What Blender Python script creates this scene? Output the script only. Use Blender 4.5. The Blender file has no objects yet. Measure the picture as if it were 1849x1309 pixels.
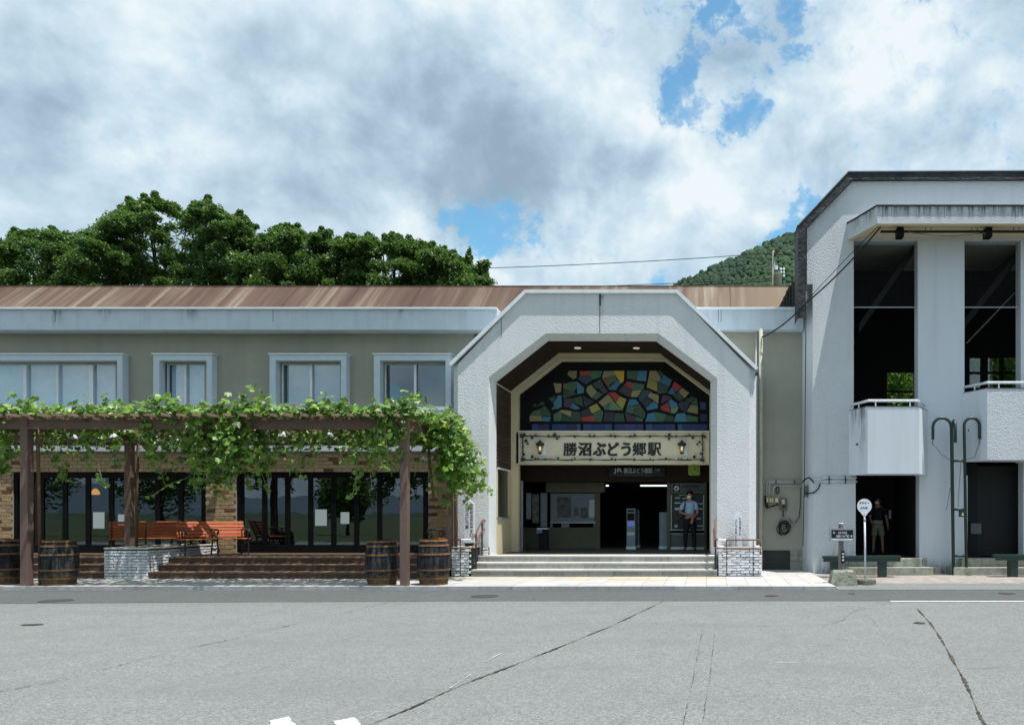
import bpy, bmesh, math, random
import numpy as np
from mathutils import Vector, Matrix
random.seed(7)
rng = np.random.default_rng(11)
sc = bpy.context.scene
COL = sc.collection
R = math.radians
F, CX, CY, EYE = 1400.0, 1275.0, 930.0, 1.6      # focal length and principal point in photo pixels, eye height in metres
def PX(px, D): return (px - CX) / F * D
def PZ(py, D): return EYE - (py - CY) / F * D

# ------------------------------------------------------------------ camera
cam = bpy.data.cameras.new('camera')
cam.sensor_width = 36.0
cam.lens = 36.0 * F / 1849.0
cam.shift_x = (924.5 - CX) / 1849.0
cam.shift_y = (CY - 654.5) / 1849.0
cam.clip_start = 0.1
cam.clip_end = 20000
cam_o = bpy.data.objects.new('camera', cam)
cam_o.location = (0, 0, EYE)
cam_o.rotation_euler = (R(90), 0, 0)
COL.objects.link(cam_o)
sc.camera = cam_o

# ------------------------------------------------------------------ node helpers
def nn(nt, t, **kw):
    n = nt.nodes.new(t)
    for k, v in kw.items():
        if k.startswith('i_'):
            n.inputs[k[2:].replace('_', ' ')].default_value = v
        else:
            setattr(n, k, v)
    return n
def mth(nt, op, a, b=None, c=None, clamp=False):
    n = nt.nodes.new('ShaderNodeMath'); n.operation = op; n.use_clamp = clamp
    for i, v in enumerate((a, b, c)):
        if v is None: continue
        if isinstance(v, (int, float)): n.inputs[i].default_value = v
        else: nt.links.new(v, n.inputs[i])
    return n.outputs[0]
def ramp(nt, src, stops, interp='LINEAR'):
    n = nt.nodes.new('ShaderNodeValToRGB'); e = n.color_ramp.elements
    n.color_ramp.interpolation = interp
    while len(e) < len(stops): e.new(0.5)
    for el, (p, c) in zip(e, stops):
        el.position = p
        el.color = (c[0], c[1], c[2], 1) if isinstance(c, (tuple, list)) else (c, c, c, 1)
    nt.links.new(src, n.inputs[0])
    return n.outputs[0]
def mixc(nt, fac, a, b, mode='MIX'):
    n = nt.nodes.new('ShaderNodeMix'); n.data_type = 'RGBA'; n.blend_type = mode
    for i, v in ((0, fac), (6, a), (7, b)):
        if isinstance(v, (int, float)): n.inputs[i].default_value = v
        elif isinstance(v, (tuple, list)): n.inputs[i].default_value = (v[0], v[1], v[2], 1)
        else: nt.links.new(v, n.inputs[i])
    return n.outputs[2]

# ------------------------------------------------------------------ world: nishita sky with cumulus clouds
SUNV = Vector((0.26, -0.135, 1.0)).normalized()
elev = math.asin(SUNV.z)
w = bpy.data.worlds.new('World'); sc.world = w; w.use_nodes = True
nt = w.node_tree; nt.nodes.clear()
out = nt.nodes.new('ShaderNodeOutputWorld')
sky = nt.nodes.new('ShaderNodeTexSky'); sky.sky_type = 'NISHITA'; sky.sun_disc = False
sky.sun_elevation = elev
sky.sun_rotation = math.atan2(SUNV.x, SUNV.y)
sky.air_density = 1.1; sky.dust_density = 0.6; sky.ozone_density = 1.0
bgs = nt.nodes.new('ShaderNodeBackground'); bgs.inputs[1].default_value = 0.15
tint = nt.nodes.new('ShaderNodeMix'); tint.data_type = 'RGBA'; tint.blend_type = 'MULTIPLY'; tint.inputs[0].default_value = 1; tint.inputs[7].default_value = (.62, 1.0, 1.02, 1)
nt.links.new(sky.outputs[0], tint.inputs[6]); nt.links.new(tint.outputs[2], bgs.inputs[0])
tc = nt.nodes.new('ShaderNodeTexCoord')
sep = nt.nodes.new('ShaderNodeSeparateXYZ'); nt.links.new(tc.outputs['Generated'], sep.inputs[0])
zc = mth(nt, 'MAXIMUM', sep.outputs[2], 0.0)
den = mth(nt, 'ADD', zc, 0.32)
comb = nt.nodes.new('ShaderNodeCombineXYZ')
nt.links.new(mth(nt, 'DIVIDE', sep.outputs[0], den), comb.inputs[0])
nt.links.new(mth(nt, 'DIVIDE', sep.outputs[1], den), comb.inputs[1])
nt.links.new(mth(nt, 'MULTIPLY', zc, 1.2), comb.inputs[2])
def noise(vec, scale, detail=8, rough=0.55, dist=0.0, off=(0, 0, 0)):
    m = nt.nodes.new('ShaderNodeMapping'); m.inputs[1].default_value = off
    nt.links.new(vec, m.inputs[0])
    n = nt.nodes.new('ShaderNodeTexNoise'); n.inputs['Scale'].default_value = scale
    n.inputs['Detail'].default_value = detail; n.inputs['Roughness'].default_value = rough
    n.inputs['Distortion'].default_value = dist
    nt.links.new(m.outputs[0], n.inputs[0]); return n.outputs[0]
# warped direction so that hand placed openings get ragged outlines
wn = nt.nodes.new('ShaderNodeTexNoise'); wn.inputs['Scale'].default_value = 9; wn.inputs['Detail'].default_value = 7
wn.inputs['Roughness'].default_value = 0.62
nt.links.new(tc.outputs['Generated'], wn.inputs[0])
ws = nt.nodes.new('ShaderNodeVectorMath'); ws.operation = 'SUBTRACT'; ws.inputs[1].default_value = (.5, .5, .5)
nt.links.new(wn.outputs['Color'], ws.inputs[0])
wm = nt.nodes.new('ShaderNodeVectorMath'); wm.operation = 'SCALE'; wm.inputs['Scale'].default_value = 0.17
nt.links.new(ws.outputs[0], wm.inputs[0])
wa = nt.nodes.new('ShaderNodeVectorMath'); wa.operation = 'ADD'
nt.links.new(tc.outputs['Generated'], wa.inputs[0]); nt.links.new(wm.outputs[0], wa.inputs[1])
wnorm = nt.nodes.new('ShaderNodeVectorMath'); wnorm.operation = 'NORMALIZE'
nt.links.new(wa.outputs[0], wnorm.inputs[0])
def blob(px, py, rad, amp):
    d = Vector(((px - CX) / F, 1, (CY - py) / F)).normalized()
    v = nt.nodes.new('ShaderNodeVectorMath'); v.operation = 'DOT_PRODUCT'
    nt.links.new(wnorm.outputs[0], v.inputs[0]); v.inputs[1].default_value = d
    a = (rad / F) * d.y
    e = mth(nt, 'MULTIPLY', mth(nt, 'SUBTRACT', v.outputs['Value'], 1.0), 2.0 / (a * a))
    return mth(nt, 'MULTIPLY', mth(nt, 'EXPONENT', e), amp)
def total(base, lst):
    for b in lst: base = mth(nt, 'ADD', base, blob(*b))
    return base
base = noise(comb.outputs[0], 1.7, 9, 0.56, 0.3, (3.1, 1.7, 0.4))
fine_ = noise(tc.outputs['Generated'], 21, 8, 0.62, 0.4, (4, 2, 7))
dens = mth(nt, 'ADD', mth(nt, 'MULTIPLY_ADD', base, 1.6, -0.02), mth(nt, 'ADD', mth(nt, 'MULTIPLY_ADD', fine_, 1.5, -0.75), mth(nt, 'MULTIPLY_ADD', noise(tc.outputs['Generated'], 55, 6, .6, .3), .7, -.35)))
dens = total(dens, [
    (1290, 30, 24, -.6), (1302, -20, 50, -.5), (1400, -25, 75, -.6), (1276, 95, 20, -.45), (1265, 130, 20, -.42), (1238, 158, 36, -.46), (1228, 215, 48, -.34),
    (1330, 175, 40, -.38), (1335, 225, 46, -.40), (1280, 225, 50, -.16), (1375, 215, 34, -.28), (1420, 60, 40, -.2), (1125, 303, 22, -.28),
    (820, 395, 50, -.55), (900, 405, 55, -.6), (975, 415, 55, -.6), (850, 440, 34, -.4), (1425, 425, 45, -.7), (1190, 515, 45, -.5), (1040, 412, 25, -.3),
    (740, 400, 45, .5), (940, 470, 55, .45), (1060, 470, 75, .5), (1330, 300, 90, .4), (1500, 120, 200, .25), (300, 250, 400, .22), (700, 200, 300, .2), (1300, 400, 100, .3), (1150, 120, 90, .3)])
mask = ramp(nt, dens, [(0.22, 0.05), (0.40, 0.32), (0.52, 0.80), (0.72, 1.0)])
b1 = noise(comb.outputs[0], 2.6, 9, 0.55, 0.15, (9.1, 4.7, 2.4))
b2 = noise(tc.outputs['Generated'], 7.5, 8, 0.55, 0.3, (1.3, 0.7, 2.4))
def rel(sc_, dz, det): return mth(nt, 'SUBTRACT', noise(tc.outputs['Generated'], sc_, det, 0.55, 0.25, (1.3, 0.7, 2.4)), noise(tc.outputs['Generated'], sc_, det, 0.55, 0.25, (1.3-dz*.5, 0.7, 2.4+dz)))
br = mth(nt, 'ADD', mth(nt, 'MULTIPLY_ADD', b1, 0.65, .15), mth(nt, 'MULTIPLY', b2, 0.50))
br = mth(nt, 'ADD', br, mth(nt, 'MULTIPLY', rel(4.2, .06, 9), .9))
br = mth(nt, 'ADD', br, mth(nt, 'MULTIPLY', rel(11.0, .022, 8), .75))
br = total(br, [
    (900, 290, 130, -.17), (1010, 330, 100, -.10), (800, 230, 90, -.06), (560, 300, 90, -.10), (60, 90, 150, -.10), (200, 200, 80, -.12), (50, 330, 80, -.02), (60, 180, 70, -.1),
    (680, 50, 90, .14), (560, 200, 70, .12), (210, 290, 60, .12), (1300, 310, 80, .22), (1010, 470, 90, .2), (1600, 60, 120, .14), (1450, 100, 120, .10), (850, 340, 130, -.07), (1020, 360, 120, -.05),
    (740, 410, 50, .14), (1550, 240, 90, -.12), (1780, 170, 90, -.06), (1000, 60, 110, .12), (1130, 200, 100, .12), (1200, 370, 50, -.04), (1700, 300, 90, .06)])
ccol = ramp(nt, br, [(0.30, (.29, .41, .51)), (0.44, (.345, .47, .58)), (0.58, (.44, .58, .70)), (0.74, (.57, .72, .83)), (0.95, (.82, .90, .93))])
bgc = nt.nodes.new('ShaderNodeBackground'); nt.links.new(ccol, bgc.inputs[0]); bgc.inputs[1].default_value = 0.86
mx = nt.nodes.new('ShaderNodeMixShader')
nt.links.new(mask, mx.inputs[0]); nt.links.new(bgs.outputs[0], mx.inputs[1]); nt.links.new(bgc.outputs[0], mx.inputs[2])
nt.links.new(mx.outputs[0], out.inputs[0])
# ------------------------------------------------------------------ sun
sl = bpy.data.lights.new('sun', 'SUN'); sl.energy = 5.0; sl.angle = R(0.53); sl.color = (1.0, 0.965, 0.91)
so = bpy.data.objects.new('sun', sl); so.rotation_euler = SUNV.to_track_quat('Z', 'Y').to_euler(); so.location = (30, -20, 60)
COL.objects.link(so)
sc.view_settings.view_transform = 'Standard'; sc.view_settings.look = 'None'
sc.view_settings.exposure = 0.28; sc.view_settings.gamma = 1.0; sc.view_settings.use_curve_mapping = False
sc.cycles.max_bounces = 8; sc.cycles.transparent_max_bounces = 16; sc.cycles.caustics_reflective = False; sc.cycles.caustics_refractive = False

# ------------------------------------------------------------------ materials
MATS = {}
def mat(name, col, rough=0.8, var=0.0, vscale=3.0, bump=0.0, bscale=30.0, metal=0.0, col2=None, rnd=0.0, spec=0.3, trans=0.0,
        stretch=None, bdist=0.02, island=False, bdetail=4, stain=None, bstretch=None):
    """col mixed towards col2 by noise (var), per-object variation (rnd), bump from noise"""
    m = bpy.data.materials.new(name); m.use_nodes = True
    nt = m.node_tree; b = nt.nodes['Principled BSDF']
    b.inputs['Roughness'].default_value = rough; b.inputs['Metallic'].default_value = metal
    b.inputs['Specular IOR Level'].default_value = spec
    geo = nt.nodes.new('ShaderNodeNewGeometry'); pos = geo.outputs['Position']
    c = (col[0], col[1], col[2])
    cur = c
    if var > 0:
        v = pos
        if stretch:
            mp = nt.nodes.new('ShaderNodeMapping'); mp.inputs[3].default_value = stretch
            nt.links.new(pos, mp.inputs[0]); v = mp.outputs[0]
        n = nt.nodes.new('ShaderNodeTexNoise'); n.inputs['Scale'].default_value = vscale; n.inputs['Detail'].default_value = 6
        n.inputs['Roughness'].default_value = 0.6
        nt.links.new(v, n.inputs[0])
        c2 = col2 if col2 else tuple(x * 0.55 for x in col)
        f = ramp(nt, n.outputs[0], [(0.5 - 0.5 * (1 - var) - 0.02, 0.0), (0.72, var)] if False else [(0.38, 0.0), (0.68, min(1, var))])
        cur = mixc(nt, f, c, c2)
    if stain:
        # vertical run-down streaks (dirt)
        mp = nt.nodes.new('ShaderNodeMapping'); mp.inputs[3].default_value = (stain[0], stain[0], stain[0] * .06)
        nt.links.new(pos, mp.inputs[0])
        n = nt.nodes.new('ShaderNodeTexNoise'); n.inputs['Scale'].default_value = 1; n.inputs['Detail'].default_value = 5
        nt.links.new(mp.outputs[0], n.inputs[0])
        cur = mixc(nt, ramp(nt, n.outputs[0], [(0.52, 0.0), (0.75, stain[1])]), cur, stain[2])
    if rnd > 0 or island:
        src = geo.outputs['Random Per Island'] if island else nn(nt, 'ShaderNodeObjectInfo').outputs['Random']
        k = mth(nt, 'MULTIPLY_ADD', src, 2 * rnd, 1 - rnd)
        hs = nt.nodes.new('ShaderNodeHueSaturation')
        nt.links.new(k, hs.inputs['Value'])
        hs.inputs['Hue'].default_value = 0.5
        if isinstance(cur, tuple): hs.inputs['Color'].default_value = (*cur, 1)
        else: nt.links.new(cur, hs.inputs['Color'])
        cur = hs.outputs[0]
    if isinstance(cur, tuple): b.inputs['Base Color'].default_value = (*cur, 1)
    else: nt.links.new(cur, b.inputs['Base Color'])
    if bump > 0:
        n = nt.nodes.new('ShaderNodeTexNoise'); n.inputs['Scale'].default_value = bscale; n.inputs['Detail'].default_value = bdetail
        n.inputs['Roughness'].default_value = 0.6
        if bstretch:
            mq = nt.nodes.new('ShaderNodeMapping'); mq.inputs[3].default_value = bstretch; mq.inputs[2].default_value = (0, .35, 0); nt.links.new(pos, mq.inputs[0]); nt.links.new(mq.outputs[0], n.inputs[0])
        else: nt.links.new(pos, n.inputs[0])
        bp = nt.nodes.new('ShaderNodeBump'); bp.inputs['Strength'].default_value = bump; bp.inputs['Distance'].default_value = bdist
        nt.links.new(n.outputs[0], bp.inputs['Height']); nt.links.new(bp.outputs[0], b.inputs['Normal'])
    if trans > 0:
        tr = nt.nodes.new('ShaderNodeBsdfTranslucent')
        if isinstance(cur, tuple): tr.inputs[0].default_value = (*cur, 1)
        else: nt.links.new(mixc(nt, 0.5, cur, (.25, .45, .05), 'MIX'), tr.inputs[0])
        ms = nt.nodes.new('ShaderNodeMixShader'); ms.inputs[0].default_value = trans
        o = nt.nodes['Material Output']
        nt.links.new(b.outputs[0], ms.inputs[1]); nt.links.new(tr.outputs[0], ms.inputs[2]); nt.links.new(ms.outputs[0], o.inputs[0])
    MATS[name] = m
    return m
M = MATS
mat('stucco', (.70, .725, .745), .9, .35, 1.3, 1.0, 26, col2=(.60, .63, .655), bstretch=(.7, 1, 1.5), bdist=.036, bdetail=6, stain=(5, .25, (.42, .44, .46)))
mat('roughcast', (.67, .705, .75), .9, .3, 2, 1.0, 30, col2=(.60, .64, .69), bdist=.060, bdetail=4, stain=(4, .3, (.5, .52, .56)))
mat('shaded_roughcast', (.62, .665, .73), .85, .4, .9, .25, 40, col2=(.60, .63, .67), stain=(3, .35, (.40, .43, .45)))  # roughcast with shade put into it: darker, bluer and smoother than the lit walls
mat('fascia_paint', (.56, .65, .72), .85, .5, 3, .3, 40, col2=(.46, .54, .62), stain=(6, .3, (.33, .36, .38)))
mat('metal_trim', (.76, .80, .84), .5, .3, 6, metal=.0, col2=(.5, .52, .54))
mat('beige_wall', (.345, .345, .285), .9, .6, .8, .35, 45, col2=(.27, .275, .235), stain=(2.5, .3, (.2, .2, .18)))
mat('window_surround', (.54, .63, .70), .85, .4, 5, .2, 40, col2=(.45, .53, .60))
mat('dark_plinth', (.05, .055, .052), .9, .5, 4, .3, 30)
mat('cream', (.62, .53, .35), .8, .3, 4, .15, 50, col2=(.54, .46, .30))
mat('cream_board', (.72, .66, .50), .8, .3, 4, .3, 60, col2=(.53, .49, .36))
mat('brown_siding', (.06, .036, .025), .75, .5, 7, .2, 30, rnd=.2)
mat('dark_brown', (.028, .017, .012), .8, .4, 5)
mat('black_metal', (.005, .0055, .006), .5, spec=.12)
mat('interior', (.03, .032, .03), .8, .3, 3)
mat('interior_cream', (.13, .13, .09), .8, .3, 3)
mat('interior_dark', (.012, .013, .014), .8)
mat('dirt_run', (.16, .165, .17), .95)
mat('hall_floor', (.10, .10, .095), .5, .5, 4)
mat('mortar', (.36, .34, .29), .95, .4, 9, .4, 60)
mat('brick_tan', (.42, .305, .175), .9, .45, 7, .2, 90, col2=(.30, .21, .12), rnd=.16)
mat('brick_red', (.20, .095, .05), .9, .5, 9, .5, 70, col2=(.10, .05, .03), rnd=.3)
mat('ledge', (.52, .55, .58), .7, .3, 8)
mat('stone_white', (.74, .77, .80), .9, .5, 11, .6, 45, col2=(.42, .45, .49), rnd=.16, bdist=.04)
mat('stone_joint', (.03, .034, .042), .95, .4, 9)
mat('granite', (.34, .345, .34), .85, .6, 16, .3, 60, col2=(.22, .22, .20), rnd=.12, stain=(9, .5, (.16, .15, .12)))
mat('granite_edge', (.60, .585, .54), .85, .5, 12, .2, 60, col2=(.46, .45, .40), rnd=.1)
mat('tile', (.46, .455, .44), .85, .5, 4, .1, 60, col2=(.38, .375, .365), rnd=.07, stain=(3, .35, (.24, .23, .21)))
mat('tile_warm', (.47, .42, .33), .85, .5, 6, .1, 60, col2=(.39, .34, .25), rnd=.08)
mat('tile_joint', (.14, .14, .13), .95, .3, 9)
mat('kerb', (.40, .405, .41), .9, .6, 7, .4, 60, col2=(.22, .225, .23), rnd=.15)
mat('deck_tile', (.095, .056, .04), .75, .6, 5, .2, 40, col2=(.07, .042, .03), rnd=.12, stain=(7, .5, (.05, .04, .035)))
mat('deck_edge', (.25, .17, .12), .7, .4, 8, col2=(.2, .13, .09))
mat('pergola_steel', (.165, .108, .088), .7, .4, 9, .15, 60, col2=(.115, .075, .062))
mat('pergola_side', (.15, .105, .09), .7, .4, 9, .15, 60)
mat('rafter', (.30, .20, .15), .8, .5, 12, .2, 60, rnd=.15)
mat('rail_brown', (.19, .085, .06), .55, .5, 20, col2=(.12, .06, .045))
mat('rail_post', (.035, .025, .022), .6)
mat('rail_white', (.62, .66, .70), .5, .3, 10)
mat('bench_wood', (.44, .115, .045), .5, .35, 14, .1, 60, col2=(.30, .075, .03), rnd=.15)
mat('iron', (.02, .021, .022), .45, .3, 20, spec=.5)
mat('barrel_wood', (.010, .0095, .0095), .85, .8, 4.5, .6, 40, col2=(.062, .066, .076), rnd=.7, stretch=(3, 3, .8))
mat('barrel_hoop', (.24, .125, .055), .8, .8, 13, .3, 60, col2=(.07, .045, .032), metal=.1)
mat('barrel_foot', (.15, .12, .075), .9, .9, 14, .5, 50, col2=(.05, .04, .03))
mat('concrete', (.32, .33, .27), .95, .8, 12, .8, 40, col2=(.10, .11, .085), bdist=.03)
mat('concrete_dark', (.20, .21, .16), .95, .8, 12, .8, 40, col2=(.07, .075, .06), bdist=.03)
mat('concrete_step', (.36, .37, .31), .95, .7, 8, .5, 40, col2=(.17, .18, .15), stain=(6, .5, (.12, .13, .1)))
mat('green_paint', (.007, .030, .024), .45, .4, 20, col2=(.02, .035, .03), spec=.5)
mat('steel', (.35, .38, .40), .35, .3, 14, metal=.4)
mat('white_paint', (.72, .76, .80), .5, .2, 20)
mat('white_sign', (.74, .78, .84), .4)
mat('black_ink', (.012, .013, .018), .6)
mat('letter_dark', (.022, .026, .024), .5)
mat('sign_black', (.015, .017, .022), .35)
mat('sign_white', (.8, .8, .8), .5)
mat('wood_grey', (.22, .20, .17), .9, .7, 10, .4, 50, col2=(.1, .09, .075), stretch=(3, 3, .5))
mat('flashing', (.012, .014, .017), .6, .6, 3, .8, 9, col2=(.06, .068, .078), bdist=.05)
mat('black_sheet', (.02, .02, .02), .6, .5, 6)
mat('pipe_beige', (.40, .40, .33), .6, .4, 8)
mat('pipe_grey', (.46, .48, .46), .6, .3, 8)
mat('cable', (.012, .012, .012), .6)
mat('hill_forest', (.024, .050, .030), .95, .9, .03, col2=(.042, .080, .038), island=True, rnd=.22)
mat('leaf_tree', (.058, .120, .034), .5, .8, 1.1, col2=(.12, .21, .055), island=True, rnd=.6, trans=.25, spec=.35)
mat('leaf_vine', (.07, .16, .022), .42, .9, 3, col2=(.21, .34, .045), rnd=.6, trans=.3, spec=.5)
mat('leaf_vine_mass', (.065, .15, .022), .42, .9, 3, col2=(.21, .34, .045), island=True, rnd=.6, trans=.3, spec=.5)
mat('leaf_yellow', (.42, .42, .04), .6, .4, 9, trans=.35, rnd=.2)
mat('bush', (.07, .16, .03), .6, .7, 1.5, col2=(.16, .27, .05), island=True, rnd=.4, trans=.3)
mat('bark', (.06, .05, .04), .95, .5, 12, .8, 25)
mat('vine_stem', (.15, .09, .055), .9, .5, 12)
mat('shoot', (.22, .24, .08), .8)
mat('grape', (.17, .22, .06), .4, rnd=.2)
mat('paper', (.60, .64, .66), .9, .3, 20)
mat('notice', (.50, .58, .60), .8)
mat('grass_bank', (.08, .15, .035), .95, .8, 1.2, .5, 6, col2=(.16, .2, .06))
mat('far_field', (.05, .075, .03), .95, .8, .02, col2=(.03, .05, .02))
mat('far_mountain', (.07, .105, .14), 1, .5, .002, col2=(.08, .12, .16))  # bluish air haze is put into the base colour
mat('road_white', (.50, .52, .52), .8, .7, 14, col2=(.40, .41, .40))
mat('crack', (.025, .025, .024), 1, .8, 5, col2=(.11, .095, .07))
mat('crack_thin', (.045, .045, .043), 1, .8, 5, col2=(.11, .11, .11))
mat('manhole', (.055, .057, .058), .8, .5, 20)
mat('skin', (.36, .19, .13), .55)
mat('hair', (.012, .011, .011), .6)
mat('shirt_blue', (.33, .52, .74), .8, .3, 14, .3, 30)
mat('trousers_black', (.010, .011, .016), .85)
mat('mask_white', (.78, .82, .84), .8)
mat('shirt_black', (.014, .015, .018), .85)
mat('shorts_khaki', (.24, .24, .17), .9, .3, 12)
mat('machine_body', (.12, .135, .125), .5)
mat('machine_screen', (.016, .03, .026), .25)
mat('gate_steel', (.22, .29, .34), .45, .3, 5)
mat('clock_green', (.38, .55, .12), .6)
mat('dark_green_sign', (.006, .012, .011), .4)
mat('sign_grey', (.55, .60, .62), .6)
mat('teal_ink', (.07, .17, .14), .6)
mat('panel_grey', (.20, .25, .28), .6, .3, 3)
mat('grey_plastic', (.4, .45, .5), .4)
mat('poster_dark', (.07, .08, .08), .7, .9, 9, col2=(.16, .18, .18))
mat('blind', (.62, .78, .88), .7, .25, 6)
mat('shutter', (.014, .016, .017), .6)
def emis(name, col, s):
    m = bpy.data.materials.new(name); m.use_nodes = True; b = m.node_tree.nodes['Principled BSDF']
    b.inputs['Base Color'].default_value = (*col, 1)
    b.inputs['Emission Color'].default_value = (*col, 1); b.inputs['Emission Strength'].default_value = s
    M[name] = m
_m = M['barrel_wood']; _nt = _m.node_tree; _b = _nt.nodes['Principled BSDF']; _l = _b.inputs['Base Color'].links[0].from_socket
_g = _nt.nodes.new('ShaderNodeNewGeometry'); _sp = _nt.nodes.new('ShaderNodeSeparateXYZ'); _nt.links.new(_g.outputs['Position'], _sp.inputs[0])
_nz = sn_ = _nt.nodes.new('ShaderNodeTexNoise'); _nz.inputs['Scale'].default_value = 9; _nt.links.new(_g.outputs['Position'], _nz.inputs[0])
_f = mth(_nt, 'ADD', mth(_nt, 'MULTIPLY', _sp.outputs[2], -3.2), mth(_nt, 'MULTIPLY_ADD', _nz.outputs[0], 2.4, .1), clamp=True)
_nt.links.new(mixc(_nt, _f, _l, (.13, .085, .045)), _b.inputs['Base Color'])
emis('lamp_warm', (1.0, .62, .2), .8)
emis('lamp_orange', (1.0, .42, .06), 2.2)
emis('lamp_tube', (.85, .95, .9), 1.3)
emis('downlight', (.85, .75, .55), .28)
emis('screen_blue', (.03, .08, .55), .8)
def glass(name, fres=1.5, tint=(.55, .6, .62), rough=0.0, gain=1.0):
    m = bpy.data.materials.new(name); m.use_nodes = True; nt = m.node_tree; nt.nodes.clear()
    o = nt.nodes.new('ShaderNodeOutputMaterial'); g = nt.nodes.new('ShaderNodeBsdfGlossy'); g.inputs['Roughness'].default_value = rough
    g.inputs[0].default_value = (.92, .97, 1, 1)
    t = nt.nodes.new('ShaderNodeBsdfTransparent'); t.inputs[0].default_value = (*tint, 1)
    geo = nt.nodes.new('ShaderNodeNewGeometry'); dt = nt.nodes.new('ShaderNodeVectorMath'); dt.operation = 'DOT_PRODUCT'
    nt.links.new(geo.outputs['Incoming'], dt.inputs[0]); nt.links.new(geo.outputs['Normal'], dt.inputs[1])
    f0 = ((fres-1)/(fres+1))**2*gain
    frv = mth(nt, 'MULTIPLY_ADD', mth(nt, 'POWER', mth(nt, 'SUBTRACT', 1.0, mth(nt, 'ABSOLUTE', dt.outputs['Value'])), 5.0), 1-f0, f0, clamp=True)
    n = nt.nodes.new('ShaderNodeTexNoise'); n.inputs['Scale'].default_value = 1.6; nt.links.new(geo.outputs['Position'], n.inputs[0])
    bp = nt.nodes.new('ShaderNodeBump'); bp.inputs['Strength'].default_value = .05; bp.inputs['Distance'].default_value = .02
    nt.links.new(n.outputs[0], bp.inputs['Height']); nt.links.new(bp.outputs[0], g.inputs['Normal'])
    mxs = nt.nodes.new('ShaderNodeMixShader'); nt.links.new(frv, mxs.inputs[0])
    nt.links.new(t.outputs[0], mxs.inputs[1]); nt.links.new(g.outputs[0], mxs.inputs[2]); nt.links.new(mxs.outputs[0], o.inputs[0])
    M[name] = m
glass('glass_shop', 1.6, (.5, .53, .55), gain=2.2)
glass('glass_upper', 1.6, (.93, .96, .98), gain=2.0)
glass('glass_plain', 1.3, (.75, .8, .8))

# roof: rust brown sheet with run-off streaks along the slope (constant X)
m = mat('roof_rust', (.3, .2, .16), .75); nt = m.node_tree; b = nt.nodes['Principled BSDF']
geo = nt.nodes.new('ShaderNodeNewGeometry')
def sn(nt, pos, sx, sy, sz, scale, det=5):
    mp = nt.nodes.new('ShaderNodeMapping'); mp.inputs[3].default_value = (sx, sy, sz); nt.links.new(pos, mp.inputs[0])
    n = nt.nodes.new('ShaderNodeTexNoise'); n.inputs['Scale'].default_value = scale; n.inputs['Detail'].default_value = det
    n.inputs['Roughness'].default_value = .6
    nt.links.new(mp.outputs[0], n.inputs[0]); return n.outputs[0]
a = sn(nt, geo.outputs['Position'], 1, .06, .06, 1.1, 3); b2_ = sn(nt, geo.outputs['Position'], 1, .05, .05, 6.5, 6)
s_ = mth(nt, 'ADD', mth(nt, 'MULTIPLY', a, .62), mth(nt, 'MULTIPLY', b2_, .38))
c1 = ramp(nt, s_, [(.38, (.064, .034, .025)), (.50, (.100, .060, .044)), (.57, (.15, .112, .084)), (.66, (.27, .235, .18))])
sx = nt.nodes.new('ShaderNodeSeparateXYZ'); nt.links.new(geo.outputs['Position'], sx.inputs[0])
f_ = nt.nodes.new('ShaderNodeMapRange'); f_.inputs[1].default_value = -.5; f_.inputs[2].default_value = 2.0; f_.inputs[3].default_value = 0; f_.inputs[4].default_value = .65
nt.links.new(sx.outputs[0], f_.inputs[0])
c2 = mixc(nt, f_.outputs[0], c1, (.21, .165, .11))
nt.links.new(c2, b.inputs['Base Color'])

# asphalt
def asphalt(name, base, dark, light):
    m = mat(name, base, .9); nt = m.node_tree; b = nt.nodes['Principled BSDF']
    geo = nt.nodes.new('ShaderNodeNewGeometry'); p = geo.outputs['Position']
    big = sn(nt, p, 1, 1, 1, .35, 4); mid = sn(nt, p, 1, .6, 1, 2.3, 5)
    def cells(sc_):
        v = nt.nodes.new('ShaderNodeTexVoronoi'); v.inputs['Scale'].default_value = sc_; nt.links.new(p, v.inputs[0])
        s3 = nt.nodes.new('ShaderNodeSeparateXYZ'); nt.links.new(v.outputs['Color'], s3.inputs[0]); return s3.outputs[0]
    fine = mth(nt, 'ADD', mth(nt, 'MULTIPLY', cells(120), .5), mth(nt, 'MULTIPLY', cells(58), .5))
    c = ramp(nt, fine, [(.12, dark), (.5, base), (.90, light)])
    c = mixc(nt, ramp(nt, big, [(.35, 0.0), (.7, .35)]), c, tuple(x * .78 for x in base))
    c = mixc(nt, ramp(nt, mid, [(.5, 0.0), (.8, .45)]), c, tuple(x * .66 for x in base))
    nt.links.new(c, b.inputs['Base Color'])
    med = sn(nt, p, 1, 1, 1, 9, 4); c = mixc(nt, ramp(nt, med, [(.5, 0.0), (.72, .28)]), c, tuple(x * 1.25 for x in base)); nt.links.new(c, b.inputs['Base Color'])
    lane = sn(nt, p, .15, 1.2, 1, .8, 3); c = mixc(nt, ramp(nt, lane, [(.48, 0.0), (.7, .3)]), c, tuple(x * .8 for x in base)); nt.links.new(c, b.inputs['Base Color'])
    bp = nt.nodes.new('ShaderNodeBump'); bp.inputs['Strength'].default_value = .1; bp.inputs['Distance'].default_value = .002
    nt.links.new(fine, bp.inputs['Height']); nt.links.new(bp.outputs[0], b.inputs['Normal'])
    return m
asphalt('asphalt_light', (.172, .183, .180), (.105, .112, .11), (.27, .285, .28))
asphalt('asphalt_dark', (.095, .101, .104), (.05, .054, .057), (.135, .142, .148))

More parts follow.
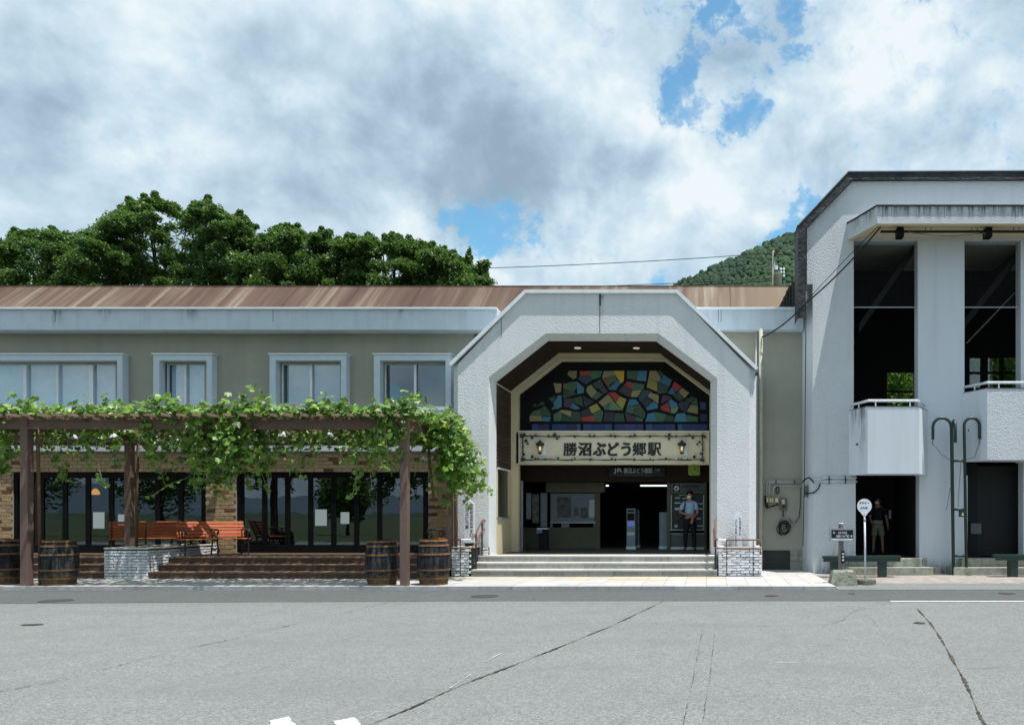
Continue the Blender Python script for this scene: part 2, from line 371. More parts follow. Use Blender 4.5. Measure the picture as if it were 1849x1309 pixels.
# ------------------------------------------------------------------ mesh helpers
def ROOTLOC(o):
    while o is not None and o.parent is not None: o = o.parent
    return Vector(o.location) if o is not None else Vector((0, 0, 0))
def link_mesh(me, name, material, parent=None, smooth=False):
    if material is not None and not me.materials:
        for mm in (material if isinstance(material, (list, tuple)) else [material]): me.materials.append(M[mm])
    o = bpy.data.objects.new(name, me); COL.objects.link(o)
    if parent is not None: o.parent = parent
    if smooth: me.shade_smooth()
    return o
class MB:
    def __init__(s): s.v = []; s.f = []
    def box(s, x0, x1, y0, y1, z0, z1):
        n = len(s.v)
        s.v += [(x0, y0, z0), (x1, y0, z0), (x1, y1, z0), (x0, y1, z0), (x0, y0, z1), (x1, y0, z1), (x1, y1, z1), (x0, y1, z1)]
        s.f += [(n, n+3, n+2, n+1), (n+4, n+5, n+6, n+7), (n, n+1, n+5, n+4), (n+1, n+2, n+6, n+5), (n+2, n+3, n+7, n+6), (n+3, n, n+4, n+7)]
        return s
    def xz(s, poly, y0, y1):            # polygon in X,Z extruded along Y
        n = len(s.v); k = len(poly)
        s.v += [(x, y0, z) for x, z in poly] + [(x, y1, z) for x, z in poly]
        s.f.append(tuple(range(n, n+k))); s.f.append(tuple(range(n+2*k-1, n+k-1, -1)))
        for i in range(k):
            j = (i+1) % k; s.f.append((n+j, n+i, n+k+i, n+k+j))
        return s
    def xy(s, poly, z0, z1):
        n = len(s.v); k = len(poly)
        s.v += [(x, y, z0) for x, y in poly] + [(x, y, z1) for x, y in poly]
        s.f.append(tuple(range(n+k-1, n-1, -1))); s.f.append(tuple(range(n+k, n+2*k)))
        for i in range(k):
            j = (i+1) % k; s.f.append((n+i, n+j, n+k+j, n+k+i))
        return s
    def loft(s, loops, closed=False):
        n = len(s.v); k = len(loops[0])
        for l in loops: s.v += [tuple(p) for p in l]
        for a in range(len(loops)-1):
            for i in range(k if closed else k-1):
                j = (i+1) % k
                s.f.append((n+a*k+i, n+a*k+j, n+(a+1)*k+j, n+(a+1)*k+i))
        return s
    def tube(s, pts, r, seg=8, cap=True):
        pts = [Vector(p) for p in pts]; n = len(s.v); k = len(pts)
        rs = r if isinstance(r, (list, tuple)) else [r]*k
        prev = None
        for i, p in enumerate(pts):
            d = (pts[min(i+1, k-1)] - pts[max(i-1, 0)])
            if d.length < 1e-9: d = Vector((0, 0, 1))
            d.normalize()
            ref = prev if prev is not None else (Vector((0, 0, 1)) if abs(d.z) < .9 else Vector((1, 0, 0)))
            u = ref - d * ref.dot(d)
            if u.length < 1e-5: u = Vector((1, 0, 0)) - d * d.x
            u.normalize(); vv = d.cross(u); prev = u
            for a in range(seg):
                t = 2*math.pi*a/seg
                s.v.append(tuple(p + (u*math.cos(t) + vv*math.sin(t))*rs[i]))
        for i in range(k-1):
            for a in range(seg):
                b = (a+1) % seg
                s.f.append((n+i*seg+a, n+i*seg+b, n+(i+1)*seg+b, n+(i+1)*seg+a))
        if cap:
            s.f.append(tuple(n+a for a in range(seg-1, -1, -1))); s.f.append(tuple(n+(k-1)*seg+a for a in range(seg)))
        return s
    def lathe(s, prof, c=(0, 0, 0), seg=24):     # prof: (r, z)
        n = len(s.v); k = len(prof)
        for r, z in prof:
            for a in range(seg):
                t = 2*math.pi*a/seg; s.v.append((c[0]+r*math.cos(t), c[1]+r*math.sin(t), c[2]+z))
        for i in range(k-1):
            for a in range(seg):
                b = (a+1) % seg
                s.f.append((n+i*seg+a, n+i*seg+b, n+(i+1)*seg+b, n+(i+1)*seg+a))
        s.f.append(tuple(n+a for a in range(seg-1, -1, -1))); s.f.append(tuple(n+(k-1)*seg+a for a in range(seg)))
        return s
    def mesh(s, name, off=(0, 0, 0)):
        me = bpy.data.meshes.new(name)
        me.from_pydata([(x-off[0], y-off[1], z-off[2]) for x, y, z in s.v], [], s.f)
        bm = bmesh.new(); bm.from_mesh(me); bmesh.ops.recalc_face_normals(bm, faces=bm.faces); bm.to_mesh(me); bm.free()
        return me
    def build(s, name, material, parent=None, smooth=False, bevel=0):
        off = ROOTLOC(parent) if parent is not None else (0, 0, 0)
        o = link_mesh(s.mesh(name, off), name, material, parent, smooth)
        if bevel:
            md = o.modifiers.new('bevel', 'BEVEL'); md.width = bevel; md.segments = 2; md.limit_method = 'ANGLE'
        return o
def tag(o, label=None, cat=None, group=None, kind=None):
    if label: o['label'] = label
    if cat: o['category'] = cat
    if group: o['group'] = group
    if kind: o['kind'] = kind
    return o
def thing(name, label, cat, loc, group=None):
    o = bpy.data.objects.new(name, None); o.location = loc; o.empty_display_size = .2; COL.objects.link(o)
    return tag(o, label, cat, group)
def struct(name, mb, m, parent=None):
    o = mb.build(name, m, parent)
    if parent is None: o['kind'] = 'structure'
    return o
def grid_wall(mb, x0, x1, z0, z1, y0, y1, holes):
    xs = sorted({x0, x1, *[h[0] for h in holes], *[h[1] for h in holes]}); zs = sorted({z0, z1, *[h[2] for h in holes], *[h[3] for h in holes]})
    xs = [x for x in xs if x0 <= x <= x1]; zs = [z for z in zs if z0 <= z <= z1]
    for i in range(len(xs)-1):
        run = None
        for j in range(len(zs)-1):
            cx, cz = (xs[i]+xs[i+1])/2, (zs[j]+zs[j+1])/2
            solid = not any(h[0] < cx < h[1] and h[2] < cz < h[3] for h in holes)
            if solid and run is None: run = zs[j]
            if (not solid) and run is not None: mb.box(xs[i], xs[i+1], y0, y1, run, zs[j]); run = None
        if run is not None: mb.box(xs[i], xs[i+1], y0, y1, run, zs[-1])
    return mb
def np_mesh(name, V, Fc, material, parent=None, off=None):
    me = bpy.data.meshes.new(name)
    V = np.asarray(V, dtype=np.float32); Fc = np.asarray(Fc, dtype=np.int32)
    if off is not None: V = V - np.array(off, dtype=np.float32)
    me.vertices.add(len(V)); me.vertices.foreach_set('co', V.ravel())
    nf, k = Fc.shape
    me.loops.add(nf*k); me.loops.foreach_set('vertex_index', Fc.ravel())
    me.polygons.add(nf); me.polygons.foreach_set('loop_start', np.arange(0, nf*k, k, dtype=np.int32))
    me.polygons.foreach_set('loop_total', np.full(nf, k, dtype=np.int32))
    me.update(calc_edges=True); me.validate()
    return link_mesh(me, name, material, parent)
def clone(src, parent, loc, rot=(0, 0, 0), scale=None, name=None, m=None):
    o = bpy.data.objects.new(name or src.name.split('.')[0], src.data if hasattr(src, 'data') else src); COL.objects.link(o); o.parent = parent
    o.location = Vector(loc) - ROOTLOC(parent) if parent else Vector(loc)
    o.rotation_euler = rot
    if scale: o.scale = scale
    return o
def dup_tree(root, loc, rz, label, group=None):
    r = root.copy(); COL.objects.link(r); r.location = loc; r.rotation_euler = (0, 0, rz); r['label'] = label
    if group: r['group'] = group
    def rec(src, dst):
        for ch in list(src.children):
            c = ch.copy(); COL.objects.link(c); c.parent = dst; rec(ch, c)
    rec(root, r); return r
def brick_mesh(name, w, h, d, m, jit=.0, seed=0, bev=.12):
    """one masonry unit centred on its front face, front at y=0, chamfered and slightly uneven"""
    rr = random.Random(seed); e = min(h, w)*bev
    def j(): return rr.uniform(-jit, jit)
    vs = []
    for (sx, sz) in ((-1, -1), (1, -1), (1, 1), (-1, 1)): vs.append((sx*w/2 + j(), e*.8, sz*h/2 + j()))
    for (sx, sz) in ((-1, -1), (1, -1), (1, 1), (-1, 1)): vs.append((sx*(w/2-e) + j(), j()*.8, sz*(h/2-e) + j()*.6))
    for (sx, sz) in ((-1, -1), (1, -1), (1, 1), (-1, 1)): vs.append((sx*w/2, d, sz*h/2))
    fs = [(4, 5, 6, 7)] + [(i, (i+1) % 4, 4+(i+1) % 4, 4+i) for i in range(4)] + [((i+1) % 4, i, 8+i, 8+(i+1) % 4) for i in range(4)]
    me = bpy.data.meshes.new(name); me.from_pydata(vs, [], fs); me.materials.append(M[m]); return me
def masonry(parent, unit_meshes, pick, rect, w, h, gap, place, holes=(), limit=300, name='brick', seed=1):
    """lay units in running bond in rect (u0,u1,v0,v1); place(u,v)->(loc, rotz); units past limit are joined"""
    u0, u1, v0, v1 = rect; rr = random.Random(seed); n = 0; rest = []
    row = 0; v = v0
    while v + h*.6 <= v1:
        u = u0 - (w+gap)/2*(row % 2)
        while u < u1:
            a, b = max(u, u0), min(u+w, u1)
            if b-a > .04:
                cu, cv = (a+b)/2, v+h/2
                if not any(hh[0] < cu < hh[1] and hh[2] < cv < hh[3] for hh in holes):
                    for hh in holes:
                        if hh[2] < cv < hh[3]:
                            if a < hh[0] < b: b = hh[0]
                            if a < hh[1] < b: a = hh[1]
                    if b-a > .03:
                        cu = (a+b)/2; loc, rz = place(cu, cv)
                        mm = unit_meshes[pick(rr)]
                        if n < limit:
                            o = bpy.data.objects.new(name, mm); COL.objects.link(o); o.parent = parent
                            o.location = Vector(loc)-ROOTLOC(parent); o.rotation_euler = (rr.uniform(-.01, .01), rr.uniform(-.006, .006), rz); o.scale = ((b-a)/w, 1, rr.uniform(.96, 1.0)); n += 1
                        else: rest.append((loc, rz, (b-a)/w, mm))
            u += w+gap
        v += h+gap; row += 1
    return n, rest
def join_units(parent, rest, name, cats):
    by = {}
    for loc, rz, sx, mm in rest: by.setdefault(mm.name, []).append((loc, rz, sx, mm))
    V = []; Fs = []; mi = []; mats = []
    for k, lst in by.items():
        mm = lst[0][3]; ix = len(mats); mats.append(mm.materials[0])
        for loc, rz, sx, _ in lst:
            n = len(V); c, s = math.cos(rz), math.sin(rz)
            for v in mm.vertices:
                x, y, z = v.co.x*sx, v.co.y, v.co.z
                V.append((loc[0]+x*c-y*s, loc[1]+x*s+y*c, loc[2]+z))
            for p in mm.polygons: Fs.append([n+i for i in p.vertices]); mi.append(ix)
    if not V: return
    off = ROOTLOC(parent) if parent else Vector((0, 0, 0))
    me = bpy.data.meshes.new(name); me.from_pydata([tuple(Vector(v)-off) for v in V], [], Fs)
    for mm in mats: me.materials.append(mm)
    me.polygons.foreach_set('material_index', mi)
    o = bpy.data.objects.new(name, me); COL.objects.link(o); o.parent = parent; o['kind'] = 'stuff'; return o

# ------------------------------------------------------------------ lettering
_tx = {}
def text_data(body, bold=0.0, extrude=0.0):
    key = (body, bold, extrude)
    if key in _tx: return _tx[key]
    c = bpy.data.curves.new('lettering', 'FONT'); c.body = body; c.size = 1; c.offset = bold; c.extrude = extrude; c.resolution_u = 3
    o = bpy.data.objects.new('lettering', c); COL.objects.link(o)
    dg = bpy.context.evaluated_depsgraph_get(); e = o.evaluated_get(dg); me = e.to_mesh()
    V = [tuple(v.co) for v in me.vertices]; Fs = [tuple(p.vertices) for p in me.polygons]
    e.to_mesh_clear(); bpy.data.objects.remove(o); bpy.data.curves.remove(c)
    _tx[key] = (V, Fs); return V, Fs
def lettering(parent, items, m, name='lettering', y=0.0):
    """items: (text, x0, x1, z0, z1, bold[, extrude]) fitted to the box on a plane facing -Y at depth y"""
    vs = []; fs = []
    for it in items:
        body, x0, x1, z0, z1, bold = it[:6]; ex = it[6] if len(it) > 6 else 0
        V, Fs = text_data(body, bold, 0.5 if ex else 0)
        if not V: continue
        ax = [v[0] for v in V]; ay = [v[1] for v in V]
        lx, hx, ly, hy = min(ax), max(ax), min(ay), max(ay); n = len(vs)
        for v in V:
            vs.append((x0+(v[0]-lx)/max(hx-lx, 1e-6)*(x1-x0), y-(v[2]+.5)*ex if ex else y, z0+(v[1]-ly)/max(hy-ly, 1e-6)*(z1-z0)))
        fs += [tuple(n+i for i in f) for f in Fs]
    off = ROOTLOC(parent)
    me = bpy.data.meshes.new(name); me.from_pydata([tuple(Vector(v)-off) for v in vs], [], fs)
    return link_mesh(me, name, m, parent)

# ================================================================== GROUND
g = MB(); g.v = [(-4000, -4000, 0), (4000, -4000, 0), (4000, 26, 0), (-4000, 26, 0)]; g.f = [(0, 1, 2, 3)]
# plaza sheet near, open land beyond it
pl = MB(); pl.v = [(-70, -3.2, 0), (70, -3.2, 0), (70, 40, 0), (-70, 40, 0)]; pl.f = [(0, 1, 2, 3)]
ground = struct('ground', pl, 'asphalt_light')
gv = MB(); gv.v = [(-90, -60, -.35), (90, -60, -.35), (90, -3.21, -.01), (-90, -3.21, -.01)]; gv.f = [(0, 1, 2, 3)]
struct('meadow', gv, 'far_field')
land = MB(); land.v = [(-6000, -6000, -.6), (6000, -6000, -.6), (6000, 6000, -.6), (-6000, 6000, -.6)]; land.f = [(0, 1, 2, 3)]
struct('terrain', land, 'far_field')
KD = 16.56                                     # depth of the kerb front
rd = MB(); rd.v = [(-60, 13.3, .004), (-19, 13.6, .004), (-9, 14.25, .004), (-3.6, 14.45, .004), (60, 14.5, .004), (60, KD+.02, .004), (-60, KD+.02, .004)]
rd.f = [(0, 1, 2, 3, 4, 5, 6)]
road = struct('road', rd, 'asphalt_dark')
def gp(px, py): D = 2240.0/(py-930); return Vector((PX(px, D), D, 0))
def strip(pts, wid, m, name, z=.008, jit=0, seed=3, wfun=None):
    rr = random.Random(seed); P = []
    for a, b in zip(pts[:-1], pts[1:]):
        a, b = gp(*a), gp(*b); n = max(2, int((b-a).length/.045))
        for i in range(n):
            p = a.lerp(b, i/n); w1 = math.sin(p.x*3.1+seed)*.6+math.sin(p.x*7.7+p.y*4+seed)*.4; P.append(p + Vector((rr.uniform(-jit, jit)*.35, w1*jit*1.2+rr.uniform(-jit, jit)*.35, 0)))
    P.append(gp(*pts[-1])); mb = MB()
    for i, p in enumerate(P):
        d = (P[min(i+1, len(P)-1)]-P[max(i-1, 0)]).normalized(); nrm = Vector((-d.y, d.x, 0))
        ww = wid*rr.uniform(.25, 1.35)*.5*(.7+.5*math.sin(i*.21+seed))
        mb.v += [tuple(p+nrm*ww+Vector((0, 0, z))), tuple(p-nrm*ww+Vector((0, 0, z)))]
    for i in range(len(P)-1):
        if wid < .02 and rr.random() < .22: continue
        mb.f.append((2*i, 2*i+1, 2*i+3, 2*i+2))
    o = mb.build(name, m, ground); o['kind'] = 'structure'; return o
strip([(1197, 1086), (1130, 1118), (1100, 1132), (1050, 1152), (1000, 1173), (960, 1188), (924, 1203), (870, 1223), (820, 1243), (740, 1280), (670, 1309), (560, 1360)], .030, 'crack', 'crack', jit=.014)
strip([(1655, 1098), (1680, 1125), (1700, 1155), (1728, 1205), (1748, 1242), (1765, 1285), (1778, 1309), (1800, 1360)], .034, 'crack', 'crack', jit=.008, seed=5)
strip([(702, 1087), (620, 1108), (540, 1125), (440, 1150), (330, 1173), (240, 1195), (130, 1225), (20, 1245), (-60, 1262)], .013, 'crack_thin', 'crack', jit=.02, seed=6)
strip([(1608, 1088), (1570, 1096), (1545, 1103), (1530, 1112), (1524, 1120), (1500, 1127), (1450, 1130), (1370, 1131), (1290, 1131), (1200, 1126), (1125, 1123)], .013, 'crack_thin', 'crack', jit=.03, seed=7)
for k, pts in enumerate([[(1267, 1146), (1252, 1225), (1234, 1309)], [(1290, 1146), (1282, 1225), (1268, 1309)], [(1545, 1104), (1575, 1118), (1590, 1140)], [(1700, 1118), (1760, 1116), (1800, 1122)],
                         [(1800, 1092), (1830, 1098), (1846, 1104)], [(1530, 1112), (1510, 1118), (1500, 1124)], [(590, 1155), (720, 1152), (780, 1150)], [(1745, 1208), (1800, 1206)]]):
    strip(pts, .007, 'crack_thin', 'crack', jit=.012, seed=20+k)
def patch(px, py, wpx, hpx, m, name, z=.008, n=14, seed=1, par=ground):
    rr = random.Random(seed); mb = MB(); D = 2240.0/(py-930); hw = wpx/F*D/2; hd = abs(2240.0/(py-hpx/2-930)-2240.0/(py+hpx/2-930))/2
    c = gp(px, py)
    for i in range(n):
        t = 2*math.pi*i/n; k = rr.uniform(.75, 1.1) if name != 'manhole_cover' else 1
        mb.v.append((c.x+hw*math.cos(t)*k, c.y+hd*math.sin(t)*k, z))
    mb.f = [tuple(range(n))]; o = mb.build(name, m, par); o['kind'] = 'structure'; return o
for i, (px, py, wd) in enumerate([(101, 1085, 37), (875, 1077, 30)]):
    D = 2240.0/(py-930); c = gp(px, py); mb = MB().lathe([(.27, 0), (.27, .006), (.24, .007), (.24, .004), (.05, .004)], (c.x, c.y, .004), 24)
    o = mb.build('manhole_cover', 'manhole'); tag(o, ['round dark manhole cover in the road in front of the left barrels', 'round dark manhole cover in the road in front of the stone steps'][i], 'manhole cover', 'manhole covers in the road')
for i, (px, py, wd, hh) in enumerate([(1392, 1076, 28, 3), (1538, 1072, 14, 2.5), (1818, 1072, 30, 4), (1660, 1125, 24, 3.5), (60, 1128, 40, 4)]):
    patch(px, py, wd, hh, 'crack', 'stain', seed=i)
# worn white paint
wl = MB(); wl.box(PX(1608, 14.35), 14, 14.29, 14.44, .005, .009); wl.build('painted_line', 'road_white', ground)['kind'] = 'structure'
for pts in [[(485, 1303), (520, 1295), (532, 1309), (548, 1326), (500, 1330)], [(603, 1303), (640, 1296), (652, 1309), (668, 1324), (620, 1328)]]:
    mb = MB(); rg = random.Random(len(mb.v)+pts[0][0])
    for p, q in zip(pts, pts[1:]+pts[:1]):
        for k in range(9): mb.v.append(tuple(gp(*p).lerp(gp(*q), k/9)+Vector((rg.uniform(-.012, .012), rg.uniform(-.012, .012), .009))))
    mb.f = [tuple(range(len(mb.v)))]; mb.build('painted_mark', 'road_white', ground)['kind'] = 'structure'
for k, pts in enumerate([[(1400, 1196), (1440, 1196)], [(812, 1243), (850, 1218)], [(652, 1298), (680, 1285)], [(880, 1193), (905, 1180)]]):
    strip(pts, .022, 'road_white', 'painted_mark', seed=40+k)
# pale concrete apron where the kerb ends
AX = PX(1512, KD)
ap = MB(); yb = 17.67
ap.v = [(AX+.02, 16.6, .008), (14, 16.6, .008), (14, yb, .052), (AX-.1, yb, .052)]; ap.f = [(0, 1, 2, 3)]
struct('apron', ap, 'asphalt_light')
# kerb stones
kb = MB(); kb.box(-30, AX-.3, KD+.012, KD+.19, -.02, .068)
kerb = struct('kerb', kb, 'tile_joint')
ks = brick_mesh('kerb_stone', .685, .085, .185, 'kerb', .001, 3, .12)
tp = MB().box(-.3425, .3425, .003, .19, -.0425, .0425).mesh('kerb_stone'); tp.materials.append(M['kerb'])
x = AX-.02
while x > -23:
    o = clone(tp, kerb, (x-.3465, KD, .0385), name='kerb_stone'); o['kind'] = 'structure'; o.scale = (1, 1, 1+random.uniform(-.02, .02)); x -= .6935
# pavement with large pale slabs
PV = .08
pv = MB()
pv.v = [(-30, KD+.195, PV-.012), (AX-.02, KD+.195, PV-.012), (PX(1466, 20.7), 20.9, PV-.012), (PX(1466, 20.7), 22.2, PV-.012), (-30, 22.2, PV-.012)]; pv.f = [(0, 1, 2, 3, 4)]
pave = struct('pavement', pv, 'tile_joint')
tl = MB().box(-.2275, .2275, 0, .612, -.02, 0).mesh('tile'); tl.materials.append(M['tile'])
tw = tl.copy(); tw.materials.clear(); tw.materials.append(M['tile_warm'])
rows = [(16.765, 0), (17.385, 0), (18.005, 0), (18.625, 0)]
for ri, (y, _) in enumerate(rows):
    xr = AX-.03 - (y-16.7)/(20.9-16.7)*(AX-PX(1466, 20.7)); x = xr
    while x > -19.4:
        wm = ri == 3 and -6.2 < x < .6 or (ri == 2 and -5 < x < .2 and random.random() < .5)
        o = clone(tw if wm else tl, pave, (x-.23, y, PV+random.uniform(-.001, .001)), name='tile'); o['kind'] = 'structure'; x -= .4625
nx = 0
for ri in range(4):
    y = 19.245+ri*.62; x0 = 1.42; x1 = AX-.03-(y-16.7)/(20.9-16.7)*(AX-PX(1466, 20.7)); x = x1
    while x > x0:
        o = clone(tl, pave, (x-.23, y, PV), name='tile'); o['kind'] = 'structure'; x -= .4625
# brick paving on the right (small pavers)
bp = MB(); bp.v = [(AX-.1, yb, .046), (16, yb, .046), (16, 23, .046), (PX(1466, 20.7)+.05, 23, .046), (PX(1466, 20.7)+.05, 20.7, .046)]; bp.f = [(0, 1, 2, 3, 4)]
bpv = struct('pavement', bp, 'tile_joint')
mat('paver', (.33, .295, .27), .9, .5, 9, .3, 50, col2=(.25, .225, .21), island=True, rnd=.2)
V = []; Fc = []; y = yb+.02; r_ = 0
while y < 20.7:
    xl = AX-.05-(y-16.7)/(4.2)*(AX-PX(1466, 20.7)); x = xl-(.11 if r_ % 2 else 0)
    while x < 12.5:
        a = max(x, xl); b = x+.208
        if b-a > .03:
            n = len(V); V += [(a, y, .046), (b, y, .046), (b, y+.098, .046), (a, y+.098, .046), (a+.006, y+.006, .056), (b-.006, y+.006, .056), (b-.006, y+.092, .056), (a+.006, y+.092, .056)]
            Fc += [(n+4, n+5, n+6, n+7), (n, n+1, n+5, n+4), (n+1, n+2, n+6, n+5), (n+2, n+3, n+7, n+6), (n+3, n, n+4, n+7)]
        x += .222
    y += .108; r_ += 1
o = np_mesh('pavers', V, Fc, 'paver', bpv); o['kind'] = 'stuff'

# ================================================================== STATION BUILDING
DA = 20.3                                       # arch front
st = thing('station_building', 'long two storey station building with octagonal white arch entrance and rusty brown roof', 'building', (-5, 21.9, 0))
XW0, XW1 = -27.0, 2.72
WD, FD, BD = 21.9, 21.4, 21.4
# window openings in the upper wall
W = {  # glass px, surround px (front plane), y
    'a': (-120, 212, -140, 221), 'b': (300, 372, 276.6, 382.5), 'c': (510, 615.5, 486.6, 625), 'd': (697, 804, 675, 814)}
GZ0, GZ1 = PZ(735, 22.0), PZ(659, 22.0)
holes = [(PX(v[0], 22.0)-.02, PX(v[1], 22.0)+.02, GZ0-.02, GZ1+.02) for v in W.values()]
AL, AR = PX(815, DA), PX(1366, DA)              # arch outer sides
mb = MB(); grid_wall(mb, XW0, AL+.1, 3.3, 7.0, WD, WD+.2, holes)
uw = mb.build('upper_wall', 'beige_wall', st)
MB().box(.25, XW1, WD-.2, WD, PV, 7.0).build('niche_wall', 'beige_wall', st)
MB().box(-.9, .249, WD-.2, WD, 6.25, 7.0).build('niche_wall', 'beige_wall', st)
mb = MB().box(AR-.05, 2.35, WD-.215, WD-.2, PV, .62); mb.build('plinth', 'dark_plinth', st)
mb = MB().box(2.37, XW1-.02, WD-.23, WD-.2, PV+.25, .62); mb.build('plinth', 'concrete_step', st)
# fascia with cap, both sides of the arch
fz0, fz1 = PZ(595.3, FD), PZ(559, FD)
for (a, b) in ((XW0, AL+.9), (AR-1.6, XW1-.03)):
    f = MB().box(a, b, FD, WD, fz0, fz1).build('fascia', 'fascia_paint', st)
    MB().box(a, b, FD-.09, WD+.1, fz1, fz1+.045).build('fascia_cap', 'metal_trim', st)
for x in (PX(493, FD), PX(100, FD), PX(1297, FD), PX(1302, FD)):
    MB().box(x-.006, x+.006, FD-.003, FD+.02, fz0+.2, fz1-.01).build('seam', 'dark_plinth', st)
# rusty roof, one sheet, slope 43 degrees, and its closed back
ry0, rz0, ry1, rz1 = 21.75, fz1+.03, 22.93, PZ(517.5, 22.93)
mb = MB(); xr0, xr1 = PX(1405, 21.75), PX(1424, 22.93)
mb.v = [(XW0, ry0, rz0), (xr0, ry0, rz0), (xr1, ry1, rz1), (XW0, ry1, rz1), (XW0, ry1+.05, rz1-.05), (xr1, ry1+.05, rz1-.05)]
mb.f = [(0, 1, 2, 3)]; mb.build('roof', 'roof_rust', st)
MB().box(XW0, xr1, ry1-.03, ry1+.12, rz1-.04, rz1+.02).build('roof_ridge', 'roof_rust', st)
x = XW0+.4
k = 0
while x < xr0-.2:
    mb = MB(); s = .016
    mb.v = [(x-s, ry0, rz0+.004), (x+s, ry0, rz0+.004), (x+s, ry1, rz1+.004), (x-s, ry1, rz1+.004), (x, ry0-.01, rz0+.028), (x, ry1-.01, rz1+.028)]
    mb.f = [(0, 4, 5, 3), (4, 1, 2, 5)]; 
    if k % 2 == 0: mb.build('roof_seam', 'roof_rust', st)
    x += .91; k += 1
mb = MB().xy([(XW0, 22.9), (XW1, 22.9), (XW1, 27), (XW0, 27)], rz1-.25, rz1-.1).build('roof_deck', 'dark_brown', st)
# end piece and gutter beside the tower
mb = MB(); mb.v = [(xr0+.02, ry0, rz0), (2.7, ry0, rz0), (2.72, ry1+.3, rz1+.1), (xr1+.03, ry1, rz1)]; mb.f = [(0, 1, 2, 3)]; mb.build('valley_gutter', 'black_sheet', st)
mb = MB()
for i in range(5): mb.box(PX(1409+i*5, 21.7), PX(1411.5+i*5, 21.7), 21.66, 21.72, fz1+.05, fz1+.25+i*.17)
mb.build('flashing_strips', 'black_sheet', st)
MB().xz([(PX(1404, 21.75), PZ(559, 21.75)), (PX(1424, 21.75), PZ(520, 21.75)), (PX(1436, 21.75), PZ(508, 21.75)), (PX(1450, 21.75), PZ(470, 21.75)), (PX(1452, 21.75), PZ(560, 21.75))], 21.72, 21.76).build('valley_flashing', 'black_sheet', st)
# window surrounds, sashes, panes
SF = 21.66; sz0, sz1 = PZ(748, SF), PZ(640, SF)
for key, v in W.items():
    gx0, gx1 = PX(v[0], 22.0), PX(v[1], 22.0); ox0, ox1 = PX(v[2], SF), PX(v[3], SF)
    ix0, ix1 = ox0+.17, ox1-.15; iz0, iz1 = GZ0-.10, GZ1+.06
    gx0, gx1 = ix0, ix1
    mb = MB(); grid_wall(mb, ox0, ox1, sz0, sz1, SF, WD-.002, [(ix0, ix1, iz0, iz1)])
    win = mb.build('window_surround', 'window_surround', st)
    MB().box(ox0-.03, ox1+.03, SF-.04, WD-.01, sz1+.001, sz1+.03).build('drip_cap', 'metal_trim', win)
    mb = MB().box(ix0, ix1, SF-.02, 21.98, iz0-.03, iz0+.05).build('sill', 'metal_trim', win)
    # sash rails
    if key == 'a': bars = [(44, 50), (104, 107.5), (163, 170), (-30, -26)]
    else: c = (PX(v[0], 22.0)+PX(v[1], 22.0))/2; bars = [(c/22.0*F+CX-2, c/22.0*F+CX+2)]
    fr = MB(); fr.box(gx0, gx1, 21.97, 22.03, GZ1, GZ1+.06); fr.box(gx0, gx1, 21.97, 22.03, iz0+.05, GZ0+.02)
    fr.box(gx0, gx0+.04, 21.97, 22.03, GZ0, GZ1); fr.box(gx1-.04, gx1, 21.97, 22.03, GZ0, GZ1)
    fr.build('sash_frame', 'metal_trim', win)
    edges = [gx0+.04]
    for (a, b) in sorted(bars):
        a, b = PX(a, 21.97), PX(b, 21.97)
        MB().box(a, b, 21.93, 22.0, iz0+.05, GZ1).build('mullion', 'metal_trim', win); edges += [a, b]
    edges.append(gx1-.04)
    for i in range(0, len(edges), 2):
        MB().box(edges[i], edges[i+1], 22.0, 22.006, GZ0, GZ1).build('pane', 'glass_upper', win)
    if key in 'abc':
        if key == 'c':
            bl = MB(); z = GZ0
            while z < GZ1:
                bl.v += [(gx0+.1, 22.09, z), (gx1-.1, 22.09, z), (gx1-.1, 22.06, z+.045), (gx0+.1, 22.06, z+.045)]
                n = len(bl.v)-4; bl.f.append((n, n+1, n+2, n+3)); z += .05
            bl.build('blind', 'blind', win)
        else:
            bl = MB(); n = 60
            for i in range(n+1):
                xx = gx0+.05+(gx1-gx0-.1)*i/n; yy = 22.10+.012*math.sin(i*1.9); bl.v += [(xx, yy, GZ0-.05), (xx, yy, GZ1+.05)]
            for i in range(n): bl.f.append((2*i, 2*i+2, 2*i+3, 2*i+1))
            bl.build('curtain', 'blind', win)
# dark shell behind the glass
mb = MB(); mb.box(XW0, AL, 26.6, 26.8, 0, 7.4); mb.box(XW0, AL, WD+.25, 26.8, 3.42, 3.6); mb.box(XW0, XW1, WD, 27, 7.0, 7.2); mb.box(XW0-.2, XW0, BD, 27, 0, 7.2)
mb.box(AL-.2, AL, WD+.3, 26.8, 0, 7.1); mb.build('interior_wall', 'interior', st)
# ledge over brickwork
MB().box(XW0, AL-.02, BD-.12, WD, PZ(815, BD), PZ(806, BD)).build('ledge', 'ledge', st)
BZ0, BZ1 = .56, PZ(815, BD)
S1 = (PX(22, BD), PX(371, BD)); S2 = (PX(426, BD), PX(773, BD)); HZ = PZ(849.5, BD)
hl = [(S1[0], S1[1], .3, HZ), (S2[0], S2[1], .3, HZ)]
mb = MB(); grid_wall(mb, XW0, AL-.02, .3, BZ1, BD+.02, BD+.3, hl); mb.build('brick_backing', 'mortar', st)
units = [brick_mesh('brick', .25, .090, .03, 'brick_tan', .0008, i, .06) for i in range(4)] + [brick_mesh('brick', .25, .090, .03, 'brick_red', .0008, 9, .06)]
def pick(rr): return 4 if rr.random() < .11 else rr.randrange(4)
n, rest = masonry(st, units, pick, (PX(-14, BD), AL-.03, BZ0, BZ1-.005), .25, .090, .0115, lambda u, v: ((u, BD+random.uniform(-.003, .003), v), 0), hl, 300, 'brick', 4)
join_units(st, rest, 'brickwork', None)
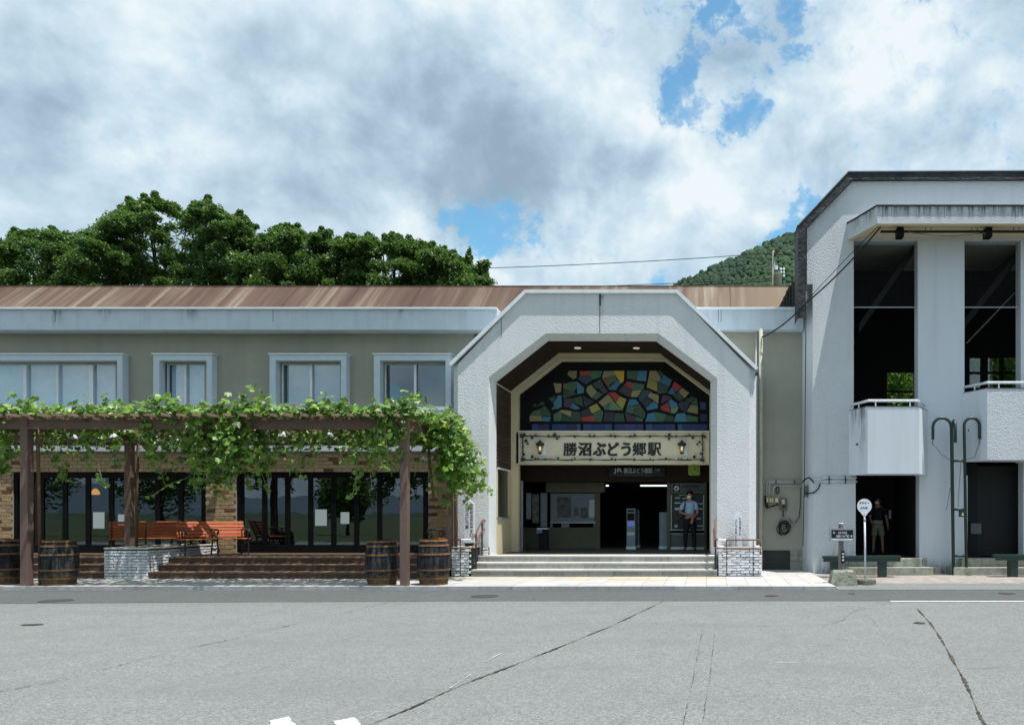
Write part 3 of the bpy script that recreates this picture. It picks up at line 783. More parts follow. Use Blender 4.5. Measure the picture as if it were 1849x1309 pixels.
# glazed fronts
def door_front(x0, x1, n):
    fr = MB(); fr.box(x0, x1, BD+.06, BD+.16, HZ-.14, HZ); fr.box(x0, x1, BD+.06, BD+.16, .56, .66)
    fr.box(x0, x0+.10, BD+.05, BD+.17, .66, HZ-.14); fr.box(x1-.10, x1, BD+.05, BD+.17, .66, HZ-.14)
    root = fr.build('shopfront_frame', 'black_metal', st)
    p = (x1-x0-.2)/n
    for i in range(n):
        a = x0+.1+i*p; b = a+p
        d = MB(); grid_wall(d, a+.004, b-.004, .66, HZ-.14, BD+.075, BD+.125, [(a+.065, b-.065, .78, HZ-.2)]); d.build('door_leaf', 'black_metal', root)
        MB().box(a+.065, b-.065, BD+.1, BD+.108, .78, HZ-.2).build('pane', 'glass_shop', root)
    return root
door_front(S1[0], S1[1], 8); door_front(S2[0], S2[1], 8)
MB().box(XW0, AL, BD+.3, 26.6, .50, .56).build('shop_floor', 'hall_floor', st)

# --- arch portal
def P3(pts, D): return [(PX(px, D), D, PZ(py, D)) for px, py in pts]
def at(poly, D): return [(x, D, z) for x, z in poly]
b0 = .0
s_ = DA
outer = [(PX(815, s_), b0), (PX(815, s_), PZ(660, s_)), (PX(950, s_), PZ(529, s_)), (PX(1222, s_), PZ(529, s_)), (PX(1366, s_), PZ(668, s_)), (PX(1366, s_), b0)]
outf = [(outer[0][0]+.17, b0), (outer[1][0]+.17, outer[1][1]+.03), outer[2], outer[3], (outer[4][0]-.19, outer[4][1]+.03), (outer[5][0]-.19, b0)]
innf = [(PX(882.5, s_), b0), (PX(882.5, s_), PZ(681, s_)), (PX(985.5, s_), PZ(602, s_)), (PX(1189, s_), PZ(602, s_)), (PX(1295, s_), PZ(682.5, s_)), (PX(1295, s_), b0)]
s2 = DA+.25
innb = [(PX(896, s2), b0), (PX(896, s2), PZ(690, s2)), (PX(990, s2), PZ(615.7, s2)), (PX(1185, s2), PZ(616.5, s2)), (PX(1283, s2), PZ(689, s2)), (PX(1283, s2), b0)]
DL = 22.05
# the arch as five closed blocks between its outer and inner outline (each with thickness)
mb = MB()
ring = [at(outer, DL+.4), at(outer, DA+.19), at(outf, DA), at(innf, DA), at(innb, DA+.25), at(innb, DL+.4)]
mb.loft(ring)
# subdivide the facing so that bump reads well, then close the back
arch = mb.build('arch_wall', 'stucco', st)
# cap rim along the top outline
def offs(poly, d):
    o = []
    for i, p in enumerate(poly):
        a = Vector(poly[max(i-1, 0)]); c = Vector(poly[min(i+1, len(poly)-1)]); p = Vector(p)
        n1 = (p-a) if i > 0 else (c-p); n2 = (c-p) if i < len(poly)-1 else (p-a)
        n1 = Vector((-n1.y, n1.x)).normalized(); n2 = Vector((-n2.y, n2.x)).normalized(); nb = (n1+n2).normalized()
        o.append(tuple(p+nb*d/max(.3, nb.dot(n1))))
    return o
top4 = outer[1:5]; o2 = offs(top4, .065); i2 = offs(top4, -.02)
MB().loft([at(o2, DL+.4), at(o2, DA-.078), at(i2, DA-.078), at(i2, DA+.01)]).build('arch_cap', 'metal_trim', st)
for px, z0, z1 in ((1083, 615, 531), (905, 600, 573)):
    MB().box(PX(px, DA)-.008, PX(px, DA)+.008, DA-.003, DA+.01, PZ(601 if px > 1000 else 610, DA), PZ(z1, DA)).build('joint', 'stone_joint', st)
MB().box(PX(1083.5, DA)-.02, PX(1083.5, DA)+.02, DA-.005, DA+.01, PZ(552, DA), PZ(531, DA)).build('joint', 'stone_joint', st)
# lining
lin = [(x+(.004 if i < 3 else -.004), z-.004*(1 if 0 < i < 5 else 0)) for i, (x, z) in enumerate(innb)]
rightside = [lin[4], lin[5]]
MB().loft([at(lin[1:5], DA+.25), at(lin[1:5], DL)]).build('lining', 'dark_brown', st)
MB().loft([at(rightside, DA+.25), at(rightside, DL+.2)]).build('side_wall', 'cream', st)
# thin bright edge trim of the lining
pk = MB().box(0, .02, 0, 1.46, 0, .092).mesh('plank'); pk.materials.append(M['brown_siding'])
z = PZ(846, 21.2)
zt = lin[1][1]-.06
while z < zt:
    clone(pk, st, (innb[0][0]-.002, DA+.27, z), name='plank'); z += .1
zl = PZ(846, 21.2)
xl = innb[0][0]
mb = MB(); mb.box(xl-.1, xl+.03, DA+.27, DL-.02, 0.56, 1.52); mb.box(xl-.1, xl+.03, DL-.35, DL-.02, 1.52, zl); mb.box(xl-.1, xl+.025, DA+.27, DA+.33, 1.52, zl)
mb.build('side_wall', 'cream', st)
MB().box(xl-.02, xl+.07, DA+.27, DL-.3, 1.50, 1.545).build('sill', 'steel', st)
MB().box(xl-.03, xl+.045, DA+.27, DL-.02, zl-.045, zl).build('window_head', 'metal_trim', st)
swn = MB().box(xl+.004, xl+.012, DA+.33, DL-.35, 1.545, zl-.045).build('side_window', 'machine_screen', st)
MB().box(xl-.3, xl-.28, DA+.3, DL-.3, 1.4, zl).build('side_window_back', 'interior_dark', st)
# cream end wall: frame + sign band + posts
frO = [(PX(922.5, DL), 0.56), (PX(922.5, DL), PZ(704, DL)), (PX(1009.6, DL), PZ(637, DL)), (PX(1200, DL), PZ(637, DL)), (PX(1290, DL), PZ(712, DL)), (PX(1290, DL), .56)]
frI = [(PX(936, DL), .56), (PX(936, DL), PZ(711, DL)), (PX(1013, DL), PZ(651, DL)), (PX(1200, DL), PZ(651, DL)), (PX(1281, DL), PZ(712.5, DL)), (PX(1281, DL), .56)]
MB().loft([at(frO, DL+.3), at(frO, DL), at(frI, DL), at(frI, DL+.22)]).build('cream_frame', 'cream', st)
fr2 = [(x-.0, z) for x, z in frI]
MB().loft([at(offs(frI[1:5], .035), DL-.02), at(frI[1:5], DL-.02), at(frI[1:5], DL+.03)]).build('frame_bead', 'cream_board', st)
sbz0, sbz1 = PZ(838.5, DL), PZ(781, DL)
MB().box(PX(932, DL), PX(1282.5, DL), DL+.0, DL+.3, sbz0, sbz1).build('sign_band', 'cream_board', st)
MB().box(PX(936, DL), PX(1281, DL), DL-.03, DL+.02, sbz1, sbz1+.05).build('window_sill', 'cream_board', st)
MB().box(PX(932, DL), PX(1282.5, DL), DL-.012, DL+.02, sbz0, sbz0+.035).build('lower_bead', 'cream', st)
# downlights
for px in (1043, 1149):
    D = 21.35; zz = PZ(623.5, D); zz = innb[2][1]-.006
    o = MB().lathe([(.095, 0), (.095, -.02), (.075, -.022)], (PX(px, D), D, zz), 18).build('downlight', 'downlight')
    tag(o, 'round downlight set in the %s half of the arch ceiling' % ('left' if px < 1100 else 'right'), 'downlight', 'downlights in the arch ceiling')
# --- stained glass
SG = DL+.17
def sp(x, y): return (PX(920+x/4.997, SG), PZ(640+y/4.997, SG))
sgw = thing('stained_glass_window', 'arched stained glass window of coloured angular pieces over a row of blue panes', 'stained glass window', (PX(1108, SG), SG+.02, sbz1))
MB().box(PX(925, SG), PX(1292, SG), SG+.02, SG+.08, sbz1, PZ(648, SG)).build('lead_backing', 'black_metal', sgw)
C = dict(T=(.27, .235, .105), R=(.36, .035, .03), G=(.05, .13, .06), D=(.022, .06, .028), B=(.045, .19, .31), N=(.02, .05, .085), P=(.05, .025, .045), Y=(.34, .31, .05), K=(.018, .022, .035),
         O=(.22, .09, .03), A=(.55, .36, .03), L=(.16, .27, .12), U=(.012, .045, .20), V=(.03, .06, .22), W=(.04, .13, .28), X=(.008, .02, .08))
for k, c in C.items(): mat('glass_'+k, tuple(x*.8 for x in c), .25, .35, 16, .5, 30, col2=tuple(x*.65 for x in c), rnd=.18, spec=.35)
PCS = [('T',525,185,535,150,605,150,600,210,575,222),('R',635,150,712,150,728,190,640,188),('G',714,150,835,150,815,205,748,225,730,192),('N',637,192,728,194,746,228,690,268,620,225),
('T',852,150,935,150,953,184,838,213),('A',941,150,1033,150,1030,235,1005,258,957,185),('O',835,217,901,202,903,270,893,300),('G',905,200,953,190,973,228,907,272),('B',893,307,975,232,1000,262,960,318,905,318),
('G',1062,150,1168,150,1149,230,1062,215),('B',1172,150,1240,150,1230,242,1152,231),('T',1268,150,1323,150,1363,215,1345,246,1257,212),('D',1326,150,1370,150,1393,185,1366,213),('B',1397,187,1463,232,1440,283,1352,250),
('Y',1255,217,1328,249,1332,333,1240,295),('D',1332,252,1440,287,1415,345,1335,355),('R',1490,248,1553,291,1505,334,1464,295),('B',1462,300,1496,338,1475,361,1430,350),('T',1557,302,1620,345,1580,389,1527,335),
('D',1525,340,1578,391,1530,418,1472,365),('T',400,260,468,265,462,340,418,345),('O',485,262,523,262,488,325),('G',525,257,600,245,610,290,580,333,502,310),('B',607,245,670,300,668,345,613,355),
('D',490,328,512,312,578,338,608,357,485,395),('T',735,275,785,333,738,388,695,335,700,295),('D',747,268,822,225,845,273,808,308,777,300),('P',810,310,845,278,885,335,850,355),('G',787,332,842,360,778,410,745,385),
('R',1065,242,1110,255,1107,309,1032,275),('G',1115,255,1215,270,1205,320,1110,325),('P',1030,282,1104,312,1095,380,1060,375,985,330),('T',1107,330,1195,322,1150,382,1098,382),
('R',895,345,950,342,990,372,958,430),('T',888,360,930,412,850,472,805,430),('Y',995,380,1052,405,1020,492,963,434),('L',930,418,1018,500,907,500,907,440),('G',905,442,905,500,860,498,850,480),
('B',1085,405,1140,405,1168,445,1062,470),('G',1062,475,1135,463,1115,533,1050,520),('D',1140,462,1175,452,1225,530,1215,575,1122,540),('N',1215,320,1290,335,1185,425,1160,385),('T',1275,345,1345,370,1340,443,1250,376),
('K',1245,382,1290,430,1235,480,1190,430),('B',1292,427,1338,450,1335,485,1245,502,1235,485),('P',1385,370,1425,368,1465,395,1365,445),('B',1457,405,1515,445,1510,463,1455,488,1437,425),('R',1430,432,1450,525,1375,500,1362,472),
('L',1457,492,1518,467,1518,500,1490,530,1457,528),('K',1540,422,1628,426,1590,520,1520,480),('G',1690,395,1698,463,1642,440),('T',1638,452,1698,470,1697,535,1602,515),('D',1580,410,1650,380,1680,395,1640,433),
('B',440,370,468,370,470,470,430,488,397,440),('D',350,395,418,372,395,438),('G',400,457,448,486,380,500),('P',495,400,578,395,545,476,492,470),('D',582,393,650,375,665,470,572,430),('B',570,437,638,485,600,498,547,481),
('K',662,375,765,425,680,475),('G',190,545,210,515,270,495,288,553),('D',273,492,320,465,375,540,365,555,291,555),('T',185,550,285,557,297,600,183,600),('B',299,562,370,565,362,602,301,602),
('G',400,600,400,540,445,517,478,545,455,600),('T',447,515,470,500,555,510,550,563),('D',460,600,485,547,549,571,548,602),('D',560,515,635,520,640,602,553,602),('K',647,515,715,478,743,547,647,561),
('Y',720,475,785,445,820,493,744,529),('R',647,568,755,552,772,603,655,603),('G',750,532,822,500,845,520,830,603,778,603),('K',860,520,948,525,943,603,850,603),('D',957,530,1025,535,1040,603,947,603),
('P',1042,525,1138,560,1134,603,1060,603),('G',1142,562,1205,580,1200,603,1140,603),('B',1250,535,1303,525,1323,603,1228,603),('G',1307,520,1410,540,1385,603,1327,603),('D',1415,545,1485,560,1475,603,1388,603),
('B',1510,535,1580,530,1600,605,1485,605),('G',1592,545,1697,565,1697,605,1606,605),('V',1722,430,1772,430,1775,495,1722,495),('X',1722,540,1782,540,1782,600,1722,600),('P',200,470,235,440,245,470),('D',240,465,300,420,320,450)]
for a, b, c in ((205,257,'V'),(260,357,'X'),(387,508,'U'),(511,608,'X'),(611,638,'W'),(668,737,'V'),(740,858,'U'),(862,922,'V'),(950,1036,'U'),(1040,1130,'V'),(1133,1152,'U'),(1155,1205,'V'),(1232,1286,'W'),(1290,1411,'U'),(1415,1492,'V'),(1520,1556,'W'),(1559,1648,'U'),(1651,1780,'U')):
    PCS.append((c, a, 630, b, 630, b, 684, a, 684))
for pc in PCS:
    poly = [sp(pc[i], pc[i+1]) for i in range(1, len(pc), 2)]
    gc = (sum(q[0] for q in poly)/len(poly), sum(q[1] for q in poly)/len(poly)); poly = [(gc[0]+(q[0]-gc[0])*1.05, gc[1]+(q[1]-gc[1])*1.05) for q in poly]
    MB().xz(poly, SG+random.uniform(0, .004), SG+.022).build('glass_piece', 'glass_'+pc[0], sgw)
# --- station name sign: raised letters, iron vine border, two lanterns
SS = DL-.02
def wp(x, y): return (PX(920+x/4.997, SS), PZ(770+y/4.997, SS))
sg = thing('station_name_sign', 'large cream sign band with dark raised Japanese letters 勝沼ぶどう郷駅 in an iron vine border', 'sign', (PX(1108, SS), SS, sbz0))
for ch, x0, x1 in (('勝', 488, 607), ('沼', 625, 735), ('ぶ', 755, 866), ('ど', 890, 985), ('う', 1012, 1090), ('郷', 1112, 1230), ('駅', 1248, 1366)):
    a, b = wp(x0, 147), wp(x1, 262)
    o_ = .010 if ch in '勝郷駅' else .017
    lettering(sg, [(ch, a[0]+dx, b[0]+dx, b[1]+dz, a[1]+dz, 0, .03+.0006*k_) for k_, (dx, dz) in enumerate(((0, 0), (o_, o_*.6), (-o_, o_*.6), (o_, -o_*.6), (-o_, -o_*.6), (o_, 0), (-o_, 0)))], 'letter_dark', 'letter', y=SS+.03)
corners = [(122, 88), (1742, 88), (1742, 300), (122, 300)]
for i in range(4):
    a, b = wp(*corners[i]), wp(*corners[(i+1) % 4])
    p0, p1 = Vector((a[0], SS-.03, a[1])), Vector((b[0], SS-.03, b[1])); n = 26
    MB().tube([p0, p1], .011, 6).build('frame_rod', 'iron', sg)
    dd = (p1-p0).normalized(); up = Vector((0, 0, 1)) if abs(dd.x) > .5 else Vector((1, 0, 0))
    MB().tube([p0.lerp(p1, k/n)+up*.022*math.sin(k*1.1*(1 if n > 3 else 1)+i) + Vector((0, -.015, 0)) for k in range(n+1)], .008, 5).build('vine_rod', 'iron', sg)
lf = MB(); 
pts = [(0, -1.05), (.35, -.72), (.95, -.75), (.72, -.2), (1.05, .35), (.5, .45), (.25, 1.0), (0, .7), (-.25, 1.0), (-.5, .45), (-1.05, .35), (-.72, -.2), (-.95, -.75), (-.35, -.72)]
lf.xz(pts, -.12, .12); lfm = lf.mesh('iron_leaf'); lfm.materials.append(M['iron'])
LV = [(112,85,30),(135,75,24),(205,100,22),(238,80,18),(355,88,20),(410,80,30),(432,108,20),(452,90,16),(590,92,18),(725,82,18),(766,86,20),(915,84,20),(955,88,20),(1092,88,18),(1130,80,20),(1268,92,18),(1408,88,14),(1443,78,26),(1440,112,18),(1505,88,18),(1600,86,14),(1622,78,14),(1655,102,22),(1742,86,30),(1765,92,20),
      (152,130,24),(168,155,16),(125,180,14),(132,250,20),(120,300,28),(140,296,18),(208,272,22),(238,292,16),(262,290,12),(328,297,16),(440,287,18),(565,300,16),(592,292,16),(732,299,20),(925,294,20),(957,300,18),(1127,299,20),(1270,295,14),(1297,302,14),(1412,290,18),(1525,296,16),(1550,294,14),(1608,294,12),(1632,300,12),(1668,275,24),(1735,300,28),(1750,305,20),(1728,245,20),(1745,210,14),(1715,140,18),(1695,160,16),(1740,160,14)]
for x, y, r_ in LV:
    a = wp(x, y); s = r_/4.997/F*SS*.66
    clone(lfm, sg, (a[0], SS-.045, a[1]), rot=(0, random.uniform(-.7, .7), 0), scale=(s, .12, s), name='iron_leaf')
for i, x in enumerate((288, 1562)):
    c = wp(x-6, 190); t = thing('wall_lantern', 'small black lantern with lit bulb on the sign band %s' % ('left of the letters' if i == 0 else 'right of the letters'), 'lantern', (c[0], SS, c[1]-.15), 'lanterns beside the station name')
    X, Y, Z = c[0], SS-.1, c[1]
    MB().box(X-.02, X+.16, SS-.01, SS+.01, Z-.22, Z+.16).build('wall_plate', 'white_paint', t)
    MB().lathe([(.02, .20), (.05, .15), (.13, .11), (.12, .07), (.10, .04)], (X, Y, Z), 8).build('lamp_cap', 'iron', t)
    MB().lathe([(.055, -.15), (.10, .04)], (X, Y, Z), 6).build('lamp_glass', 'glass_plain', t)
    MB().lathe([(.01, -.20), (.055, -.17), (.06, -.145)], (X, Y, Z), 8).build('lamp_base', 'iron', t)
    MB().lathe([(.012, -.1), (.03, -.06), (.028, 0), (.01, .03)], (X, Y, Z), 10).build('bulb', 'lamp_warm', t)
    MB().tube([(X, SS, Z+.02), (X, SS-.05, Z+.12), (X, Y, Z+.16)], .012, 6).build('bracket', 'iron', t)
# --- hall interior
HF = .56; hx0, hx1, hz = -6.6, 1.6, 3.3
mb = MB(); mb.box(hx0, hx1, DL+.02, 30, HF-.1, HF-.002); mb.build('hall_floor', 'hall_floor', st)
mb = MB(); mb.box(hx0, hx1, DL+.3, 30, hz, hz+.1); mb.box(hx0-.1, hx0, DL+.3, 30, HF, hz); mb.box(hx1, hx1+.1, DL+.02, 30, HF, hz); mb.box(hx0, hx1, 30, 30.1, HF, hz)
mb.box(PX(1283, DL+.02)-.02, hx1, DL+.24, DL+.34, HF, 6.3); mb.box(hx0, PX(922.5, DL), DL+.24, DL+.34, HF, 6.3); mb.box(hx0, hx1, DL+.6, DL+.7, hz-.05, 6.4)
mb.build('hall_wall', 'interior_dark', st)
MB().box(PX(936, 23.4), PX(1283, 23.4), 23.4, 23.5, PZ(870, 23.4), hz).build('hall_beam', 'dark_brown', st)
MB().box(PX(1120, 26), PX(1283, 26), 26, 26.1, PZ(876, 27), hz).build('hall_beam', 'interior_dark', st)
TW = 24.3
bz = HF
mb = MB()
mb.box(PX(945, TW), PX(1083, TW), TW, TW+.12, bz, PZ(952, TW)); mb.box(PX(1074, TW), PX(1083.5, TW), TW-.05, TW+.12, bz, PZ(889, TW)); mb.box(PX(988, TW), PX(1093, TW), TW-.2, TW+.12, PZ(889, TW), PZ(871.5, TW))
mb.build('ticket_office_wall', 'interior_cream', st)
MB().box(PX(994, TW), PX(1075, TW), TW+.0, TW+.06, PZ(942, TW), PZ(890.5, TW)).build('office_window', 'panel_grey', st)
MB().box(PX(994, TW), PX(1076, TW), TW-.08, TW+.06, PZ(944.5, TW), PZ(942, TW)).build('counter_ledge', 'steel', st)
for a, b in ((994, 998), (1014, 1028), (1072, 1081)): MB().box(PX(a, TW), PX(b, TW), TW-.03, TW, PZ(952, TW), PZ(945, TW)).build('counter_box', 'panel_grey', st)
def poster(x0, x1, y0, y1, D, m, lab, lines=0, cat='poster', grp=None):
    t = MB().box(PX(x0, D), PX(x1, D), D, D+.008, PZ(y1, D), PZ(y0, D)).build('poster', m); tag(t, lab, cat, grp); return t
poster(1006, 1031, 897, 934, TW-.02, 'poster_dark', 'large grey printed poster on the ticket office window', grp='posters in the ticket hall')
poster(1036, 1045, 916, 931, TW-.02, 'poster_dark', 'small lined notice beside the large poster on the office window', grp='posters in the ticket hall')
poster(1048, 1061, 916, 935, TW-.02, 'poster_dark', 'middle grey notice on the ticket office window', grp='posters in the ticket hall')
poster(1064, 1074, 902, 934, TW-.02, 'notice', 'tall pale notice at the window edge beside the cream post', grp='posters in the ticket hall')
poster(950, 959, 890, 937, 23.5, 'panel_grey', 'tall narrow pale notice near the sliding door', grp='posters in the ticket hall')
poster(961, 973, 892, 944, 23.7, 'poster_dark', 'dark timetable board standing beyond the sliding door', grp='posters in the ticket hall')
poster(976, 988, 890, 951, 24.0, 'panel_grey', 'grey timetable board beside the ticket office window', grp='posters in the ticket hall')
t = thing('hall_table', 'small dark counter table beside the ticket office wall', 'table', (PX(978, 23.4), 23.4, HF))
MB().box(PX(972, 23.4), PX(991, 23.4), 23.2, 23.6, PZ(955, 23.4), PZ(953, 23.4)).build('table_top', 'white_paint', t)
MB().box(PX(974, 23.4), PX(989, 23.4), 23.3, 23.55, HF, PZ(955, 23.4)).build('cabinet', 'interior_dark', t)
MB().box(PX(972, 23.4), PX(982, 23.4), 23.15, 23.2, PZ(962, 23.4), PZ(955, 23.4)).build('tray', 'panel_grey', t)
# sliding door at the left jamb
t = thing('sliding_door', 'narrow white aluminium framed glass door at the left edge of the hall', 'door', (PX(938, 22.4), 22.4, HF))
D = 22.4; mb = MB(); grid_wall(mb, PX(933.5, D), PX(944, D), HF, PZ(868, D), D, D+.04, [(PX(934.5, D), PX(940, D), PZ(988, D), PZ(952, D)), (PX(934.5, D), PX(940, D), PZ(942, D), PZ(872, D))]); mb.build('door_frame', 'steel', t)
MB().box(PX(934.5, D), PX(940, D), D+.015, D+.022, PZ(942, D), PZ(872, D)).build('pane', 'glass_plain', t)
MB().box(PX(934.5, D), PX(940, D), D+.015, D+.022, PZ(988, D), PZ(952, D)).build('pane', 'glass_plain', t)
# hanging JR sign
D = 23.2; t = thing('hanging_station_sign', 'dark hanging sign with JR letters and station name under the hall beam', 'sign', (PX(1155, D), D, PZ(860, D)))
MB().box(PX(1100, D), PX(1200, D), D, D+.1, PZ(860.5, D), PZ(843.5, D)).build('sign_box', 'dark_green_sign', t)
def L(px0, px1, py0, py1, txt, bold=.005): return (txt, PX(px0, D), PX(px1, D), PZ(py1, D), PZ(py0, D), bold)
lettering(t, [L(1108, 1124, 845.3, 855, 'JR', .012), L(1126.5, 1178, 844.8, 854.5, '勝沼ぶどう郷駅', .008), L(1182, 1191, 846, 850.5, '入口', .01)], 'sign_grey', y=D-.006)
lettering(t, [L(1110, 1122, 856.3, 858.3, 'JR東日本', .01), L(1126.5, 1177.5, 855.6, 859, 'Katsunumabudōkyō Station', .015), L(1182, 1192, 852.5, 854.3, 'Entrance', .005)], 'teal_ink', y=D-.006)
for px in (1112, 1190): MB().tube([(PX(px, D), D+.05, PZ(843.5, D)), (PX(px, D), D+.05, hz)], .012, 6).build('hanger', 'iron', t)
# green clock
D = 23.2; t = thing('hall_clock', 'square rounded green clock hanging at the right end of the hall beam', 'clock', (PX(1253, D), D, PZ(856, D)))
cx, cz, hw = PX(1253.3, D), PZ(847.5, D), .175
pts = []
for sx, sz, a0 in ((1, -1, -90), (1, 1, 0), (-1, 1, 90), (-1, -1, 180)):
    for k in range(4):
        a = R(a0+30*k); pts.append((cx+sx*(hw-.04)+.04*math.cos(a), cz+sz*(hw-.04)+.04*math.sin(a)))
MB().xz(pts, D, D+.05).build('clock_face', 'clock_green', t)
mb = MB()
for k in range(12):
    a = R(30*k); x, z = cx+.135*math.sin(a), cz+.135*math.cos(a); mb.box(x-.011, x+.011, D-.008, D, z-.014, z+.014)
mb.build('hour_marks', 'black_ink', t)
MB().box(cx-.008, cx+.008, D-.012, D-.004, cz, cz+.10).build('clock_hand', 'black_ink', t); MB().box(cx, cx+.075, D-.012, D-.004, cz-.01, cz+.008).build('clock_hand', 'black_ink', t)
MB().box(cx-.04, cx+.04, D-.012, D-.003, cz+.12, cz+.15).build('clock_hook', 'black_ink', t)
# fluorescent tubes
D = 27.2
for i, (a, b) in enumerate(((1156, 1204), (1092, 1099))):
    o = MB().box(PX(a, D), PX(b, D), D, D+.06, PZ(877.8, D), PZ(875.4, D)).build('ceiling_tube_light', 'lamp_tube')
    tag(o, ['lit white fluorescent tube over the ticket gates', 'short visible end of lit tube beside the ticket office'][i], 'tube light', 'tube lights in the hall')
# ticket gates
for i, (a, b, y0, D) in enumerate(((1131.5, 1147, 918, 23.7), (1148, 1154, 921, 24.6), (1190.5, 1204.5, 924.5, 23.9))):
    x0, x1, z1 = PX(a, D), PX(b, D), PZ(y0, D)
    t = thing('ticket_gate', ['slim steel ticket gate post with blue lit reader', 'dark ticket gate post just behind the one with the blue reader', 'wide grey ticket gate cabinet left of the ticket machine'][i], 'ticket gate', ((x0+x1)/2, D, HF), 'ticket gates in the hall')
    MB().box(x0, x1, D, D+(.9 if i != 1 else .3), HF+.1, z1).build('cabinet', 'gate_steel', t)
    MB().box(x0-.01, x1+.01, D-.01, D+.5, HF, HF+.09).build('foot_plate', 'white_paint', t)
    if i == 0:
        MB().box(x0+.02, x1-.02, D-.01, D, z1-.36, z1-.14).build('display', 'black_metal', t); MB().box(x0+.02, x1-.02, D-.02, D, z1-.56, z1-.38).build('reader_bezel', 'steel', t)
        MB().box(x0+.08, x1-.08, D-.026, D-.02, z1-.53, z1-.41).build('reader_light', 'screen_blue', t)
        MB().box(x0+.015, x1-.015, D-.012, D, z1-.82, z1-.72).build('sticker', 'sign_grey', t); MB().box(x0+.03, x1-.03, D-.012, D, z1-.10, z1-.04).build('slot_plate', 'black_metal', t)
# reserved seat ticket machine
D = 23.6; t = thing('ticket_machine', 'grey ticket vending machine recess with header sign and dark glowing screen', 'ticket machine', (PX(1243, D), D, HF))
X0, X1 = PX(1210.5, D), PX(1271.5, D)
MB().box(X0, X1, D, D+.1, PZ(891, D), PZ(872, D)).build('header_panel', 'machine_body', t)
MB().box(PX(1204.5, D), X0-.005, D-.06, D+.2, HF, PZ(870, D)).build('side_post', 'interior_cream', t); MB().box(X1+.005, PX(1276, D), D-.06, D+.2, HF, PZ(870, D)).build('side_post', 'interior_cream', t)
MB().box(X0+.03, X1-.03, D+.06, D+.1, PZ(957, D), PZ(892, D)).build('screen_panel', 'machine_screen', t)
for a, b in ((1211, 1213), (1269.5, 1271.5)): MB().box(PX(a, D), PX(b, D), D-.01, D+.05, PZ(956, D), PZ(893, D)).build('side_trim', 'steel', t)
MB().box(X0, X1, D-.04, D+.05, PZ(957.5, D), PZ(955.5, D)).build('counter_edge', 'steel', t)
MB().box(X0, X1, D+.03, D+.1, PZ(988, D), PZ(962, D)).build('lower_panel', 'machine_body', t); MB().box(X0, X1, D+.02, D+.1, PZ(964, D), PZ(962.5, D)).build('lower_trim', 'steel', t)
MB().box(X0, X1, D+.0, D+.1, HF, HF+.075).build('kick_plate', 'white_paint', t)
MB().box(PX(1226, D), PX(1241, D), D+.05, D+.06, PZ(894.5, D), PZ(893, D)).build('lit_strip', 'clock_green', t)
for a, b, y0, y1 in ((1218, 1229, 906.5, 909), (1218, 1229, 916, 920.5), (1259, 1269, 908, 910), (1259, 1269, 917, 920), (1218, 1224, 947, 952), (1259, 1270, 948, 951), (1219, 1228, 898, 900), (1232, 1242, 898.5, 900.5), (1258, 1262, 934, 938), (1263, 1266, 934, 938)):
    MB().box(PX(a, D), PX(b, D), D+.04, D+.06, PZ(y1, D), PZ(y0, D)).build('fare_display', 'sign_grey' if y1-y0 > 1.9 else 'teal_ink', t)
MB().box(PX(1215, D), PX(1228, D), D-.008, D, PZ(888, D), PZ(875, D)).build('pictogram_plate', 'black_metal', t)
mb = MB().lathe([(.085, 0), (.085, .004)], (0, 0, 0), 20)
c_ = (PX(1221.5, D), PZ(881.5, D)); mb2 = MB(); pts = [(c_[0]+.085*math.cos(2*math.pi*k/20), c_[1]+.085*math.sin(2*math.pi*k/20)) for k in range(20)]
mb2.xz(pts, D-.014, D-.009).build('pictogram_disc', 'sign_grey', t)
MB().xz([(c_[0]-.05, c_[1]-.03), (c_[0]-.02, c_[1]-.055), (c_[0]+.01, c_[1]-.02), (c_[0]+.05, c_[1]+.05), (c_[0]+.0, c_[1]+.02)], D-.019, D-.015).build('pictogram_hand', 'black_ink', t)
def L2(px0, px1, py0, py1, txt, bold=.0): return (txt, PX(px0, D), PX(px1, D), PZ(py1, D), PZ(py0, D), bold)
lettering(t, [L2(1230.5, 1266, 875.5, 881, '指定席券売機', .03), L2(1230.5, 1265, 882.3, 884.6, 'Reserved Seat Ticket', .01), L2(1230.5, 1259, 885.8, 888, 'Vending Machine', .01)], 'black_ink', y=D-.004)

# ================================================================== STONE STEPS
es = thing('entrance_steps', 'three wide grey stone steps up to the arched station entrance', 'steps', (-2.8, 19.35, PV))
YS = [19.35, 19.67, 19.99]; ZS = [PV, .24, .40, .56]
XL = [PX(851, 19.35), PX(857, 19.67), PX(863, 19.99)]; XR = .28
mb = MB()
for i in range(3): mb.box(XL[i]+.01, XR-.01, YS[i]+.03, 20.6 if i < 2 else 22.1, ZS[i]-.01, ZS[i+1]-.035)
mb.build('core', 'stone_joint', es)
for i in range(3):
    x = XL[i]; k = 0; off = (.15, .3, 0)[i]
    wv = .615
    while x < XR-.02:
        b = min(XR, x+(wv if k else wv-off))
        if XR-b < .1: b = XR
        MB().box(x+.003, b-.003, YS[i], YS[i]+.06, ZS[i]+.002, ZS[i+1]-.034).build('riser_stone', 'granite', es); x = b; k += 1
    x = XL[i]
    d1 = YS[i+1]+.03 if i < 2 else 20.55
    while x < XR-.02:
        b = min(XR, x+.93); 
        if XR-b < .1: b = XR
        MB().box(x+.0025, b-.0025, YS[i]-.012, d1, ZS[i+1]-.033, ZS[i+1]).build('tread_stone', 'granite_edge', es); x = b
MB().box(innf[0][0]+.1, XR-.1, 20.55, DL+.02, .52, .556).build('landing', 'hall_floor', es)

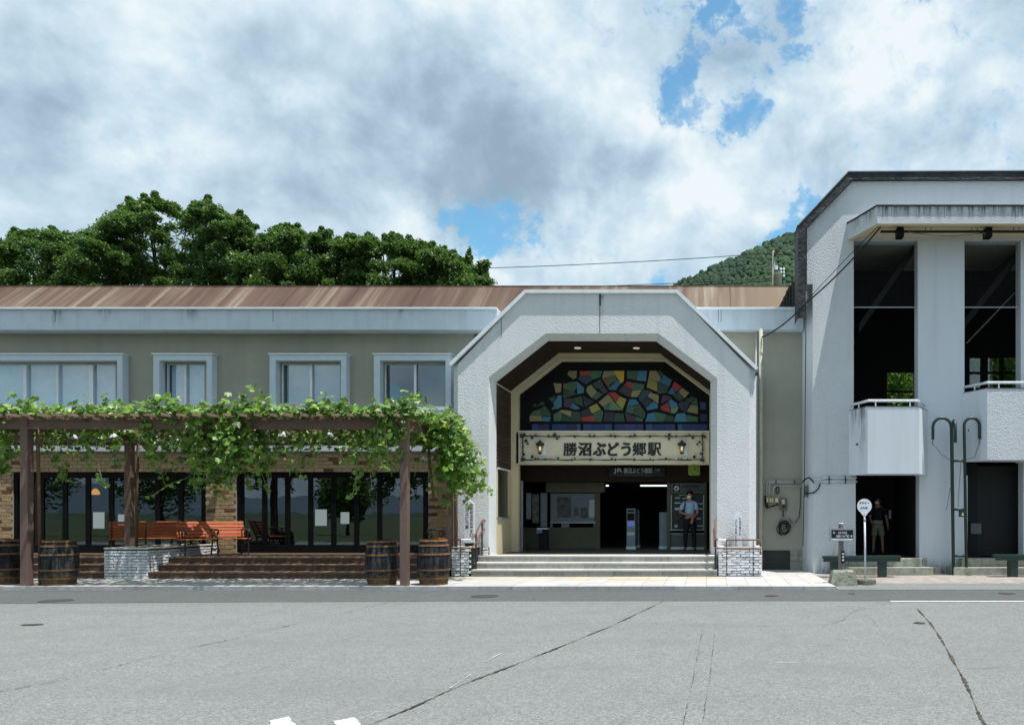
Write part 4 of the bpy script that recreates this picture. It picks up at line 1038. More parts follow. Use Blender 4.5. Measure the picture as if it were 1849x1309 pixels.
# ================================================================== DECK STEPS in front of the shop
dk = thing('deck_steps', 'low brown tiled deck with three long steps in front of the brick shopfront', 'deck', (-13, 18.6, PV))
DY = [18.6, 18.95, 19.3]
PLX0, PLX1 = PX(188, 18.6), PX(268, 18.6)
rt = MB().box(-.148, .148, 0, .02, -.066, .066).mesh('tile'); rt.materials.append(M['deck_tile'])
for (xa, xb) in ((-24.0, PLX0), (PLX1, PX(815, 19.35))):
    mb = MB()
    for i in range(3): mb.box(xa, xb-(0 if xb < -7 else 0), DY[i]+.012, BD+.05 if i == 2 else DY[i+1]+.05, ZS[i]-.01, ZS[i+1]-.026)
    mb.build('core', 'deck_tile', dk)
    for i in range(3):
        x = xa; seg = 1.8
        while x < xb-.01:
            b = min(x+seg, xb)
            MB().box(x+.002, b-.002, DY[i]-.012, (DY[i+1]+.012 if i < 2 else DY[i]+.35), ZS[i+1]-.025, ZS[i+1]+(.0)).build('nosing', 'deck_edge', dk)
            x = b
        x = xa
        while x+.3 < xb:
            clone(rt, dk, (x+.15, DY[i]-.004, (ZS[i]+ZS[i+1]-.026)/2), name='tile'); x += .3
    MB().box(xa, xb, DY[2]+.352, BD+.05, .535, .56).build('deck_floor', 'deck_tile', dk)

# ================================================================== STONE PLANTERS
su = [brick_mesh('stone', .212, .058, .06, 'stone_white', .0045, 30+i, .2) for i in range(5)]
def planter(lab, x0, x1, y0, y1, z1, name='stone_planter', right=True, left=False, seed=1, grp='white stone planters'):
    t = thing(name, lab, 'planter', ((x0+x1)/2, (y0+y1)/2, PV), grp)
    MB().box(x0+.012, x1-.012, y0+.012, y1, PV-.02, z1-.006).build('core', 'stone_joint', t)
    mb = MB(); mb.box(x0-.005, x1+.005, y0-.006, y0+.13, z1-.005, z1+.03); mb.box(x0-.005, x0+.13, y0+.131, y1, z1-.005, z1+.029); mb.box(x1-.13, x1+.005, y0+.131, y1, z1-.005, z1+.029)
    mb.build('coping', 'granite_edge', t)
    n, rest = masonry(t, su, lambda r: r.randrange(5), (x0, x1, PV, z1), .212, .058, .010, lambda u, v: ((u, y0+random.uniform(-.012, .004), v), 0), (), 200, 'stone', seed)
    join_units(t, rest, 'stonework', None)
    if right:
        n, rest = masonry(t, su, lambda r: r.randrange(5), (y0, y1, PV, z1), .212, .058, .010, lambda u, v: ((x1+random.uniform(-.004, .010), u, v), R(90)), (), 100, 'stone', seed+1)
        join_units(t, rest, 'stonework', None)
    if left:
        n, rest = masonry(t, su, lambda r: r.randrange(5), (y0, y1, PV, z1), .212, .058, .010, lambda u, v: ((x0, u, v), R(-90)), (), 0, 'stone', seed+2)
        join_units(t, rest, 'stonework', None)
    MB().box(x0+.13, x1-.13, y0+.13, y1-.02, z1-.03, z1+.005).build('soil', 'bark', t)
    return t
planter('long white stone planter under the pergola post, cutting through the brown deck steps', PLX0, PLX1, 18.6, 21.25, .79, seed=3)
planter('white stone planter at the left end of the entrance steps beside a barrel', PX(815, 19.35)+.005, PX(849.5, 19.35), 19.35, 20.28, .78, seed=8, right=False)
MB()
planter('grey white stone planter under the handrail at the right end of the entrance steps', PX(1297.5, 19.35), PX(1375, 19.35), 19.35, 20.28, .78, seed=12, left=True)
# upper part of the left planter behind the steps
t = thing('stone_wall', 'low white stone wall piece between the steps and the left arch pier', 'wall', (PX(860, 20.0), 20.1, .40))
x0, x1 = PX(849.5, 19.35)+.01, PX(883, 20.2)
MB().box(x0, x1-.01, 20.1, 20.28, .3, .76).build('core', 'stone_joint', t)
n, rest = masonry(t, su, lambda r: r.randrange(5), (x0, x1, .56, .78), .212, .058, .01, lambda u, v: ((u, 20.09, v), 0), (), 200, 'stone', 77)

# ================================================================== HANDRAILS
def rail_set(lab, X, xs_end, side):
    t = thing('handrail', lab, 'handrail', (X, 19.4, PV), 'brown handrails of the entrance steps')
    z1, z2 = PZ(974.5, 19.2), PZ(990, 19.2)
    if side < 0:
        MB().tube([(xs_end, 19.2, z1), (X-.12, 19.2, z1), (X-.03, 19.23, z1+.01), (X, 19.33, z1+.06), (X, 20.0, 1.43), (X, 20.06, 1.465), (X, 20.62, 1.465), (X, 20.70, 1.44), (X, 20.70, 1.33)], .021, 8).build('upper_rail', 'rail_brown', t, True)
        MB().tube([(X-.65, 19.2, z2), (X-.10, 19.2, z2), (X-.03, 19.23, z2+.01), (X, 19.33, z2+.06), (X, 20.05, 1.20), (X, 20.11, 1.235), (X, 20.66, 1.235), (X, 20.74, 1.21), (X, 20.74, 1.10)], .019, 8).build('lower_rail', 'rail_brown', t, True)
        MB().tube([(PX(831, 19.2), 19.2, PV), (PX(831, 19.2), 19.2, z1)], .012, 6).build('post', 'rail_post', t)
        MB().tube([(X, 19.52, .24), (X, 19.52, 1.16)], .021, 8).build('post', 'rail_post', t)
        MB().tube([(X, 20.05, .56), (X, 20.05, 1.45)], .021, 8).build('post', 'rail_post', t); MB().tube([(X, 20.58, .56), (X, 20.58, 1.45)], .021, 8).build('post', 'rail_post', t)
        MB().tube([(PX(833, 19.2), 19.199, z1), (PX(851, 19.2), 19.199, z1)], .023, 8).build('worn_sleeve', 'metal_trim', t)
    else:
        xe = xs_end
        MB().tube([(X, 20.62, 1.465), (X, 20.06, 1.465), (X, 20.0, 1.43), (X, 19.33, z1+.06), (X+.03, 19.23, z1+.01), (X+.12, 19.2, z1), (xe-.06, 19.2, z1), (xe, 19.2, z1-.04), (xe, 19.2, z1-.17)], .021, 8).build('upper_rail', 'rail_brown', t, True)
        MB().tube([(X-.03, 20.6, 1.235), (X-.03, 20.1, 1.235), (X-.03, 20.0, 1.2), (X-.03, 19.33, z2+.06), (X, 19.23, z2+.01), (X+.10, 19.2, z2), (xe-.05, 19.2, z2), (xe, 19.2, z2-.04), (xe, 19.2, z2-.15)], .019, 8).build('lower_rail', 'rail_brown', t, True)
        MB().tube([(X, 19.4, .09), (X, 19.4, z1)], .022, 8).build('post', 'rail_post', t); MB().tube([(X, 20.58, .56), (X, 20.58, 1.45)], .021, 8).build('post', 'rail_post', t)
        for px in (1312, 1360): MB().tube([(PX(px, 19.2), 19.2, PV), (PX(px, 19.2), 19.2, z1)], .010, 6).build('post', 'rail_post', t)
        MB().tube([(PX(1297, 19.2), 19.199, z1), (PX(1311, 19.2), 19.199, z1)], .023, 8).build('worn_sleeve', 'metal_trim', t)
rail_set('brown tube handrail rising beside the left end of the entrance steps', PX(859, 19.5), PX(768, 19.2), -1)
rail_set('brown tube handrail in front of the right stone planter', .235, PX(1373, 19.2), 1)

# ================================================================== POINTED WHITE PLAQUES
def plaque(lab, x0, x1, yt, ys, yb, D, cols, base):
    t = thing('pointed_plaque', lab, 'plaque', (PX((x0+x1)/2, D), D, PZ(yb, D)), 'pointed white plaques beside the arch')
    MB().xz([(PX(x0, D), PZ(yb, D)), (PX(x1, D), PZ(yb, D)), (PX(x1, D), PZ(ys, D)), (PX((x0+x1)/2, D), PZ(yt, D)), (PX(x0, D), PZ(ys, D))], D, D+.06).build('board', 'white_sign', t)
    items = []
    for cx, wd, y0, y1, s in cols:
        h = (y1-y0)/len(s)
        for i, ch in enumerate(s):
            hh = h*.86; items.append((ch, PX(cx-wd/2, D), PX(cx+wd/2, D), PZ(y0+i*h+hh, D), PZ(y0+i*h, D), .018))
    lettering(t, items, 'black_ink', y=D-.004)
    if base: MB().box(PX(x0, D)+.01, PX(x1, D)-.01, D-.02, D+.08, PZ(base, D), PZ(yb, D)).build('base', 'black_ink', t)
D = 20.05
plaque('pointed white plaque with two columns of dark Japanese text at the left pier', 838.3, 856.5, 902.5, 909.5, 980, D, [(851.3, 5.6, 908.5, 969.5, '東京起点百拾壱キロ'), (843.2, 6.0, 908.5, 956, '勝沼ぶどう郷')], 987)
plaque('narrow pointed white plaque with handwritten poem at the right pier', 1325.2, 1339.8, 922, 931.5, 987.3, D, [(1336.3, 4.6, 934, 967, '勝沼や馬子も'), (1329, 4.8, 937, 986.5, 'ぶどうを食いながら')], None)

# ================================================================== PERGOLA
pg = thing('pergola', 'brown steel pergola with timber rafters carrying grapevines over the pavement', 'pergola', (-14, 18.2, PV))
PF, PR = 16.72, 19.7; PTZ = PZ(757.5, PF)
xa, xb = PX(48.5, PF), PX(731, PF)
for i, x in enumerate((xa-8.13, xa, xb)):
    z0 = PV
    MB().box(x-.08, x+.08, PF-.08, PF+.08, z0, PTZ+.005).build('post', 'pergola_steel', pg, bevel=.006)
    MB().box(x-.08, x+.08, PR-.08, PR+.08, .55 if abs(x-xa) < 1 else .56, PTZ-.25).build('post', 'pergola_steel', pg, bevel=.006)
    mb = MB(); mb.box(x-.06, x+.06, PF+.09, PR+.5, PTZ-.025, PTZ-.002); mb.box(x-.02, x+.02, PF+.09, PR+.5, PTZ-.20, PTZ-.025); mb.box(x-.06, x+.06, PF+.09, PR+.5, PTZ-.225, PTZ-.20)
    mb.build('side_beam', 'pergola_steel', pg)
segs = [xa-12, xa-8.13-.0, xa, xb]
for y in (PF, PR):
    for a, b in ((xa-12, xa-8.21), (xa-8.05, xa-.08), (xa+.08, xb-.08)):
        mb = MB(); mb.box(a, b, y-.07, y+.05, PTZ-.03, PTZ-.0); mb.box(a, b, y-.05, y-.03, PTZ-.19, PTZ-.03); mb.box(a, b, y-.07, y+.05, PTZ-.21, PTZ-.19)
        mb.build('front_beam' if y == PF else 'rear_beam', 'pergola_steel', pg)
MB().box(xa-12, xb+.0, PR+.3, PR+.4, PTZ-.25, PTZ-.02).build('wall_beam', 'dark_brown', pg)
rf = MB().box(-.03, .03, -.16, 3.75, 0, .055).mesh('rafter'); rf.materials.append(M['rafter'])
x = xb+.02
while x > xa-6:
    clone(rf, pg, (x, PF-.42, PTZ+.006), name='rafter', rot=(0, 0, random.uniform(-.004, .004))); x -= .323
for y in (17.4, 18.3, 19.1): MB().box(xa-6, xb+.1, y-.02, y+.02, PTZ+.093, PTZ+.13).build('batten', 'rafter', pg)
# cctv camera
D = 18.6
t = thing('security_camera', 'small pale security camera under the leaves at the right end of the pergola', 'camera', (PX(771, D), D, PZ(826, D)))
MB().tube([(PX(762, D), D-.1, PZ(829, D)), (PX(780, D), D+.05, PZ(824, D))], .045, 8).build('camera_body', 'white_paint', t)
MB().tube([(PX(775, D), D, PZ(825, D)), (PX(776, D), D, PTZ-.2)], .012, 6).build('bracket', 'iron', t)

# ================================================================== BARRELS
def barrel():
    t = thing('barrel', '-', 'barrel', (0, 0, 0), 'old wine barrels along the pavement edge')
    H = .99
    def rad(z): return .285 + .068*(1-((z/H-.5)*2)**2)
    zs = [0, .12, .25, .37, .5, .63, .75, .88, 1.0]; N = 20
    for k in range(N):
        mb = MB(); a0, a1 = 2*math.pi*k/N+.012, 2*math.pi*(k+1)/N-.012; am = (a0+a1)/2
        for q in zs:
            z = q*H; r = rad(z)
            for a, rr in ((a0, r-.006), (am, r), (a1, r-.006)): mb.v.append((rr*math.cos(a), rr*math.sin(a), z))
        n = len(mb.v)
        for i in range(len(zs)-1):
            for j in range(2): mb.f.append((i*3+j, i*3+j+1, (i+1)*3+j+1, (i+1)*3+j))
        for a in (a0, a1): mb.v.append(((rad(H)-.04)*math.cos(a), (rad(H)-.04)*math.sin(a), H))
        mb.f.append((len(zs)*3-3, len(zs)*3-2, len(zs)*3-1, n+1, n))
        mb.build('stave', 'barrel_wood', t)
    MB().lathe([(rad(z*H)-.012, z*H) for z in zs[:-1]]+[(rad(H)-.03, H-.04)], (0, 0, 0), 24).build('barrel_head', 'barrel_wood', t)
    for z0, z1 in ((.945, .992), (.845, .885), (.655, .695), (.315, .352), (.13, .165), (.0, .035)):
        mb = MB(); N2 = 30; n = 0
        for z, e in ((z0, .002), (z0, .009), (z1, .009), (z1, .002)):
            for a in range(N2):
                r = rad(z)+e; mb.v.append((r*math.cos(2*math.pi*a/N2), r*math.sin(2*math.pi*a/N2), z))
        for i in range(3):
            for a in range(N2): b = (a+1) % N2; mb.f.append((i*N2+a, i*N2+b, (i+1)*N2+b, (i+1)*N2+a))
        mb.build('hoop', 'barrel_hoop', t)
    MB().lathe([(.03, 0), (.03, .02)], (0, 0, 0), 10)
    MB().tube([(0.03, -rad(.25)-.012, .25), (0.03, -rad(.25)+.03, .25)], .035, 10).build('bung', 'barrel_foot', t)
    return t
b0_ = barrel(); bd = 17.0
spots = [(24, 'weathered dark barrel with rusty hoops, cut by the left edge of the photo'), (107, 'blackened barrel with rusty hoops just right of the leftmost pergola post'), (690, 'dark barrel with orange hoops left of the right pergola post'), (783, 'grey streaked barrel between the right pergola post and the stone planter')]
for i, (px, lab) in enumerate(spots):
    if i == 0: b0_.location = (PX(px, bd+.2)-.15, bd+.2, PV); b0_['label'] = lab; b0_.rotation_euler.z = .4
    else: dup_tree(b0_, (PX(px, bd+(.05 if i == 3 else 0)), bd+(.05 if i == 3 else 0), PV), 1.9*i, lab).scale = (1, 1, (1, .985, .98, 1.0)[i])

# ================================================================== PARK BENCHES on the deck
def bench(lab, loc, rz):
    t = thing('park_bench', lab, 'bench', (0, 0, 0), 'slatted park benches on the brown deck'); L_ = 1.55
    for i in range(5):
        y = -.24+i*.1; MB().box(-L_/2, L_/2, y, y+.082, .405-.012*(i-2)*0, .433).build('seat_slat', 'bench_wood', t, bevel=.006)
    for i in range(5):
        z = .50+i*.085; y = .265+i*.034; s = MB(); s.box(-L_/2, L_/2, -.013, .013, -.036, .036); s.v = [(a, y+b*math.cos(-.38)-c*math.sin(-.38), z+b*math.sin(-.38)+c*math.cos(-.38)) for a, b, c in s.v]
        s.build('back_slat', 'bench_wood', t, bevel=.005)
    for x in (-L_/2+.06, 0, L_/2-.06):
        fr = MB()
        fr.tube([(x, -.27, .0), (x, -.22, .05), (x, -.27, .17), (x, -.22, .32), (x, -.24, .39)], [.022, .018, .018, .02, .02], 6)
        fr.tube([(x, .36, .0), (x, .30, .06), (x, .27, .2), (x, .20, .33), (x, .22, .42), (x, .27, .5), (x, .43, .9)], [.022, .018, .018, .02, .02, .02, .016], 6)
        fr.tube([(x, -.26, .39), (x, 0, .375), (x, .24, .39)], .02, 6); fr.tube([(x, -.22, .2), (x, 0, .12), (x, .25, .2)], .013, 6)
        fr.build('leg_frame', 'iron', t, True)
        ar = MB(); ar.tube([(x, .34, .66), (x, .2, .68), (x, .0, .665), (x, -.2, .67), (x, -.30, .63), (x, -.30, .57), (x, -.24, .55), (x, -.21, .60)], .019, 6)
        ar.tube([(x, -.25, .42), (x, -.17, .48), (x, -.21, .56)], .014, 6)
        ar.tube([(x, .05+.07*math.cos(a/8*6.28), .55+.07*math.sin(a/8*6.28)) if False else (x, .05+.07*math.cos(a*.785), .55+.07*math.sin(a*.785)) for a in range(9)], .012, 6)
        ar.build('armrest', 'iron', t, True)
    t.location = loc; t.rotation_euler = (0, 0, rz); t['label'] = lab
    return t
bn = bench('bright orange slatted bench in sun, turned right, beside the brick pier', (PX(388, 20.2), 20.2, .56), R(47))
dup_tree(bn, (PX(263, 20.6), 20.6, .56), R(217), 'shaded orange bench turned away behind the pergola post planter')
dup_tree(bn, (PX(793, 20.8), 20.8, .56), R(-70), 'dark shaded bench seen end-on behind the barrel near the stone steps')

# paper notices on the shop glass, lamps
D = BD+.09
for i, (a, b, y0, y1) in enumerate(((168, 188.5, 924.5, 954), (213, 228, 928.5, 949), (569, 590, 919.5, 949), (615, 630.5, 924.5, 945.5))):
    o = MB().box(PX(a, D), PX(b, D), D, D+.004, PZ(y1, D), PZ(y0, D)).build('paper_notice', 'notice')
    tag(o, ['larger blank paper notice on the glass left of the planter post', 'smaller paper notice on the glass directly left of the planter post', 'larger blank paper notice on the glass between bench and barrels', 'smaller paper notice on the glass between bench and barrels'][i], 'notice', 'paper notices on the shopfront glass')
D = 22.6; t = thing('pendant_lamp', 'glowing orange pendant lamp behind the shop glass', 'lamp', (PX(172, D), D, PZ(895, D)))
MB().lathe([(.02, .13), (.06, .10), (.11, .02), (.12, -.03), (.06, -.05)], (PX(172, D), D, PZ(890, D)), 14).build('lamp_shade', 'lamp_orange', t)
MB().tube([(PX(172, D), D, PZ(890, D)+.12), (PX(172, D), D, 3.4)], .006, 5).build('flex', 'iron', t)
D = 21.2; t = thing('wall_lamp', 'black wall lamp with small warm bulb at the top of the brick pier', 'lamp', (PX(392, D), BD, PZ(860, D)))
MB().lathe([(.05, .12), (.13, .10), (.11, -.08)], (PX(392, D), D, PZ(853, D)), 12).build('lamp_shade', 'iron', t)
MB().lathe([(.02, -.05), (.045, -.01), (.03, .03)], (PX(392, D), D, PZ(862, D)), 10).build('bulb', 'lamp_warm', t)
MB().tube([(PX(392, D), D, PZ(853, D)+.05), (PX(392, D), BD, PZ(853, D)+.08)], .012, 6).build('bracket', 'iron', t)
# folded parasol and chairs inside the shop
D = 22.8; t = thing('folded_parasol', 'tall folded pale parasol standing behind the shop glass', 'parasol', (PX(484, D), D, .56))
MB().lathe([(.16, .45), (.19, .8), (.12, 1.3), (.05, 1.95), (.01, 2.05)], (PX(484, D), D, .56), 9).build('canopy', 'blind', t)
MB().tube([(PX(484, D), D, .56), (PX(484, D), D, 1.1)], .02, 6).build('pole', 'steel', t)

# ================================================================== TOWER BUILDING (right)
TD = 20.6
tb = thing('tower_building', 'tall white roughcast building with open bays, balconies and a dark edged roof', 'building', (5.5, 20.6, .06))
def tx(px, D=TD): return PX(px, D)
def tz(py, D=TD): return PZ(py, D)
RX = tx(2230)
ztop_o = tz(434.5)
Z0 = .03
o1 = (tx(1541.5), tx(1657.5)); o2 = (tx(1741.5), tx(1843.5)); o3 = (tx(1930), tx(2035)); l1 = (tx(1545), tx(1660)); l2 = (tx(1747), tx(1848)); l3 = (tx(1940), tx(2040))
bz1, bz2 = 2.655, 3.01
mb = MB()
xl = tx(1467.5)
def pier(x0, x1, z0, z1): mb.box(x0, x1, TD, TD+.35, z0, z1)
pier(l1[1], l2[0], Z0, bz1); pier(o1[1], o2[0], bz1+.001, ztop_o) ; pier(l2[1], l3[0], Z0, 3.0); pier(o2[1], o3[0], 3.0, ztop_o); pier(l3[1], RX, Z0, 3.0); pier(o3[1], RX, 3, ztop_o)
mb.build('front_wall', 'shaded_roughcast', tb)
mb = MB(); pier(xl, l1[0], Z0, bz1); pier(xl, o1[0], bz1, ztop_o); mb.build('front_wall', 'roughcast', tb)
# roughcast upper gable and shoulder
gp_ = [(tx(1457), tz(513)), (tx(1457), tz(413)), (tx(1543), tz(324)), (RX, tz(324)), (RX, ztop_o+.001), (xl+.0, ztop_o+.001), (xl, tz(513))]
MB().xz(gp_, TD-.0, TD+.35).build('gable_wall', 'roughcast', tb)
# side wall turning back towards the station
mb = MB(); xs = PX(1449, 21.7)
mb.xy([(xl-.001, TD+.002), (xs, 21.7), (xs, 22.3), (xs+.2, 22.3), (xs+.2, 21.75), (xl+.1, TD+.36), (xl+.0, TD+.34)], Z0, tz(513)-.001)
mb.build('side_wall', 'shaded_roughcast', tb)
MB().box(tx(1457)+.001, tx(1457)+.2, TD+.352, TD+.6, tz(512), tz(413)).build('upper_side_wall', 'shaded_roughcast', tb)
# dark roof edge
FDp = TD-.12
fo = [(PX(1441, FDp), tz(577)), (PX(1441, FDp), PZ(408, FDp)), (PX(1532, FDp), PZ(311, FDp)), (RX, PZ(308, FDp))]
fi = [(PX(1455, FDp), tz(577)), (PX(1455, FDp), PZ(413.5, FDp)), (PX(1540, FDp), PZ(324.5, FDp)), (RX, PZ(323, FDp))]
MB().loft([at(fo, TD+.65), at(fo, FDp), at(fi, FDp), at(fi, TD+.1)]).build('roof_edge', 'flashing', tb)
fo2 = offs(fo, .025)
fo2, fo3 = fo2[1:], fo[1:]
MB().loft([at(fo2, TD+.65), at(fo2, FDp-.02), at(fo3, FDp-.02)]).build('roof_trim', 'steel', tb)
mb = MB(); mb.box(tx(1457), RX, 27.8, 28, Z0, 10.5); mb.box(xl+.1, RX, TD+.36, 27.8, 10.2, 10.4); mb.box(RX-.2, RX, TD+.35, 28, Z0, 10.4)
# (rear wall with openings towards the green bank)
mb = MB(); YB = 25.5
hl = [(PX(1601.5, YB), PX(1651.5, YB), PZ(742, YB), PZ(672, YB)), (PX(1751, YB), PX(1773, YB), PZ(700, YB), PZ(645, YB)), (PX(1784, YB), PX(1807, YB), PZ(700, YB), PZ(645, YB)), (PX(1813, YB), PX(1843, YB), PZ(700, YB), PZ(645, YB))]
XI = 3.25
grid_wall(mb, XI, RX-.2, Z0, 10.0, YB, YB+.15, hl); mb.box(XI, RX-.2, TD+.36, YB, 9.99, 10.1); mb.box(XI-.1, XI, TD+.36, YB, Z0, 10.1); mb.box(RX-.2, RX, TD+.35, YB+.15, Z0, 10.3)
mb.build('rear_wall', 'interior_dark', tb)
for h in hl: 
    MB().box(h[0], h[1], YB+.02, YB+.08, (h[2]+h[3])/2-.03, (h[2]+h[3])/2+.03).build('window_bar', 'black_metal', tb)
for h in hl[1:]: MB().box(h[0], h[1], YB+.09, YB+.1, h[2], h[3]).build('pane', 'glass_shop', tb)
# floors, stair undersides inside
MB().box(XI, RX-.2, TD+.36, YB, 3.05, 3.2).build('upper_floor', 'interior', tb)
for i, (xA, xB) in enumerate(((4.2, 5.7), (7.0, 8.7))):
    mb = MB(); mb.xy([(xA, 21.6), (xB-.2, 21.6), (xB-.2, 22.8), (xA, 22.8)], 0, .22)
    dx = xB-xA
    mb.v = [(x - (8.7-z0)*0, y, z) for x, y, z in mb.v for z0 in [z]]
    z_hi, z_lo = 8.75, 6.6
    mb2 = MB(); mb2.v = [(xB, 21.3, z_hi), (xB+.0, 21.3, z_hi+.25), (xA, 21.3, z_lo+.25), (xA, 21.3, z_lo), (xB, 23.5, z_hi), (xB, 23.5, z_hi+.25), (xA, 23.5, z_lo+.25), (xA, 23.5, z_lo)]
    mb2.f = [(0, 1, 2, 3), (7, 6, 5, 4), (0, 3, 7, 4), (1, 5, 6, 2), (0, 4, 5, 1), (3, 2, 6, 7)]
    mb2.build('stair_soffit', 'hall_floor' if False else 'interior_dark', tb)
MB().tube([(PX(1745, 21.6), 21.6, PZ(620, 21.6)), (PX(1846, 21.2), 21.2, PZ(515, 21.2))], .022, 6).build('diagonal_brace', 'concrete_dark', tb)
# bird netting in the upper bays
for (a, b) in (o1, o2, o3):
    z0, z1 = tz(553), ztop_o; mb = MB(); n = int((b-a)/.055)
    for i in range(n+1): x = a+(b-a)*i/n; mb.box(x-.0013, x+.0013, TD+.1, TD+.105, z0, z1)
    m_ = int((z1-z0)/.055)
    for i in range(m_+1): z = z0+(z1-z0)*i/m_; mb.box(a, b, TD+.1, TD+.105, z-.0013, z+.0013)
    o = mb.build('bird_netting', 'iron', tb); o['kind'] = 'stuff'
    MB().box(a, b, TD+.09, TD+.12, z0-.015, z0+.008).build('net_rail', 'steel', tb)
# canopy
CD = 19.43; cz0, cz1 = PZ(404, CD), PZ(372, CD)
cp = [(tx(1530), TD), (PX(1584, CD), CD), (RX, CD), (RX, TD)]
MB().xy([(cp[0][0]+.03, TD-.001), (cp[1][0]+.02, CD+.02), (RX, CD+.02), (cp[3][0], TD-.001)], cz0+.101, cz1-.02).build('canopy_slab', 'shaded_roughcast', tb)
MB().loft([[(x+(0 if i else 0), y, cz0) for i, (x, y) in enumerate(cp[:3])], [(x, y, cz1-.01) for x, y in cp[:3]], [(x+.0, y, cz1-.01) for x, y in cp[:3]]]).build('canopy_fascia', 'roughcast', tb)
ci = [(cp[0][0]+.15, TD), (cp[1][0]+.07, CD+.15), (RX, CD+.15)]
MB().loft([[(x, y, cz0) for x, y in cp[:3]], [(x, y, cz0) for x, y in ci], [(x, y, cz0+.10) for x, y in ci]]).build('canopy_lip', 'cream', tb)
co = [(cp[0][0]-.02, TD), (cp[1][0]-.015, CD-.035), (RX, CD-.035)]
MB().loft([[(x, y, cz1+.02) for x, y in ci], [(x, y, cz1+.02) for x, y in co], [(x, y, cz1-.015) for x, y in co], [(x, y, cz1-.015) for x, y in cp[:3]]]).build('canopy_cap', 'flashing', tb)
MB().xy([(cp[0][0]+.1, TD-.01), (cp[1][0]+.06, CD+.14), (RX, CD+.14), (RX, TD-.01)], cz0+.085, cz0+.1).build('canopy_soffit', 'cream', tb)
MB().xy([(tx(1541), TD+.36), (RX-.2, TD+.36), (RX-.2, 23.5), (tx(1541), 23.5)], 9.0, 9.1).build('bay_ceiling', 'beige_wall', tb)
rq = random.Random(5)
mb = MB()
for k in range(46):
    x = PX(1586, CD)+rq.random()*(PX(1849, CD)-PX(1586, CD)); w_ = rq.uniform(.006, .022); h_ = rq.uniform(.08, .34)
    mb.v += [(x-w_, CD-.002, cz1-.02), (x+w_, CD-.002, cz1-.02), (x+w_*.3, CD-.002, cz1-.02-h_), (x-w_*.3, CD-.002, cz1-.02-h_)]; mb.f.append((4*k, 4*k+1, 4*k+2, 4*k+3))
mat('run_stain', (.30, .33, .37), .9)
o = mb.build('run_stains', 'run_stain', tb); o['kind'] = 'stuff'
# conduits and lamps under the canopy
t = thing('canopy_conduit', 'dark cable tray and conduit run under the tower canopy', 'conduit', (PX(1700, 19.9), 19.9, cz0-.05))
MB().tube([(PX(1590, 19.9), 19.9, cz0-.03), (9.5, 19.9, cz0-.03)], .035, 6).build('conduit_pipe', 'cable', t)
pts = [(PX(1640+i*15, 19.75), 19.75, cz0-.10-.09*math.sin(math.pi*i/10)) for i in range(11)]; MB().tube(pts, .013, 5).build('loose_cable', 'wood_grey', t)
for px in (1676, 1760, 1835): 
    MB().tube([(PX(px-5, 19.7), 19.7, cz0-.0), (PX(px-5, 19.7), 19.7, cz0-.11), (PX(px+5, 19.7), 19.7, cz0-.11), (PX(px+5, 19.7), 19.7, cz0)], .010, 4).build('pipe_clip', 'cable', t)
for i, px in enumerate((1625, 1784)):
    o = MB().box(PX(px-6, 19.8), PX(px+6, 19.8), 19.72, 19.95, cz0-.22, cz0+.02).build('floodlight', 'black_metal')
    tag(o, ['small black box light under the canopy over the first bay', 'small black box light under the canopy over the second bay'][i], 'light', 'black box lights under the tower canopy')
# balconies
def balcony(xa, xfa, xfb, xb, Df, zt, zb, m, zfl):
    P = [(tx(xa), TD), (PX(xfa, Df), Df), (PX(xfb, Df), Df), (tx(xb), TD)]
    c = Vector(((P[0][0]+P[3][0])/2, TD))
    I = [(P[0][0]+.14, TD), (P[1][0]+.06, Df+.14), (P[2][0]-.06, Df+.14), (P[3][0]-.14, TD)]
    root = MB().xy([P[0], P[1], P[2], P[3]], zb, zb+.25).build('balcony', m, tb)
    lo = []
    MB().loft([[(x, y, zb+.249) for x, y in P], [(x, y, zt) for x, y in P], [(x, y, zt) for x, y in I], [(x, y, zb+.25) for x, y in I]]).build('parapet', m, root)
    MB().loft([[(x, y, zt+.02) for x, y in [(P[0][0]-.01, TD), (P[1][0]-.01, Df-.012), (P[2][0]+.01, Df-.012), (P[3][0]+.01, TD)]], [(x, y, zt+.02) for x, y in I], [(x, y, zt-.0) for x, y in I]]+[]).build('coping', 'metal_trim', root)
    # rail
    J = [((a[0]+b[0])/2, (a[1]+b[1])/2) for a, b in zip(P, I)]
    rr = thing('balcony_rail', 'white tube rail on the %s' % ('smaller left balcony' if xa < 1600 else 'larger lit right balcony'), 'rail', (J[1][0], J[1][1], zt), 'white tube rails on the tower balconies')
    rz = zt+.17
    MB().tube([(J[0][0]+.02, TD-.02, rz), (J[1][0], J[1][1], rz), (J[2][0], J[2][1], rz), (J[3][0]-.02, TD-.02, rz)], .034, 8).build('rail', 'rail_white', rr)
    def lerp(a, b, t_): return (a[0]+(b[0]-a[0])*t_, a[1]+(b[1]-a[1])*t_)
    pp = [lerp(J[0], J[1], .45), lerp(J[1], J[2], .15), lerp(J[1], J[2], .85 if xa < 1600 else .5), lerp(J[2], J[3], .5)]
    if xa > 1600: pp.append(lerp(J[1], J[2], .85)); 
    for p in pp: MB().tube([(p[0], p[1], zt), (p[0], p[1], rz)], .018, 6).build('baluster', 'rail_white', rr)
    return root, P
root, P = balcony(1532.8, 1566.7, 1660, 1675, 19.78, 4.36, bz1, 'shaded_roughcast', 3.2)
balcony(1737, 1782.5, 1925, 1972, 19.82, 4.83, bz2, 'roughcast', 3.4)
